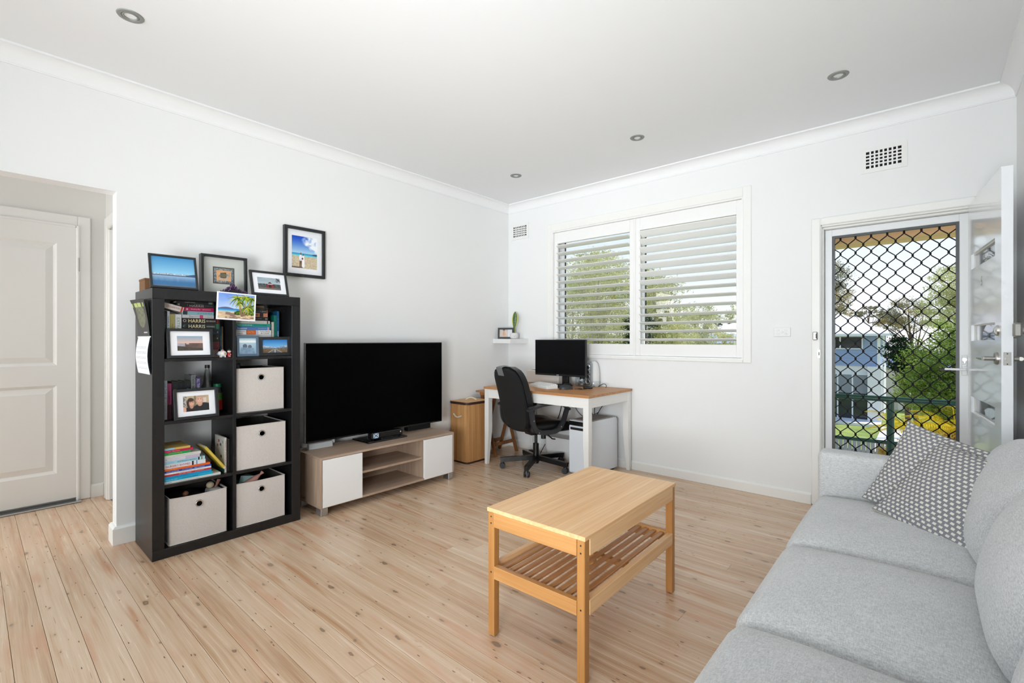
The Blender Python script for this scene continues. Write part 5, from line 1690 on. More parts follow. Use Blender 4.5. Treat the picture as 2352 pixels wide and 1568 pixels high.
def upright(label, y0, y1, z0, z1, color, texts=(), bands=(), xs=0.36, depth=0.13, group=None, lean=0.0):
    M = Matrix.Translation((xs, y0, z1)) @ Matrix.Rotation(lean, 4, 'X') @ VERT
    return book(label, M, z1 - z0, depth, y1 - y0, color, texts, bands, group)

# upper left cube
G = 'books in the upper left cube'
Z = SH[3] + 0.0005
cream = (226, 208, 160)
flat('pale magazine at the bottom of the upper left stack', -3.264, -3.072, Z, 1.137, (150, 130, 120), xs=0.352, group=G)
flat('thin pink paperback low in the upper left stack', -3.264, -3.074, 1.1375, 1.1495, (176, 112, 116), xs=0.354, group=G)
flat('maroon hardback low in the upper left stack', -3.264, -3.069, 1.150, 1.1935, (96, 30, 36), [('VOL', 0.010, 0.183, (160, 128, 80), 0.006)], group=G)
flat('black hardback low in the upper left stack', -3.264, -3.069, 1.194, 1.2375, (28, 28, 28), [('III', 0.010, 0.183, (170, 168, 120), 0.006)], group=G)
flat('navy hardback low in the upper left stack', -3.264, -3.069, 1.238, 1.2705, (24, 32, 50), [('II', 0.010, 0.184, (170, 160, 120), 0.004)], group=G)
flat('black paperback titled HANNIBAL with big cream author name', -3.264, -3.067, 1.271, 1.3025, (28, 36, 34), [('HARRIS', 0.020, 0.076, cream, 0.084), ('HANNIBAL', 0.0085, 0.148, (170, 168, 160), 0.044), ('C', 0.012, 0.012, (150, 160, 160), None)], [(0.176, 0.190, (30, 92, 66))], group=G)
flat('black paperback titled RED DRAGON with big cream author name', -3.264, -3.067, 1.303, 1.3345, (30, 24, 24), [('HARRIS', 0.0205, 0.076, cream, 0.086), ('RED DRAGON', 0.0085, 0.148, (190, 186, 180), 0.048), ('O', 0.016, 0.014, (196, 186, 186), None)], [(0.181, 0.189, (110, 34, 28))], group=G)
flat('pale grey paperback with a pink badge in the upper left stack', -3.264, -3.100, 1.335, 1.3535, (186, 184, 184), [('Zoe', 0.010, 0.047, (56, 56, 58), 0.022), ('BAKER', 0.005, 0.075, (90, 90, 92), 0.026), ('husband', 0.007, 0.135, (110, 108, 112), 0.04)], [(0.09, 0.108, (176, 60, 110))], group=G)
flat('light blue paperback with a bird silhouette in the upper left stack', -3.264, -3.101, 1.354, 1.3745, (124, 168, 178), [('K O G A W A', 0.007, 0.118, (40, 70, 78), 0.075)], [(0.006, 0.028, (34, 52, 58))], group=G)
flat('magenta paperback with white lettering in the upper left stack', -3.262, -3.101, 1.375, 1.3975, (158, 26, 78), [('Round-up Bliss', 0.008, 0.068, (236, 190, 206), 0.046), ('THE POISON ISLAND', 0.006, 0.123, (226, 176, 196), 0.045), ('*', 0.012, 0.024, (240, 220, 230), None)], group=G)
flat('black paperback titled HANNIBAL RISING at the top of its stack', -3.274, -3.100, 1.398, 1.4205, (24, 26, 25), [('THOMAS', 0.005, 0.095, (120, 118, 108), 0.05, 0.0185), ('HARRIS', 0.0105, 0.085, (168, 168, 160), 0.072, 0.0085), ('HANNIBAL RISING', 0.0045, 0.147, (110, 110, 104), 0.045), ('(', 0.013, 0.040, (170, 160, 130), None)], group=G)
flat('thin dark booklet squeezed on top of the upper left stack', -3.290, -3.098, 1.421, 1.4315, (34, 30, 32), [('MISSING SCENES', 0.004, 0.07, (180, 176, 170), 0.05)], [(0.165, 0.185, (104, 122, 112))], group=G, xs=0.35)
upright('narrow black book at the left end of the upper left cube', -3.3625, -3.3405, Z, 1.372, (24, 24, 26), [('HIDDEN HISTORY', 0.012, 0.12, (120, 132, 140), 0.17)], group=G, xs=0.37)
upright('thin white and blue book in the upper left cube', -3.3365, -3.3245, Z, 1.370, (206, 214, 224), [('SIMPLE MINDFUL', 0.006, 0.10, (60, 78, 96), 0.14)], group=G, xs=0.37)
upright('olive green book in the upper left cube', -3.3235, -3.2985, Z, 1.354, (150, 142, 84), [('REMEMBER ME', 0.005, 0.08, (70, 66, 40), 0.05)], group=G, xs=0.37)
upright('white book with green title EXTRAORDINARY', -3.2975, -3.268, Z, 1.354, (198, 198, 204), [('EXTRAORDINARY', 0.016, 0.115, (110, 148, 80), 0.19)], group=G, xs=0.37)
book('white origami book tilted across the top of upright books', Matrix.Translation((0.375, -3.356, 1.389)) @ Matrix.Rotation(rad(-14.5), 4, 'X') @ RZ90, 0.096, 0.12, 0.030, (206, 198, 192),
     [('ORIGAMI FUN!', 0.010, 0.046, (150, 62, 60), 0.066)], [(0.083, 0.092, (176, 60, 50))], G)
upright('thin teal book beside the divider in the upper left cube', -3.0475, -3.0395, Z, 1.290, (52, 128, 152), [('ROAD ATLAS', 0.004, 0.09, (200, 220, 226), 0.06)], group=G, xs=0.30)
upright('thin gold and brown book beside the divider in the upper left cube', -3.039, -3.031, Z, 1.290, (150, 104, 66), [('COOKING CLASSICS', 0.004, 0.09, (226, 200, 150), 0.10)], group=G, xs=0.30)

# upper right cube
G = 'books in the upper right cube'
flat('thick grey hardback at the base of the upper right stack', -2.978, -2.766, Z, 1.172, (150, 148, 150), xs=0.35, group=G)
flat('wide pale hardback under the baby care book', -2.978, -2.764, 1.1725, 1.2405, (196, 196, 198), xs=0.352, group=G)
flat('white and orange baby care paperback in the upper right stack', -2.978, -2.767, 1.241, 1.2695, (210, 208, 204), [('Penelope', 0.0088, 0.027, (70, 70, 78), 0.050, 0.0198), ('Leach', 0.0095, 0.022, (70, 70, 78), 0.034, 0.0085), ('The Classic', 0.004, 0.088, (240, 200, 160), 0.036, 0.019), ('Childcare Guide', 0.004, 0.088, (240, 200, 160), 0.044, 0.012), ('Your Baby', 0.0095, 0.172, (84, 82, 88), 0.064, 0.0198), ('& Child', 0.0095, 0.172, (84, 82, 88), 0.050, 0.0085)], [(0.059, 0.117, (190, 96, 42)), (0.118, 0.132, (176, 170, 196))], group=G)
flat('blue paperback titled Essential in the upper right stack', -2.978, -2.773, 1.270, 1.290, (74, 116, 170), [('Essential', 0.0085, 0.036, (226, 232, 242), 0.054), ('PREGNANCY', 0.006, 0.092, (120, 120, 190), 0.05), ('The Complete Guide', 0.0045, 0.156, (206, 216, 232), 0.052)], [(0.188, 0.196, (200, 150, 170))], group=G)
flat('teal paperback titled Not Now Baby in the upper right stack', -2.978, -2.771, 1.2905, 1.3105, (30, 134, 122), [('TERRI SCHROEDER', 0.006, 0.050, (190, 224, 216), 0.090), ('Not Your Baby', 0.009, 0.145, (14, 50, 46), 0.076)], group=G)
flat('pale grey paperback in the upper right stack', -2.978, -2.775, 1.311, 1.3305, (184, 184, 178), [('CHRISTOPHER', 0.005, 0.04, (110, 112, 112), 0.06), ('gotta go', 0.008, 0.095, (90, 100, 100), 0.036), ('the guide', 0.004, 0.145, (120, 120, 120), 0.05)], [(0.185, 0.192, (60, 64, 60))], group=G)
flat('black paperback with white author name in the upper right stack', -2.978, -2.786, 1.331, 1.3545, (24, 25, 28), [('JOHN GRISHAM', 0.0045, 0.13, (180, 180, 180), 0.04), ('O', 0.009, 0.180, (206, 200, 190), 0.013)], group=G)
flat('peach paperback with a dark motif in the upper right stack', -2.978, -2.789, 1.355, 1.3795, (188, 122, 96), [('-', 0.004, 0.12, (40, 30, 28), 0.02)], [(0.140, 0.162, (44, 34, 32))], group=G)
flat('charcoal paperback with grey lettering in the upper right stack', -2.978, -2.789, 1.380, 1.4005, (40, 46, 48), [('PETER JAMES', 0.005, 0.13, (120, 140, 140), 0.04), ('John', 0.008, 0.166, (170, 176, 176), 0.026)], [(0.183, 0.189, (150, 70, 44))], group=G)
flat('thin black paperback high in the upper right stack', -2.978, -2.790, 1.401, 1.4135, (26, 24, 24), [('LIANE MORIARTY', 0.004, 0.14, (130, 112, 76), 0.06)], group=G)
flat('small brown paperback on top of the upper right stack', -2.978, -2.812, 1.414, 1.4265, (104, 86, 66), group=G)
upright('thin white upright book beside the upper right stack', -2.758, -2.744, Z, 1.325, (198, 192, 182), [('the happiest baby', 0.006, 0.13, (110, 106, 100), 0.17)], group=G, xs=0.345)
upright('green upright book in the upper right cube', -2.742, -2.723, Z, 1.370, (14, 112, 98), [('PASSAGES FROM HOME', 0.008, 0.14, (8, 60, 54), 0.20)], group=G, xs=0.34)
upright('dark blue upright book with white title in the upper right cube', -2.720, -2.706, Z, 1.398, (22, 84, 122), [('HOMOEOPATHY', 0.008, 0.20, (226, 232, 236), 0.13), ('dr seuss', 0.005, 0.075, (120, 150, 160), 0.06)], group=G, xs=0.335)

# second left cube
G = 'books in the cube with the couple photo'
Z = SH[2] + 0.0005
upright('white upright book with blue title at the left end', -3.352, -3.332, Z, 0.976, (206, 212, 218), [('GIVE THE LIE', 0.013, 0.055, (70, 130, 160), 0.10), ('A GUIDE', 0.004, 0.15, (110, 110, 112), 0.05)], group=G, xs=0.355)
upright('pink and plum upright book in the second left cube', -3.331, -3.312, Z, 0.958, (162, 62, 104), [('Sanguine', 0.010, 0.075, (92, 40, 92), 0.06)], [(0.12, 0.2035, (72, 30, 40))], group=G, xs=0.355)
for k, (a, b, c, w) in enumerate(((-3.308, -3.279, (176, 128, 60), 'orange'), (-3.2785, -3.2465, (150, 44, 44), 'red'), (-3.246, -3.215, (130, 160, 160), 'pale'))):
    upright('black hardback with a %s emblem behind the couple photo' % w, a, b, Z, 0.966, (26, 28, 30), [('O', 0.018, 0.052, c, 0.018), ('TRILOGY', 0.003, 0.024, (110, 110, 108), 0.004), ('GEORGE MARTIN', 0.003, 0.018, (110, 110, 108), 0.004)], group=G, xs=0.345)
upright('tall grey book with a black spine title', -3.2135, -3.191, Z, 0.999, (118, 122, 120), [('STAND BEHIND', 0.011, 0.062, (24, 24, 24), 0.11)], group=G, xs=0.345)
upright('purple paperback titled ALL THINGS', -3.1885, -3.166, Z, 0.983, (70, 62, 106), [('ALL THINGS', 0.015, 0.045, (190, 186, 200), 0.075)], group=G, xs=0.345)

# third left cube: stack of children's books, then leaning ones
G = 'stacked children\'s books'
Z = SH[1] + 0.0005
rows = [
    (-3.082, Z, 0.4155, (222, 226, 220), 'white picture book at the very bottom of the children\'s stack', [('Dream', 0.006, 0.02, (70, 80, 76), 0.03), ('THE LITTLE BOOK OF BIRDS', 0.0035, 0.12, (150, 156, 150), 0.10)]),
    (-3.123, 0.416, 0.4305, (24, 170, 210), 'bright blue picture book near the bottom of the children\'s stack', [('WILD IN ART', 0.006, 0.035, (170, 226, 236), 0.055), ('FOR LITTLE ANIMAL', 0.006, 0.125, (20, 100, 130), 0.08)]),
    (-3.130, 0.431, 0.4435, (20, 150, 206), 'deep blue picture book in the children\'s stack', [('THE OCEAN', 0.005, 0.08, (16, 96, 140), 0.06)]),
    (-3.134, 0.444, 0.4535, (196, 44, 44), 'thin red picture book in the children\'s stack', [('FOR PUPPET PARADE', 0.005, 0.10, (240, 190, 180), 0.06), ('JUNIOR READS', 0.005, 0.17, (240, 190, 180), 0.045)]),
    (-3.132, 0.454, 0.4635, (230, 230, 234), 'thin white picture book in the children\'s stack', [('THE SILVER SQUIRREL AND FRIENDS', 0.004, 0.12, (120, 120, 128), 0.13)]),
    (-3.132, 0.464, 0.4745, (26, 66, 158), 'royal blue picture book in the children\'s stack', [('WHEN I AM BIGGER', 0.005, 0.04, (200, 214, 240), 0.06), ('JOY COWLEY ROBBY', 0.005, 0.11, (200, 214, 240), 0.05), ('MEET GOODNESS', 0.005, 0.17, (200, 214, 240), 0.05)]),
    (-3.137, 0.475, 0.4865, (228, 98, 34), 'orange picture book in the children\'s stack', [('BUTTER, MILK', 0.006, 0.034, (250, 200, 70), 0.055)]),
    (-3.161, 0.487, 0.5105, (220, 222, 230), 'white picture book titled NURSERY RHYMES', [('NURSERY RHYMES', 0.0125, 0.066, (168, 32, 62), 0.116)]),
    (-3.164, 0.511, 0.5285, (158, 208, 222), 'pale blue picture book titled AUSTRALIAN ANIMALS', [('AUSTRALIAN ANIMALS', 0.0075, 0.108, (74, 72, 96), 0.095), ('The Big Book', 0.004, 0.028, (90, 120, 140), 0.04)]),
    (-3.190, 0.529, 0.5455, (214, 208, 222), 'lilac picture book in the children\'s stack', [('>', 0.007, 0.010, (110, 100, 130), None), ('little lullabies', 0.004, 0.05, (176, 170, 190), 0.05)]),
    (-3.185, 0.546, 0.5615, (212, 214, 204), 'off white picture book in the children\'s stack', [('THE WONKY SHAPE OF THINGS', 0.0035, 0.09, (150, 152, 146), 0.10)]),
    (-3.236, 0.562, 0.5765, (30, 152, 84), 'green picture book titled JOEY COUNTS TO TEN', [('JOEY COUNTS TO TEN', 0.006, 0.052, (206, 220, 70), 0.066)]),
    (-3.224, 0.577, 0.5895, (190, 28, 74), 'crimson picture book near the top of the children\'s stack', [('This is home', 0.005, 0.055, (240, 180, 196), 0.035), ('grandpa', 0.004, 0.018, (240, 180, 196), 0.03)]),
    (-3.237, 0.590, 0.6015, (206, 172, 90), 'yellow and blue picture book on top of the children\'s stack', []),
]
for k, (y1, za, zb, c, lab, tx) in enumerate(rows):
    bands = []
    if 'NURSERY' in lab: bands = [(0.154, 0.159, (40, 140, 200)), (0.132, 0.141, (60, 50, 30))]
    if 'yellow and blue' in lab: bands = [(0.0, 0.048, (140, 196, 220))]
    if 'lilac' in lab: bands = [(0.10, 0.17, (196, 180, 206))]
    if 'AUSTRALIAN' in lab: bands = [(0.163, 0.170, (30, 36, 40)), (0.178, 0.185, (150, 130, 90))]
    flat(lab, -3.3615, y1, za, zb, c, tx, bands, xs=0.42, depth=0.20, group=G, ang=random.uniform(-0.004, 0.004))
Mb = Matrix.Translation((0.418, -3.185, 0.5625)) @ Matrix.Rotation(rad(54), 4, 'X') @ VERT
book('yellow book leaning against the children\'s stack', Matrix.Translation((0.42, -3.1665, 0.5725)) @ Matrix.Rotation(rad(-54.2), 4, 'X') @ RZ90, 0.178, 0.17, 0.014, (206, 180, 66),
     [('Baby\'s Animals of the Bay', 0.006, 0.085, (240, 230, 170), 0.115)], [(0.166, 0.176, (200, 200, 206))], 'children\'s books leaning')
tb = upright('white board book with red and green dots standing by the divider', -3.056, -3.046, Z, 0.614, (206, 202, 194), [('MAKE IT YOURSELF', 0.006, 0.09, (150, 70, 70), 0.14)], group='children\'s books leaning', xs=0.405, depth=0.17)
for k, (x, yy, c) in enumerate(((0.03, 0.03, (150, 170, 160)), (0.03, 0.10, (180, 96, 80)), (0.06, 0.12, (190, 90, 60)), (0.05, 0.07, (90, 90, 86)), (0.12, 0.06, (70, 70, 68)))):
    part('cover_print', MB().box(x - 0.008, x + 0.008, yy - 0.012, yy + 0.012, -0.0004, 0.0), cmat(c), tb)
part('cover_print', MB().box(0.165, 0.2095, 0.002, 0.166, -0.0004, 0.0), cmat((40, 92, 70)), tb)
upright('grey exercise book tucked beside the divider', -3.040, -3.024, Z, 0.60, (64, 62, 60), group='children\'s books leaning', xs=0.385, depth=0.2)

# ------------------------------------------------------------------ pictures: what is printed on them
def p_lake(u, v):
    if v > 0.40:
        c = lerp((150, 206, 234), (70, 142, 196), (v - 0.4) / 0.6)
        ridge = 0.42 + 0.07 * fbm(u * 6, 0.3, 2) * (1 - abs(u - 0.5))
        if v < ridge:
            c = lerp((120, 140, 160), (232, 238, 244), vnoise(u * 40, v * 60, 4))
        if u > 0.78 and v < 0.40 + 0.05 * (u - 0.78) / 0.22 + 0.02:
            c = (58, 84, 112)
        return c
    if v > 0.37:
        return (70, 92, 122)
    c = lerp((150, 178, 206), (62, 112, 158), (0.37 - v) / 0.2)
    s = fbm(u * 14, v * 4, 7)
    c = lerp(c, (176, 196, 216), 0.6 * max(0, s - 0.5) * (1 if v > 0.2 else 0.4))
    if v < 0.07:
        c = lerp((126, 112, 110), c, v / 0.07)
    return c
def p_barn(u, v):
    c = lerp((176, 190, 198), (140, 160, 172), v)
    c = lerp(c, (206, 212, 214), 0.5 * fbm(u * 5, v * 4, 9))
    if v < 0.45 + 0.06 * fbm(u * 12, 1, 5):
        c = lerp((56, 62, 60), (104, 110, 112), vnoise(u * 30, v * 20, 6))
    if v < 0.16:
        c = (116, 108, 100)
    if u > 0.80 and v > 0.66 and fbm(u * 20, v * 14, 8) > 0.48:
        c = (70, 74, 74)
    roof = 0.40 + 0.26 * (1 - abs(u - 0.53) / 0.17)
    if 0.36 < u < 0.70 and 0.16 < v < roof:
        c = (128, 50, 52)
        if v > roof - 0.07: c = (60, 40, 40)
        if 0.42 < u < 0.64 and 0.44 < v < 0.50: c = (206, 200, 196)
        if 0.47 < u < 0.58 and v < 0.40: c = (58, 34, 36)
    return c
def p_cliffs(u, v):
    if v > 0.52:
        c = lerp((224, 186, 170), (150, 170, 190), (v - 0.52) / 0.42)
        return c
    if v > 0.50 - 0.06 * (u > 0.35) and u < 0.45:
        return (196, 176, 178)
    if u > 0.30 and v < 0.52 and v > 0.30 - 0.15 * u:
        return lerp((124, 100, 90), (86, 72, 68), fbm(u * 8, v * 12, 17))
    if v < 0.28 + 0.12 * (0.4 - u):
        return lerp((66, 62, 56), (92, 84, 74), fbm(u * 20, v * 20, 18))
    return lerp((150, 146, 158), (190, 184, 192), fbm(u * 10, v * 12, 19))
def p_road(u, v):
    if v > 0.30:
        c = lerp((132, 190, 230), (46, 120, 190), (v - 0.3) / 0.7)
        ridge = 0.34 + 0.22 * abs(u - 0.5) * 1.6 + 0.10 * fbm(u * 7, 0, 20)
        if v < ridge:
            c = lerp((60, 76, 96), (224, 232, 242), fbm(u * 26, v * 26, 21) * (0.4 + 1.2 * (v - 0.3) / (ridge - 0.28)))
        return c
    c = lerp((136, 112, 80), (92, 76, 58), vnoise(u * 20, v * 30, 22))
    w = 0.05 + 0.9 * (0.26 - v)
    if v < 0.26 and abs(u - 0.5) < w:
        c = (104, 104, 108)
        if abs(u - 0.5) < 0.012 or abs(abs(u - 0.5) - w) < 0.02:
            c = (214, 210, 200)
    return c
def p_snowcouple(u, v):
    c = lerp((150, 176, 196), (196, 226, 236), v)
    if 0.72 < v < 0.86: c = (244, 246, 248)
    for cu, cv, r in ((0.36, 0.50, 0.14), (0.64, 0.46, 0.12)):
        if math.hypot((u - cu) * 1.1, v - cv) < r: c = lerp((126, 132, 146), (90, 104, 124), fbm(u * 8, v * 8, 23))
        if v < cv - 0.08 and abs(u - cu) < 0.20 + 0.2 * (cv - v): c = lerp((110, 138, 164), (150, 176, 200), fbm(u * 7, v * 9, 24))
    return c
def p_portrait(u, v):
    c = lerp((196, 182, 172), (220, 208, 200), fbm(u * 3, v * 3, 29))
    if u > 0.66: c = lerp((206, 208, 214), (232, 232, 236), 1 if int(v * 12) % 2 else 0)
    if ((u - 0.34) / 0.10) ** 2 + ((v - 0.42) / 0.32) ** 2 < 1: c = (206, 160, 136)
    if ((u - 0.42) / 0.10) ** 2 + ((v - 0.32) / 0.14) ** 2 < 1: c = (214, 170, 146)
    if ((u - 0.35) / 0.06) ** 2 + ((v - 0.84) / 0.11) ** 2 < 1: c = (196, 146, 122)
    if v > 0.90 and 0.28 < u < 0.40: c = (60, 46, 40)
    return c

class Canvas:
    """tiny painter for prints: start from a colour function, then lay soft ellipses and strokes over it"""
    def __init__(self, w, h, fn, aspect):
        self.w, self.h, self.a = w, h, aspect
        self.p = [[fn((i + 0.5) / w, (j + 0.5) / h) for i in range(w)] for j in range(h)]
    def blend(self, i, j, c, k):
        if 0 <= i < self.w and 0 <= j < self.h:
            self.p[j][i] = lerp(self.p[j][i], c, k)
    def ell(self, cx, cy, rx, ry, c, soft=0.12, k=1.0, shade=0.0):
        for j in range(max(0, int((cy - ry) * self.h) - 1), min(self.h, int((cy + ry) * self.h) + 2)):
            for i in range(max(0, int((cx - rx) * self.w) - 1), min(self.w, int((cx + rx) * self.w) + 2)):
                d = math.hypot(((i + 0.5) / self.w - cx) / rx, ((j + 0.5) / self.h - cy) / ry)
                if d < 1 + soft:
                    q = tuple(v * (1 - shade * min(1, d) ** 2) for v in c)
                    self.blend(i, j, q, k * max(0, min(1, (1 + soft - d) / (2 * soft))))
    def line(self, pts, r0, r1, c0, c1=None):
        c1 = c1 or c0
        n = 0
        seg = []
        for (x0, y0), (x1, y1) in zip(pts, pts[1:]):
            m = max(2, int(math.hypot((x1 - x0) * self.w, (y1 - y0) * self.h) * 1.5))
            seg += [(x0 + (x1 - x0) * t / m, y0 + (y1 - y0) * t / m) for t in range(m)]
        for k, (x, y) in enumerate(seg):
            f = k / max(1, len(seg) - 1)
            r = r0 + (r1 - r0) * f
            self.ell(x, y, r, r * self.a, lerp(c0, c1, f), 0.3)
    def __call__(self, u, v):
        x, y = u * self.w - 0.5, v * self.h - 0.5
        i, j = max(0, min(self.w - 2, int(x))), max(0, min(self.h - 2, int(y)))
        fx, fy = max(0, min(1, x - i)), max(0, min(1, y - j))
        p = self.p
        return lerp(lerp(p[j][i], p[j][i + 1], fx), lerp(p[j + 1][i], p[j + 1][i + 1], fx), fy)

def bg_palms(u, v):
    if v > 0.40:
        c = lerp((178, 202, 242), (86, 132, 222), (v - 0.4) / 0.6)
        c = lerp(c, (220, 230, 248), 0.45 * fbm(u * 4, v * 4, 12))
    elif v > 0.27:
        c = lerp((172, 214, 224), (16, 116, 190), (v - 0.27) / 0.12)
    else:
        c = lerp((232, 208, 176), (206, 176, 140), vnoise(u * 14, v * 20, 13))
        c = lerp(c, (120, 96, 84), 0.8 * max(0, min(1, (fbm(u * 5, v * 16, 21) - 0.46) * 8)) * (1 if u > 0.2 else 0.2))
    if u < 0.46 and 0.385 < v < 0.40 + 0.055 * math.sin(min(1, u / 0.44) * PI):
        c = (96, 98, 132)
    return c
def make_palms():
    k = Canvas(180, 134, bg_palms, 1.34)
    r = random.Random(9)
    for q in range(260):       # undergrowth
        u = r.uniform(0.46, 1.0)
        v = r.uniform(0.18, 0.22 + 0.36 * min(1, (u - 0.42) * 2.4))
        k.ell(u, v, r.uniform(0.012, 0.03), r.uniform(0.015, 0.035), r.choice([(34, 66, 18), (70, 104, 24), (120, 146, 30), (168, 172, 40), (24, 48, 16)]), 0.5, 0.8)
    for a, b, c_ in (((0.64, 0.12), (0.585, 0.45), (0.52, 0.80)), ((0.66, 0.12), (0.62, 0.40), (0.60, 0.66)), ((0.68, 0.12), (0.72, 0.45), (0.76, 0.84)), ((0.72, 0.14), (0.84, 0.5), (0.93, 0.84)), ((0.82, 0.16), (0.82, 0.3), (0.82, 0.45))):
        k.line([a, b, c_], 0.016, 0.010, (128, 100, 82), (176, 146, 116))
    for cx, cy, R, n in ((0.52, 0.84, 0.26, 15), (0.76, 0.87, 0.25, 15), (0.94, 0.84, 0.2, 11), (0.60, 0.66, 0.17, 11), (0.83, 0.47, 0.17, 12)):
        for q in range(n):
            an = 2 * PI * q / n + r.uniform(-0.15, 0.15)
            L = R * r.uniform(0.75, 1.1)
            pts = []
            for s in range(9):
                t_ = s / 8
                pts.append((cx + math.cos(an) * L * t_, cy + (math.sin(an) * L * t_ * 0.8 + 0.05 * t_ - 0.16 * t_ * t_) * 1.25))
            col = r.choice([(50, 88, 20), (96, 130, 26), (160, 176, 36), (206, 204, 62), (34, 62, 18)])
            k.line(pts, 0.017, 0.004, col, lerp(col, (214, 206, 80), 0.4))
    return k
def make_selfie():
    def bg(u, v):
        c = lerp((172, 152, 124), (208, 190, 162), fbm(u * 4, v * 4, 25))
        if u < 0.14: c = lerp((90, 82, 66), (214, 214, 208), vnoise(u * 24, v * 14, 26))
        if 0.76 < u < 0.90 and 0.42 < v < 0.84: c = lerp(c, (222, 206, 200), 0.8)
        if 0.42 < u < 0.50: c = lerp(c, (96, 92, 80), 0.6)
        return c
    k = Canvas(150, 104, bg, 1.45)
    k.ell(0.78, 0.02, 0.42, 0.50, (42, 42, 45), 0.06)
    k.ell(0.30, -0.02, 0.26, 0.36, (40, 39, 41), 0.06)
    k.ell(0.285, 0.50, 0.150, 0.37, (66, 50, 42), 0.10)
    k.ell(0.32, 0.34, 0.075, 0.16, (196, 148, 124), 0.1)
    k.ell(0.325, 0.52, 0.110, 0.245, (228, 178, 152), 0.08, shade=0.22)
    k.ell(0.300, 0.74, 0.11, 0.11, (72, 54, 46), 0.3)
    k.ell(0.640, 0.48, 0.10, 0.18, (206, 152, 128), 0.1)
    k.ell(0.635, 0.70, 0.140, 0.315, (234, 186, 162), 0.07, shade=0.2)
    k.ell(0.635, 0.96, 0.125, 0.10, (190, 158, 134), 0.3, 0.8)
    k.ell(0.497, 0.68, 0.016, 0.06, (220, 164, 140), 0.2)
    k.ell(0.772, 0.68, 0.014, 0.06, (212, 156, 132), 0.2)
    for ex, ey in ((0.288, 0.575), (0.362, 0.575), (0.588, 0.755), (0.682, 0.755)):
        k.ell(ex, ey, 0.022, 0.020, (150, 104, 88), 0.5, 0.8)
        k.ell(ex, ey - 0.004, 0.012, 0.014, (60, 44, 40), 0.4)
        k.line([(ex - 0.028, ey + 0.045), (ex, ey + 0.058), (ex + 0.028, ey + 0.045)], 0.005, 0.005, (120, 86, 70))
    for nx_, ny_ in ((0.328, 0.50), (0.637, 0.66)):
        k.ell(nx_, ny_, 0.018, 0.040, (214, 154, 130), 0.5, 0.7)
    for mx, my, w in ((0.328, 0.405, 0.048), (0.640, 0.555, 0.056)):
        k.ell(mx, my, w * 0.8, 0.026, (178, 96, 90), 0.35)
        k.ell(mx, my + 0.004, w * 0.62, 0.012, (240, 230, 224), 0.4)
    k.ell(0.03, 0.12, 0.085, 0.20, (224, 172, 148), 0.15)
    return k
def make_beach():
    def bg(u, v):
        if v > 0.47:
            c = lerp((180, 218, 242), (18, 74, 196), (v - 0.47) / 0.5)
            cl = fbm(u * 4 + 1, v * 5, 11) * (0.5 + u) * (1.1 if v > 0.6 else 0.8)
            return lerp(c, (244, 248, 252), 3.0 * max(0, cl - 0.55))
        if v > 0.385:
            return lerp((130, 222, 226), (24, 134, 190), (v - 0.385) / 0.085)
        return lerp((222, 208, 180), (192, 172, 142), vnoise(u * 36, v * 48, 3))
    k = Canvas(110, 136, bg, 0.8)
    k.ell(0.97, 0.455, 0.17, 0.028, (60, 82, 104), 0.2)
    k.line([(0.0, 0.03), (0.2, 0.025), (0.42, 0.035)], 0.02, 0.02, (96, 84, 74))
    k.line([(0.325, 0.24), (0.318, 0.05)], 0.020, 0.014, (112, 72, 56))
    k.line([(0.365, 0.24), (0.368, 0.05)], 0.020, 0.014, (108, 70, 54))
    k.ell(0.342, 0.33, 0.062, 0.095, (242, 240, 244), 0.1)
    k.ell(0.345, 0.265, 0.055, 0.035, (226, 222, 230), 0.2)
    k.ell(0.355, 0.455, 0.028, 0.036, (140, 96, 78), 0.15)
    k.line([(0.445, 0.34), (0.45, 0.06)], 0.036, 0.048, (248, 246, 248))
    k.ell(0.445, 0.365, 0.034, 0.05, (246, 244, 246), 0.15)
    k.ell(0.445, 0.428, 0.022, 0.030, (118, 80, 68), 0.15)
    k.ell(0.415, 0.305, 0.032, 0.030, (112, 36, 68), 0.2)
    return k
def make_elephant():
    def bg(u, v):
        if u < 0.06 or u > 0.94 or v < 0.08 or v > 0.92: return (96, 86, 80)
        if u < 0.16 or u > 0.84 or v < 0.19 or v > 0.81:
            return lerp((70, 82, 88), (168, 176, 176), 1 if fbm(u * 40, v * 30, 51) > 0.52 else 0.15)
        return lerp((226, 166, 116), (232, 178, 132), fbm(u * 8, v * 8, 52))
    k = Canvas(124, 104, bg, 1.15)
    g = (196, 190, 182)
    for x in (0.335, 0.42, 0.56, 0.63):
        k.line([(x, 0.46), (x + 0.02, 0.25)], 0.034, 0.026, g)
    k.ell(0.48, 0.52, 0.19, 0.165, g, 0.06)
    k.ell(0.665, 0.55, 0.075, 0.10, g, 0.08)
    k.line([(0.715, 0.55), (0.755, 0.48), (0.745, 0.62), (0.78, 0.72)], 0.026, 0.012, (170, 160, 152))
    k.line([(0.30, 0.50), (0.265, 0.38)], 0.012, 0.006, (80, 74, 70))
    k.line([(0.355, 0.38), (0.36, 0.64), (0.60, 0.68), (0.60, 0.38), (0.355, 0.38)], 0.012, 0.012, (66, 56, 40))
    for j in range(5):
        for i in range(5):
            k.ell(0.385 + i * 0.048, 0.42 + j * 0.054, 0.026, 0.028, ((120, 98, 52), (84, 92, 70))[(i + j) % 2], 0.2)
    k.ell(0.68, 0.57, 0.010, 0.014, (40, 36, 34), 0.2)
    k.ell(0.635, 0.55, 0.04, 0.07, (150, 142, 136), 0.2)
    for q in range(40):
        a = q * 2.4
        k.ell(0.48 + 0.18 * math.cos(a) * (0.92), 0.50 + 0.16 * math.sin(a) * 0.92, 0.008, 0.010, (92, 84, 80), 0.3)
    return k
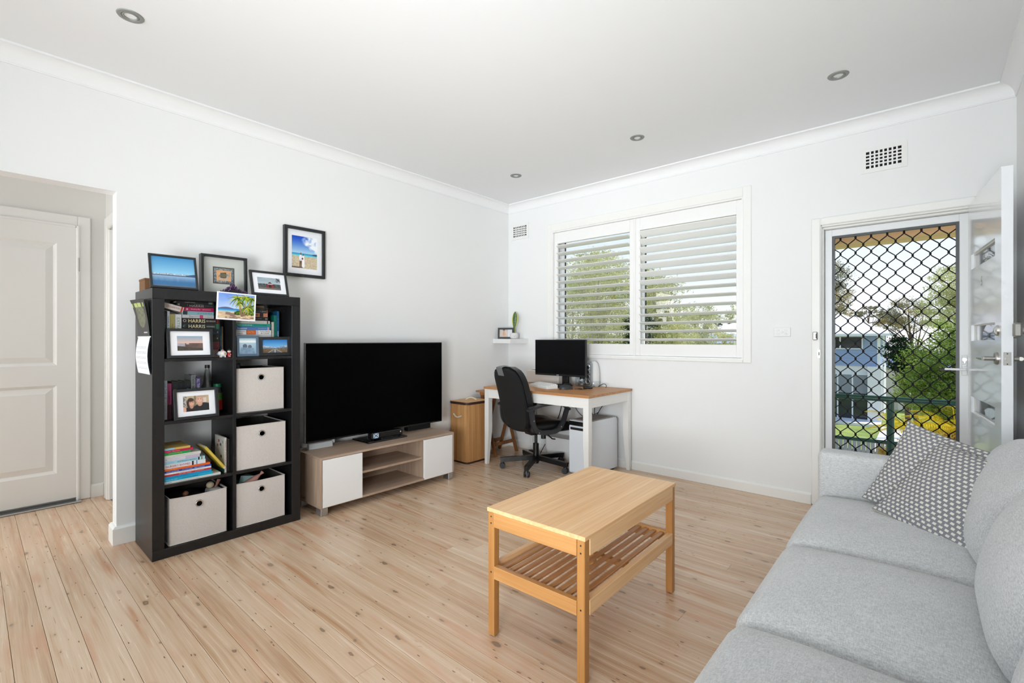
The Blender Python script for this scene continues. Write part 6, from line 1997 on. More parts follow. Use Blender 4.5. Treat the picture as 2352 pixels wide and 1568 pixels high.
p_palms, p_selfie, p_beach, p_elephant = make_palms(), make_selfie(), make_beach(), make_elephant()

def photo_frame(label, M, W, H, bw, fn, pw, ph, mat_in='mount_white', depth=0.02, fmat='frame_black', res=(105, 79), group='black photo frames', name='photo_frame', cat='photo frame', strut=True, glazed=False):
    """standing or hanging frame: local x right, z up from its bottom edge, front faces local -y"""
    t = thing(name, label, cat, group=group)
    t.matrix_world = M
    fr = MB()
    e = 0.0012
    O = [(-W / 2, 0), (W / 2, 0), (W / 2, H), (-W / 2, H)]
    I = [(-W / 2 + bw, bw), (W / 2 - bw, bw), (W / 2 - bw, H - bw), (-W / 2 + bw, H - bw)]
    def ins(P, k, s):
        q = [(1, 1), (-1, 1), (-1, -1), (1, -1)]
        return [(p[0] + s * k * g[0], p[1] + s * k * g[1]) for p, g in zip(P, q)]
    loops = [(O, 0.0), (O, -depth + e), (ins(O, e, 1), -depth), (ins(I, e, -1), -depth), (I, -depth + e), (I, 0.0)]
    for P, yy in loops:
        fr.v += [(p[0], yy, p[1]) for p in P]
    for l in range(6):
        for k in range(4):
            fr.f.append((l * 4 + k, l * 4 + (k + 1) % 4, ((l + 1) % 6) * 4 + (k + 1) % 4, ((l + 1) % 6) * 4 + k))
    part('frame', fr, fmat, t)
    part('backing', MB().box(-W / 2 + bw * 0.6, W / 2 - bw * 0.6, -0.004, -0.001, bw * 0.6, H - bw * 0.6), 'dark_card', t)
    my = -depth * 0.45
    a, b = (W - 2 * bw) / 2, (H - 2 * bw) / 2
    cz = H / 2
    if pw < 2 * a - 0.004:
        mt = MB()
        mt.box(-a, a, my, -0.004, bw, cz - ph / 2).box(-a, a, my, -0.004, cz + ph / 2, H - bw).box(-a, -pw / 2, my, -0.004, cz - ph / 2, cz + ph / 2).box(pw / 2, a, my, -0.004, cz - ph / 2, cz + ph / 2)
        part('mount', mt, mat_in, t)
    picture('photograph', fn, pw, ph, res[0], res[1], frameM((0, my + 0.001, cz), (1, 0, 0), (0, 0, 1)), t)
    if strut:
        part('easel_back', MB().add([(-0.02, 0.0, H * 0.7), (0.02, 0.0, H * 0.7), (0.025, H * 0.28, 0.004), (-0.025, H * 0.28, 0.004), (-0.02, 0.003, H * 0.7), (0.02, 0.003, H * 0.7), (0.025, H * 0.28 + 0.003, 0.004), (-0.025, H * 0.28 + 0.003, 0.004)], [(0, 1, 2, 3), (7, 6, 5, 4), (0, 3, 7, 4), (1, 5, 6, 2), (2, 6, 7, 3)]), 'dark_card', t)
    return t
def stand(x, yc, z, lean=0.0, turn=0.0):
    return Matrix.Translation((x, yc, z)) @ Matrix.Rotation(PI / 2 + turn, 4, 'Z') @ Matrix.Rotation(-lean, 4, 'X')

TOP = BH + 0.0008
photo_frame('black frame with a blue lake and snowy mountains, leaning back', stand(0.420, -3.311, TOP, rad(19), rad(-2)), 0.226, 0.205, 0.011, p_lake, 0.204, 0.183, depth=0.012, res=(132, 96), strut=True)
photo_frame('deep black frame with a small elephant painting', stand(0.20, -3.000, TOP, rad(2)), 0.264, 0.250, 0.014, p_elephant, 0.124, 0.108, 'mount_grey', depth=0.045, res=(123, 96), strut=False)
photo_frame('black frame with a red barn photo', stand(0.392, -2.784, TOP, rad(16), rad(2)), 0.234, 0.166, 0.014, p_barn, 0.144, 0.082, depth=0.014, res=(123, 79))
photo_frame('black frame hung on the wall, couple on a tropical beach', Matrix.Translation((0.001, -2.381, 1.686)) @ RZ90, 0.316, 0.377, 0.022, p_beach, 0.196, 0.244, depth=0.032, res=(114, 140), strut=False)
photo_frame('black frame with a sunset cliff photo in the upper left cube', stand(0.434, -3.2405, SH[3] + 0.0008, rad(8), rad(1)), 0.226, 0.168, 0.015, p_cliffs, 0.126, 0.084, depth=0.02, res=(105, 74))
photo_frame('black frame with a smiling couple photo in the second left cube', stand(0.434, -3.210, SH[2] + 0.0008, rad(9), rad(2)), 0.224, 0.172, 0.016, p_selfie, 0.130, 0.088, depth=0.02, res=(145, 101))
# hinged pair of frames: one object
t = photo_frame('hinged double photo frame, couple in snow and mountain road', stand(0.392, -2.924, SH[3] + 0.0008, rad(3), rad(8)), 0.138, 0.129, 0.015, p_snowcouple, 0.108, 0.099, depth=0.014, fmat='frame_blue', res=(79, 70), strut=False)
W, Hh = 0.196, 0.122
right = MB()
def lean_r(p):
    # second leaf swings on the hinge
    q = Matrix.Rotation(rad(-12), 3, 'Z') @ Vector(p)
    return (q.x + 0.073, q.y, q.z)
for q in ((0, W, -0.014, 0, 0, 0.02), (0, W, -0.014, 0, Hh - 0.018, Hh), (0, 0.02, -0.014, 0, 0.02, Hh - 0.018), (W - 0.022, W, -0.014, 0, 0.02, Hh - 0.018)):
    mm = MB().box(*q)
    right.add([lean_r(p) for p in mm.v], mm.f)
part('second_frame', right, 'frame_black', t)
c0 = lean_r((0.02 + (W - 0.042) / 2, -0.006, 0.02 + (Hh - 0.038) / 2))
dx = Vector(lean_r((1, 0, 0))) - Vector(lean_r((0, 0, 0)))
picture('second_photograph', p_road, W - 0.042, Hh - 0.038, 110, 64, frameM(c0, dx, (0, 0, 1)), t)
part('hinge', MB().cyl((0.071, -0.002, 0.025), (0.071, -0.002, 0.045), 0.003, n=8).cyl((0.071, -0.002, 0.08), (0.071, -0.002, 0.10), 0.003, n=8), 'steel', t)

# palm beach postcard pinned to the front of the bookcase
t = thing('palm_postcard', 'palm beach postcard stuck to the front edge of the bookcase', 'postcard')
t.matrix_world = Matrix.Translation((0.4415, -3.0055, 1.326)) @ RZ90 @ Matrix.Rotation(rad(2.2), 4, 'Y')
part('card', MB().box(-0.109, 0.109, -0.0012, 0, 0.0, 0.166), 'mount_white', t)
picture('photograph', p_palms, 0.200, 0.150, 180, 130, frameM((0, -0.0016, 0.084), (1, 0, 0), (0, 0, 1)), t)
part('pin', MB().lathe([(0, -0.006), (0.003, -0.0055), (0.004, -0.003), (0.002, 0.0)], (0.0, -0.001, 0.160), 12, 'y'), 'white_plastic', t, 50)

# ------------------------------------------------------------------ small things on the bookcase
t = thing('amethyst_cluster', 'purple amethyst crystal cluster on top of the bookcase', 'crystal', (0.375, -2.995, BH))
part('rock_base', MB().rbox(-0.028, 0.028, -0.060, 0.066, 0.0, 0.022, 0.010, (3, 6, 2)), 'amethyst_base', t, 40)
cl = MB()
rnd = random.Random(3)
for k in range(170):
    u, v = rnd.uniform(-1, 1), rnd.uniform(-1, 1)
    hgt = 0.016 + 0.050 * math.exp(-((u + 0.12) / 0.48) ** 2) * (1 - 0.5 * v * v)
    p = Vector((v * 0.028, u * 0.064, hgt * rnd.uniform(0.35, 0.92)))
    d = Vector((v * 0.9 + rnd.uniform(-.4, .4), u * 0.9 + rnd.uniform(-.4, .4), 1.0)).normalized()
    r = rnd.uniform(0.0035, 0.0065)
    l = rnd.uniform(0.007, 0.014)
    cl.cyl(p - d * 0.01, p + d * l * 0.4, r, r, n=6, caps=False)
    cl.cyl(p + d * l * 0.4, p + d * (l * 0.4 + r), r, 0.0006, n=6)
part('crystals', cl, 'amethyst', t, kind='stuff')
t = thing('brown_box', 'small brown cardboard box behind the lake picture', 'box', (0.17, -3.385, BH))
part('carton', MB().cbox(-0.06, 0.07, -0.028, 0.045, 0.0, 0.062, 0.002), 'kraft', t)
part('carton_lid', MB().cbox(-0.062, 0.072, -0.030, 0.047, 0.058, 0.070, 0.002), 'kraft', t)

t = thing('wall_calendar', 'hanging calendar with a rainforest picture on the bookcase side', 'calendar', (0.306, BY0, 1.018))
def cal_card(x0, x1, zs, ys, nx=8):
    m = MB()
    for z, yo, xs in zip(zs, ys, [0] * len(zs)):
        for i in range(nx + 1):
            m.v.append((x0 + (x1 - x0) * i / nx, yo, z))
    for j in range(len(zs) - 1):
        for i in range(nx):
            q = (j * (nx + 1) + i, j * (nx + 1) + i + 1, (j + 1) * (nx + 1) + i + 1, (j + 1) * (nx + 1) + i)
            m.f.append(q)
    return m
n = 10
zs = [0.204 * j / n for j in range(n + 1)]
ys = [-0.008 - 0.012 * math.sin(PI * j / n) for j in range(n + 1)]
part('month_page', cal_card(-0.14, 0.13, zs, ys), 'mount_white', t, 60)
part('back_pages', cal_card(-0.138, 0.131, zs, [q + 0.006 for q in ys]), cmat((70, 78, 84)), t, 60)
grid = MB()
for j in range(1, 6):
    z = 0.17 - 0.028 * j
    yo = -0.0085 - 0.012 * math.sin(PI * z / 0.204)
    grid.box(-0.125, 0.118, yo - 0.0003, yo, z, z + 0.0012)
    for k in range(7):
        grid.box(-0.115 + k * 0.033, -0.109 + k * 0.033, yo - 0.0009, yo - 0.0003, z + 0.006, z + 0.010)
part('date_grid', grid, cmat((150, 152, 158)), t, kind='stuff')
part('binding', MB().cyl((-0.14, -0.008, 0.206), (0.13, -0.008, 0.206), 0.004, n=8), 'white_plastic', t)
def p_forest(u, v):
    c = lerp((40, 38, 36), (66, 64, 62), fbm(u * 5, v * 6, 31))
    e = ((u - 0.5) / 0.34) ** 2 + ((v - 0.58) / 0.34) ** 2
    if e < 1: c = lerp((70, 74, 56), (140, 140, 110), fbm(u * 9, v * 14, 32))
    if 0.80 < v < 0.90 and fbm(u * 8, 1, 33) > 0.45: c = (176, 190, 110)
    if 0.55 < u < 0.85 and 0.08 < v < 0.12: c = (200, 200, 198)
    return c
# upper picture pages curling away from the case
for nm, fn, yb, curl in (('picture_page', p_forest, -0.010, 0.040), ('second_page', lambda u, v: lerp((30, 60, 34), (20, 24, 22), v), -0.006, 0.012)):
    nx, ny = 50, 66
    vs, fs = [], []
    for j in range(ny + 1):
        for i in range(nx + 1):
            v = j / ny
            u = i / nx
            x = -0.14 + 0.27 * u
            k = 1.0 if nm == 'picture_page' else 0.6
            vs.append((x * (1 - 0.25 * v * k) - 0.02 * v, yb - curl * v * v * (1.0 - 0.55 * u), 0.21 + 0.205 * v))
    for j in range(ny):
        for i in range(nx):
            fs.append((j * (nx + 1) + i, j * (nx + 1) + i + 1, (j + 1) * (nx + 1) + i + 1, (j + 1) * (nx + 1) + i))
    o = MB().add(vs, fs).build(nm, 'print', t)
    at = o.data.attributes.new('Col', 'FLOAT_COLOR', 'POINT')
    for k in range((nx + 1) * (ny + 1)):
        c = fn((k % (nx + 1)) / nx, (k // (nx + 1)) / ny)
        at.data[k].color = (lin(c[0]), lin(c[1]), lin(c[2]), 1)
part('hook', MB().cyl((0.0, 0.0, 0.405), (0.0, -0.012, 0.405), 0.002, n=8), 'steel', t)

t = thing('pig_figurine', 'white china pig figurine with a painted flower', 'figurine', (0.405, -3.070, SH[3]))
m = MB()
def ell(m, c, r, n=16, k=10):
    vs, fs = [], []
    for j in range(k + 1):
        a = -PI / 2 + PI * j / k
        for i in range(n):
            b = 2 * PI * i / n
            vs.append((c[0] + r[0] * math.cos(a) * math.cos(b), c[1] + r[1] * math.cos(a) * math.sin(b), c[2] + r[2] * math.sin(a)))
    for j in range(k):
        for i in range(n):
            i2 = (i + 1) % n
            fs.append((j * n + i, j * n + i2, (j + 1) * n + i2, (j + 1) * n + i))
    return m.add(vs, fs)
ell(m, (0, 0.004, 0.021), (0.018, 0.022, 0.020))
ell(m, (0, -0.010, 0.023), (0.013, 0.014, 0.014))
for a in (-1, 1):
    for b in (-1, 1):
        m.cyl((a * 0.009, 0.004 + b * 0.011, 0.0), (a * 0.008, 0.004 + b * 0.011, 0.012), 0.0045, n=8)
part('body', m, cmat((236, 234, 230), 0.25), t, 60)
part('ear', MB().cyl((0.006, 0.0, 0.034), (0.008, 0.006, 0.047), 0.006, 0.001, n=8), cmat((214, 150, 140), 0.3), t, 50)
part('ear', MB().cyl((-0.006, -0.002, 0.034), (-0.008, 0.004, 0.047), 0.006, 0.001, n=8), cmat((236, 234, 230), 0.25), t, 50)
part('snout', MB().cyl((0, -0.020, 0.020), (0, -0.028, 0.019), 0.006, 0.0055, n=12), cmat((120, 160, 206), 0.3), t, 40)
part('painted_flower', MB().cyl((0.0165, 0.010, 0.022), (0.0188, 0.010, 0.022), 0.005, n=10), cmat((206, 160, 90), 0.3), t)
t = thing('kokeshi_doll', 'tiny wooden doll with black hair and red robe', 'figurine', (0.405, -3.0305, SH[3]))
part('robe', MB().lathe([(0, 0), (0.010, 0), (0.0115, 0.01), (0.010, 0.024), (0.006, 0.029), (0, 0.029)], n=18), cmat((176, 44, 46), 0.35), t, 50)
part('head', ell(MB(), (0, 0, 0.037), (0.0115, 0.0115, 0.0115)), cmat((226, 206, 186), 0.35), t, 70)
part('hair', MB().lathe([(0.0118, 0.039), (0.0122, 0.043), (0.010, 0.049), (0.005, 0.053), (0, 0.054)], n=18), cmat((34, 42, 46), 0.3), t, 60)
part('robe_pattern', MB().box(0.0100, 0.0118, -0.005, 0.005, 0.004, 0.008).box(0.0098, 0.0117, 0.002, 0.006, 0.014, 0.020), cmat((232, 214, 206), 0.4), t)

t = thing('glass_bottle', 'empty clear glass bottle with a screw cap', 'bottle', (0.25, -3.103, SH[2]))
part('bottle_body', MB().lathe([(0, 0.0), (0.030, 0.0), (0.034, 0.008), (0.035, 0.02), (0.035, 0.145), (0.034, 0.165), (0.024, 0.185), (0.020, 0.205), (0.0195, 0.235), (0.014, 0.262), (0.011, 0.275), (0.011, 0.28)], n=28), 'bottle_glass', t, 60)
part('bottle_cap', MB().cyl((0, 0, 0.278), (0, 0, 0.298), 0.0135, n=20), cmat((46, 44, 40), 0.4), t, 40)
t = thing('spread_jar', 'plastic jar with a green lid and red label behind the couple photo', 'jar', (0.285, -3.058, SH[2]))
part('jar_body', MB().lathe([(0, 0), (0.024, 0), (0.027, 0.01), (0.027, 0.135), (0.022, 0.157), (0.019, 0.160), (0, 0.160)], n=24), cmat((60, 62, 62), 0.2), t, 60)
part('jar_label', MB().lathe([(0.0274, 0.02), (0.0276, 0.08)], n=24), cmat((170, 36, 24), 0.4), t, 60)
part('jar_label', MB().lathe([(0.0274, 0.08), (0.0276, 0.125)], n=24), cmat((76, 128, 44), 0.4), t, 60)
part('jar_lid', MB().cyl((0, 0, 0.160), (0, 0, 0.180), 0.022, n=24), cmat((16, 112, 76), 0.35), t, 40)

# corner shelf photo
photo_frame('small black photo frame on the corner shelf', Matrix.Translation((0.115, -0.175, 1.2168)) @ Matrix.Rotation(rad(36), 4, 'Z') @ Matrix.Rotation(rad(-9), 4, 'X'), 0.178, 0.122, 0.019, p_portrait, 0.140, 0.084, depth=0.014, res=(88, 57), strut=True)
# ------------------------------------------------------------------ outside: porch, garden, trees, houses
GZ = -3.6
def ground_mat():
    t = NT('lawn_grass')
    v = t.coord('Object')
    n = t.noise(v, 0.8, 4.0)
    f = t.noise(v, 30.0, 3.0)
    c = t.ramp(t.math('ADD', t.math('MULTIPLY', n, 0.7), t.math('MULTIPLY', f, 0.3)), [(0.35, rgb(96, 122, 52)), (0.65, rgb(170, 178, 96))])
    t.set(color=c, rough=0.95)
    return t.m
struct('ground', MB().box(-60, 60, 0.6, 90, GZ - 0.2, GZ), ground_mat(), 'sunlit lawn below the porch', 'ground')
struct('driveway', MB().box(1.9, 3.7, 10.5, 29, GZ, GZ + 0.03), plain('pale_concrete', rgb(226, 222, 214), 0.8, var=0.1), 'pale concrete driveway beyond the railing', 'driveway')
tan = wood('tan_fascia', rgb(212, 172, 134), rgb(232, 196, 158), axis=0, fine=20, along=0.8, rough=0.7)
struct('porch_floor', MB().box(2.3, 5.2, 0.2, 1.35, -0.30, -0.18), plain('porch_concrete', rgb(186, 184, 180), 0.85, var=0.1), 'concrete porch floor outside the front door', 'porch')
struct('porch_beam', MB().box(2.75, 5.4, 1.2, 1.50, 2.088, 2.40), tan, 'tan timber beam of the porch roof', 'beam')
struct('porch_roof', MB().box(2.75, 5.4, 0.2, 1.2, 2.40, 2.46), tan, 'tan porch roof lining above the front door', 'roof')
struct('eave', MB().box(-1.0, 2.75, 0.2, 0.62, 2.365, 2.44), tan, 'tan eave above the window outside', 'eave')
struct('outer_wall', MB().box(-1.0, -0.12, 0.2, 0.22, -3.6, 2.36), plain('brick_red', rgb(150, 96, 70), 0.9, var=0.3), 'brick outer wall beside the window', 'wall')

t = thing('porch_railing', 'dark green tubular railing outside the front door', 'railing', (3.385, 1.1, -0.18))
part('top_rail', MB().cyl((-1.2, 0, 0.878), (1.6, 0, 0.878), 0.024, n=14), 'green_rail', t, 40)
part('lower_rail', MB().cyl((-1.2, 0, 0.505), (0.0, 0, 0.505), 0.016, n=12), 'green_rail', t, 40)
part('lower_rail', MB().cyl((0.0, 0, 0.505), (1.6, 0, 0.505), 0.016, n=12), 'green_rail', t, 40)
part('post', MB().cyl((0.0, 0, 0.0), (0.0, 0, 0.87), 0.026, n=14), 'green_rail', t, 40)
part('post', MB().cyl((-1.17, 0, 0.0), (-1.17, 0, 0.87), 0.026, n=14), 'green_rail', t, 40)

# paling fence
t = thing('paling_fence', 'grey paling fence below the porch', 'fence', (2.2, 14.0, GZ))
pal = plain('weathered_paling', rgb(168, 164, 172), 0.9, var=0.25)
first = None
rr = random.Random(5)
for k in range(44):
    x = -2.4 + k * 0.115
    if first is None:
        first = part('paling', MB().box(-0.047, 0.047, -0.009, 0.009, 0.0, 1.72), pal, t)
        first.location = (x, 0, 0)
    else:
        twin(first, t, (x, 0, rr.uniform(-0.05, 0.03)))
part('fence_rail', MB().box(-2.5, 2.7, 0.012, 0.06, 0.35, 0.45).box(-2.5, 2.7, 0.012, 0.06, 1.30, 1.40), pal, t)

# house opposite
t = thing('house_opposite', 'two-storey pale blue house seen through the security screen', 'house', (-2.0, 30.0, GZ))
def hx_(x): return x + 2.0
def hz(z): return z - GZ
sid = plain('blue_weatherboard', rgb(150, 168, 204), 0.7)
ren = plain('white_render', rgb(228, 226, 228), 0.8)
wfr = plain('white_window_frame', rgb(232, 234, 238), 0.5)
gls = plain('dark_window_glass', rgb(42, 46, 54), 0.08, spec=0.6)
bl = plain('pale_blind', rgb(140, 144, 150), 0.8)
x1 = hx_(1.74)
part('lower_wall', MB().box(-6.0, x1, 0.0, 6.0, 0.0, hz(-0.33)), ren, t)
part('corner_pier', MB().box(hx_(1.20), x1 + 0.10, -0.35, 0.0, 0.0, hz(-0.33)), ren, t)
sd = MB()
z = hz(-0.33)
while z < hz(1.50):
    sd.add([(-6.0, -0.06, z), (x1, -0.06, z), (x1, -0.035, z + 0.15), (-6.0, -0.035, z + 0.15), (-6.0, 0, z), (x1, 0, z), (x1, 0, z + 0.15), (-6.0, 0, z + 0.15)],
           [(0, 1, 2, 3), (5, 4, 0, 1)[::-1], (0, 3, 7, 4), (1, 5, 6, 2)])
    z += 0.15
part('weatherboards', sd, sid, t, kind='stuff')
part('upper_wall', MB().box(-6.0, x1, 0.0, 6.0, hz(-0.33), hz(1.52)), sid, t)
part('corner_board', MB().box(x1 - 0.12, x1 + 0.02, -0.08, 0.02, hz(-0.33), hz(1.50)), wfr, t)
part('downpipe', MB().cyl((x1 + 0.16, -0.02, hz(-3.4)), (x1 + 0.16, -0.02, hz(1.45)), 0.05, n=10), wfr, t)
rf = part('roof', MB().add([(-6.6, -0.6, hz(1.52)), (x1 + 0.75, -0.6, hz(1.52)), (x1 + 0.75, 6.6, hz(1.52)), (-6.6, 6.6, hz(1.52)), (-4.0, 3.0, hz(2.75)), (x1 - 1.9, 3.0, hz(2.75))],
          [(0, 1, 5, 4), (1, 2, 5), (2, 3, 4, 5), (3, 0, 4), (3, 2, 1, 0)]), plain('pale_tin_roof', rgb(236, 226, 222), 0.6), t)
part('gutter', MB().box(-6.62, x1 + 0.78, -0.72, -0.60, hz(1.42), hz(1.55)), wfr, rf)
def win(xa, xb, za, zb, y=-0.07, mull=(), blind=False):
    f = MB()
    w = 0.06
    f.box(xa - w, xb + w, y - 0.05, y, za - w, za).box(xa - w, xb + w, y - 0.05, y, zb, zb + w).box(xa - w, xa, y - 0.05, y, za, zb).box(xb, xb + w, y - 0.05, y, za, zb)
    for q in mull:
        f.box(q - 0.035, q + 0.035, y - 0.05, y, za, zb)
    o = part('window', f, wfr, t)
    ed = [xa] + list(mull) + [xb]
    for a, b in zip(ed, ed[1:]):
        part('pane', MB().box(a, b, y - 0.02, y - 0.005, za, zb), gls, o)
    if blind:
        part('blind', MB().box(xa, xb, y - 0.024, y - 0.021, zb - (zb - za) * 0.42, zb), bl, o)
win(hx_(-1.2), hx_(0.91), hz(0.70), hz(1.36), mull=(hx_(-0.12),))
win(hx_(-1.1), hx_(1.19), hz(-3.42), hz(-0.85), y=0.0, mull=(hx_(-0.25), hx_(0.47)), blind=True)
part('terrace', MB().box(-4.0, x1 + 0.1, -1.6, 0.0, 0.0, 0.16), ren, t)
t = thing('garage', 'pale garage with a blue-grey roof beside the house opposite', 'garage', (3.0, 37.6, GZ))
part('garage_wall', MB().box(-1.5, 3.0, 0, 4, 0, 3.0), plain('garage_render', rgb(206, 202, 196), 0.8), t)
part('garage_roof', MB().add([(-1.9, -0.5, 2.95), (3.4, -0.5, 2.95), (3.4, 4.5, 2.95), (-1.9, 4.5, 2.95), (-0.6, 2, 3.75), (2.0, 2, 3.75)], [(0, 1, 5, 4), (1, 2, 5), (2, 3, 4, 5), (3, 0, 4), (3, 2, 1, 0)]), plain('slate_blue_roof', rgb(128, 146, 178), 0.6), t)
part('garage_door', MB().box(-0.7, 1.8, -0.06, 0.0, 0.0, 2.3), plain('garage_door_white', rgb(226, 222, 214), 0.6), t)
t = thing('neighbour_house', 'low grey-blue house glimpsed under the right shutter', 'house', (-6.2, 24.0, GZ))
part('house_wall', MB().box(-1.6, 3.4, 0, 5, 0, 4.62), plain('pale_house_wall', rgb(196, 204, 214), 0.8), t)
part('house_roof', MB().add([(-2.1, -0.5, 4.6), (3.9, -0.5, 4.6), (3.9, 5.5, 4.6), (-2.1, 5.5, 4.6), (-0.4, 2.5, 5.15), (2.2, 2.5, 5.15)], [(0, 1, 5, 4), (1, 2, 5), (2, 3, 4, 5), (3, 0, 4), (3, 2, 1, 0)]), plain('grey_blue_roof', rgb(150, 160, 170), 0.7), t)
part('window', MB().box(0.4, 1.6, -0.05, 0.0, 3.6, 4.3), gls, t)

# ------------------------------------------------------------------ plants outside
def leafy(name, c1, c2, c3, trans=0.45):
    t = NT(name)
    v = t.coord('Object')
    a = t.noise(v, 1.1, 2.0)
    b = t.noise(v, 9.0, 2.0)
    f = t.math('ADD', t.math('MULTIPLY', a, 0.5), t.math('MULTIPLY', b, 0.5))
    col = t.ramp(f, [(0.34, c1), (0.5, c2), (0.66, c3)])
    d = t.n('ShaderNodeBsdfDiffuse', {0: col})
    tr = t.n('ShaderNodeBsdfTranslucent', {0: col})
    mx = t.n('ShaderNodeMixShader', {0: trans, 1: d.outputs[0], 2: tr.outputs[0]})
    t.t.links.new(mx.outputs[0], t.o.inputs[0])
    return t.m
L_pale = leafy('pale_eucalypt_leaves', rgb(150, 154, 112), rgb(200, 200, 142), rgb(230, 226, 172))
L_brown = leafy('bronze_eucalypt_leaves', rgb(80, 98, 104), rgb(146, 142, 112), rgb(212, 184, 124))
L_green = leafy('bright_broad_leaves', rgb(74, 100, 44), rgb(136, 158, 76), rgb(204, 212, 128))
L_dark = leafy('dark_conifer_leaves', rgb(16, 34, 22), rgb(30, 56, 34), rgb(56, 84, 50), 0.2)
L_yellow = leafy('yellow_palm_fronds', rgb(150, 132, 30), rgb(214, 184, 40), rgb(236, 212, 84))
L_gold = leafy('golden_shrub_leaves', rgb(130, 104, 44), rgb(196, 158, 66), rgb(226, 190, 110))
bark = plain('pale_bark', rgb(196, 180, 164), 0.9, var=0.35)
bark_d = plain('brown_bark', rgb(104, 86, 70), 0.9, var=0.3)

def crown(blobs, seed, size, flatness=0.6, clump=26):
    size, clump = size * 0.52, int(clump * 2.3)
    """leaf quads gathered in small clumps inside ellipsoids; returns mesh builder and clump centres"""
    r = random.Random(seed)
    m = MB()
    cs = []
    for (cx, cy, cz, rx, ry, rz, n) in blobs:
        for k in range(n):
            while True:
                u = Vector((r.uniform(-1, 1), r.uniform(-1, 1), r.uniform(-1, 1)))
                if 0.25 < u.length < 1:
                    break
            c = Vector((cx + u.x * rx, cy + u.y * ry, cz + u.z * rz))
            cs.append(c)
            cr = 0.16 * min(rx, rz) + 0.05
            for q in range(clump):
                o = Vector((r.gauss(0, 1), r.gauss(0, 1), r.gauss(0, flatness))) * cr * 0.6
                p = c + o
                a = Vector((r.uniform(-1, 1), r.uniform(-1, 1), r.uniform(-0.9, 0.4))).normalized()
                b = a.cross(Vector((r.uniform(-1, 1), r.uniform(-1, 1), r.uniform(-1, 1)))).normalized()
                s = size * r.uniform(0.6, 1.3)
                i = len(m.v)
                m.v += [tuple(p - a * s), tuple(p + b * s * 0.38), tuple(p + a * s), tuple(p - b * s * 0.38)]
                m.f.append((i, i + 1, i + 2, i + 3))
    return m, cs
def tree(name, label, base, blobs, leaf, seed, size=0.07, trunk=0.12, bk=None, clump=26, limbs=14, lean=(0, 0), cat='tree', group='trees outside'):
    t = thing(name, label, cat, base, group=group)
    B = Vector(base)
    loc = [(b[0] - B.x, b[1] - B.y, b[2] - B.z, *b[3:]) for b in blobs]
    m, cs = crown(loc, seed, size, clump=clump)
    part('foliage', m, leaf, t)
    r = random.Random(seed + 1)
    top = Vector((loc[0][0], loc[0][1], loc[0][2]))
    low = Vector((0, 0, 0))
    w = MB()
    n = 8
    pts = [low.lerp(top, k / n) + Vector((math.sin(k * 1.1 + seed) * 0.06 * k / n, 0.04 * math.cos(k), 0)) for k in range(n + 1)]
    w.tube(pts, [trunk * (1 - 0.75 * k / n) for k in range(n + 1)], 8)
    for c in r.sample(cs, min(limbs, len(cs))):
        s = pts[r.randrange(n // 2, n)]
        mid = s.lerp(c, 0.5) + Vector((0, 0, 0.12))
        w.tube([s, mid, c], [trunk * 0.28, trunk * 0.18, trunk * 0.06], 5)
    part('trunk', w, bk or bark, t, 60)
# seen through the door
tree('gum_tree', 'bronze gum tree reaching in from the left beyond the screen', (-0.2, 14.2, GZ), [(1.0, 14, 3.2, 0.85, 0.9, 0.65, 130), (1.45, 14, 2.5, 0.5, 0.6, 0.55, 80), (0.3, 14.3, 2.6, 1.0, 0.9, 1.0, 90)], L_brown, 11, 0.055, bk=bark_d)
tree('leafy_tree', 'bright green leafy tree filling the right of the doorway view', (4.3, 12.2, GZ), [(4.15, 12, 0.55, 0.95, 0.9, 0.85, 230), (3.75, 11.8, -0.1, 0.70, 0.7, 0.60, 130), (4.6, 12, -0.4, 0.9, 0.8, 0.7, 120), (4.5, 12.2, 1.4, 0.7, 0.7, 0.5, 90)], L_green, 12, 0.075, bk=bark_d, clump=24)
tree('dark_tree', 'dark evergreen behind the bright leafy tree', (3.5, 15.5, GZ), [(3.05, 15.5, 0.75, 0.42, 0.4, 0.55, 90), (3.3, 15.5, 0.2, 0.5, 0.4, 0.6, 70)], L_dark, 13, 0.07, bk=bark_d)
tree('gum_tree', 'tall pale gum tree at the right edge of the doorway view', (5.3, 20.2, GZ), [(4.7, 20, 3.3, 1.0, 1.0, 0.85, 120), (4.2, 20, 2.3, 0.8, 0.8, 0.7, 90), (5.4, 20, 2.6, 1.0, 1.0, 1.3, 80)], L_pale, 14, 0.075)
tree('gum_tree', 'sparse bronze gum tree behind the garage roof', (3.4, 26.0, GZ), [(3.1, 26, 2.4, 1.0, 0.8, 0.8, 90), (2.3, 26, 2.1, 0.6, 0.6, 0.45, 40)], L_brown, 15, 0.075, bk=bark_d)
tree('gum_tree', 'flat-topped gum tree showing above the opposite roof', (0.4, 40.0, GZ), [(0.6, 40, 3.3, 1.7, 0.8, 0.45, 60), (1.8, 40, 2.7, 0.9, 0.6, 0.5, 40)], L_brown, 16, 0.10, bk=bark_d)
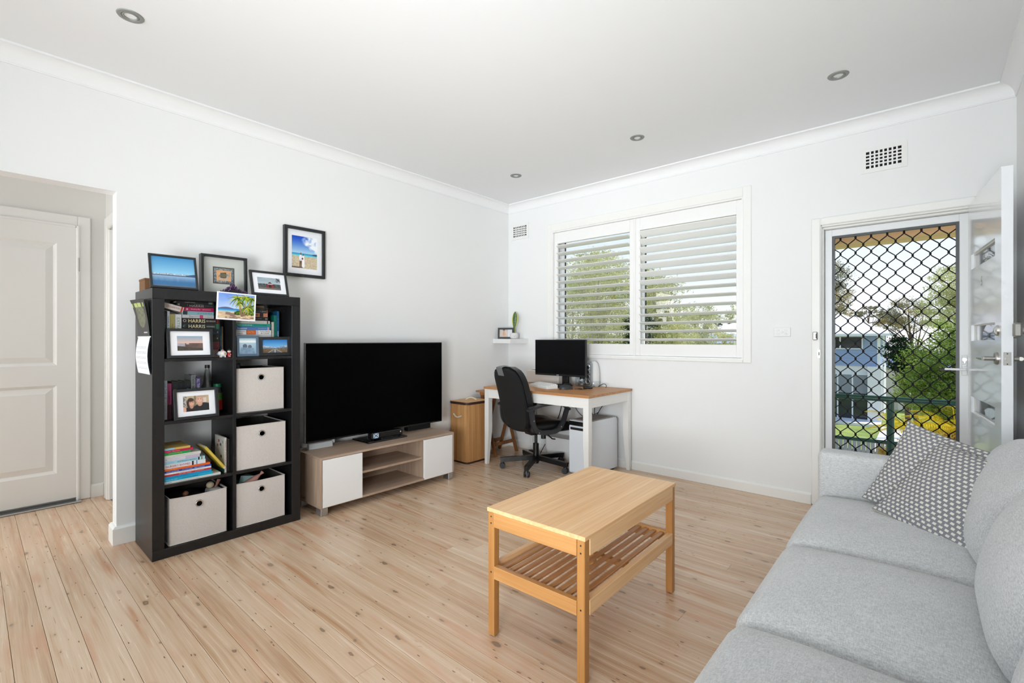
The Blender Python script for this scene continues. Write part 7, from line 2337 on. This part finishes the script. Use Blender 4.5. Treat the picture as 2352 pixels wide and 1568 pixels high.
# seen through the shutters
tree('gum_tree', 'pale yellow-green gum tree at the left of the window view', (-6.3, 10.8, GZ), [(-6.2, 10.6, 2.2, 1.3, 1.0, 1.5, 190), (-5.6, 10.4, 0.7, 1.2, 1.0, 0.9, 90)], L_pale, 17, 0.075)
tree('gum_tree', 'pale-trunked gum tree in the middle of the left shutter', (-4.9, 10.2, GZ), [(-4.8, 10, 3.0, 1.0, 1.0, 1.3, 170), (-4.3, 10, 1.5, 1.0, 0.9, 0.9, 130)], L_pale, 18, 0.07, trunk=0.16)
tree('gum_tree', 'pale gum tree behind the post between the shutters', (-3.3, 11.6, GZ), [(-3.3, 11.5, 2.6, 0.9, 0.9, 1.0, 150), (-2.8, 11.5, 1.4, 0.9, 0.8, 0.6, 120)], L_pale, 19, 0.07, trunk=0.14)
tree('conifer', 'dark conifer at the left of the right shutter', (-3.0, 9.0, GZ), [(-2.75, 9, 1.55, 0.42, 0.4, 0.55, 90), (-2.9, 9, 0.6, 0.6, 0.5, 0.7, 80)], L_dark, 20, 0.06, bk=bark_d)
tree('gum_tree', 'bronze tree low in the right shutter view', (-2.7, 14.0, GZ), [(-2.9, 14, 1.9, 0.9, 0.8, 0.7, 110), (-2.0, 14, 1.0, 1.2, 0.8, 0.5, 110)], L_pale, 21, 0.075)
tree('gum_tree', 'hazy gum tree far behind the left shutter', (-9.0, 16.5, GZ), [(-8.8, 16.5, 4.0, 2.2, 1.4, 1.7, 170), (-6.6, 16.5, 3.4, 1.6, 1.2, 1.2, 110), (-7.4, 16, 1.5, 2.4, 1.2, 1.2, 130)], L_pale, 22, 0.11)
tree('gum_tree', 'distant olive tree at the right end of the window view', (-9.5, 42.0, GZ), [(-9.0, 42, 3.6, 1.6, 1.0, 0.9, 60), (-7.4, 42, 3.0, 1.4, 1.0, 0.8, 50)], L_pale, 24, 0.13)
tree('gum_tree', 'low shrubby tree in front of the grey-blue house', (-8.4, 22.0, GZ), [(-8.0, 22, 0.9, 1.6, 1.0, 0.7, 90), (-6.4, 22, 0.6, 1.4, 1.0, 0.6, 70)], L_pale, 25, 0.10)
for k, (x, h) in enumerate(((-14.6, 2.4), (-13.6, 2.6), (-12.5, 3.0), (-11.5, 3.2), (-10.4, 2.7))):
    lab = ['slim distant cypress at the left end of the row', 'distant cypress, second from the left of the row', 'distant cypress in the middle of the row', 'tallest distant cypress in the row', 'distant cypress at the right end of the row'][k]
    tree('cypress', lab, (x, 44.0, GZ), [(x, 44, h - 0.7, 0.32, 0.3, 1.1, 30), (x, 44, h - 2.6, 0.45, 0.4, 1.6, 30)], L_dark, 30 + k, 0.12, clump=18, limbs=3, bk=bark_d, group='distant cypresses')

def palm(label, base, n, length, leaf, seed, up=0.5):
    t = thing('palm', label, 'palm', base, group='yellow palms by the porch')
    r = random.Random(seed)
    part('stem', MB().cyl((0, 0, -0.9), (0, 0, 0), 0.06, 0.05, n=10), bark_d, t, 50)
    for k in range(n):
        a = 2 * PI * k / n + r.uniform(-0.2, 0.2)
        d = Vector((math.cos(a), math.sin(a), 0))
        e = up + r.uniform(-0.25, 0.35)
        L = length * r.uniform(0.8, 1.15)
        pts = []
        for i in range(13):
            s = i / 12
            pts.append(d * (L * s * (0.75 + 0.25 * s)) + Vector((0, 0, L * (e * s - 0.75 * s * s))))
        m = MB().tube(pts, [0.012 * (1 - 0.8 * i / 12) for i in range(13)], 4)
        side = Vector((-d.y, d.x, 0))
        for i in range(2, 13):
            for sg in (-1, 1):
                for h in (0, 0.5):
                    p = pts[i - 1].lerp(pts[i], h)
                    l = L * 0.36 * math.sin(PI * min(0.95, (i + h) / 13)) + 0.05
                    q = p + side * sg * l * 0.8 + d * l * 0.55 + Vector((0, 0, -l * 0.25))
                    w = d * 0.012
                    b = len(m.v)
                    m.v += [tuple(p - w), tuple(p + w), tuple(q)]
                    m.f.append((b, b + 1, b + 2))
        part('frond', m, leaf, t)
palm('yellow palm at the right behind the railing', (4.05, 8.0, -0.55), 12, 0.95, L_yellow, 41, 0.95)
palm('yellow palm in the middle behind the railing', (3.62, 8.7, -0.72), 12, 0.80, L_yellow, 42, 0.9)
palm('small yellow palm next to the driveway', (3.30, 9.8, -0.85), 11, 0.75, L_yellow, 43, 0.9)
tree('golden_shrub', 'golden brown shrub below the palms', (3.8, 7.6, GZ), [(3.75, 7.6, -1.05, 0.55, 0.5, 0.55, 110), (4.2, 7.6, -0.9, 0.5, 0.5, 0.6, 80)], L_gold, 44, 0.05, bk=bark_d, cat='shrub', group='garden shrubs')
tree('golden_shrub', 'golden shrub at the fence beyond the post', (3.1, 11.0, GZ), [(3.15, 11, -1.9, 0.5, 0.5, 0.6, 90)], L_gold, 45, 0.06, bk=bark_d, cat='shrub', group='garden shrubs')

bpy.context.view_layer.update()
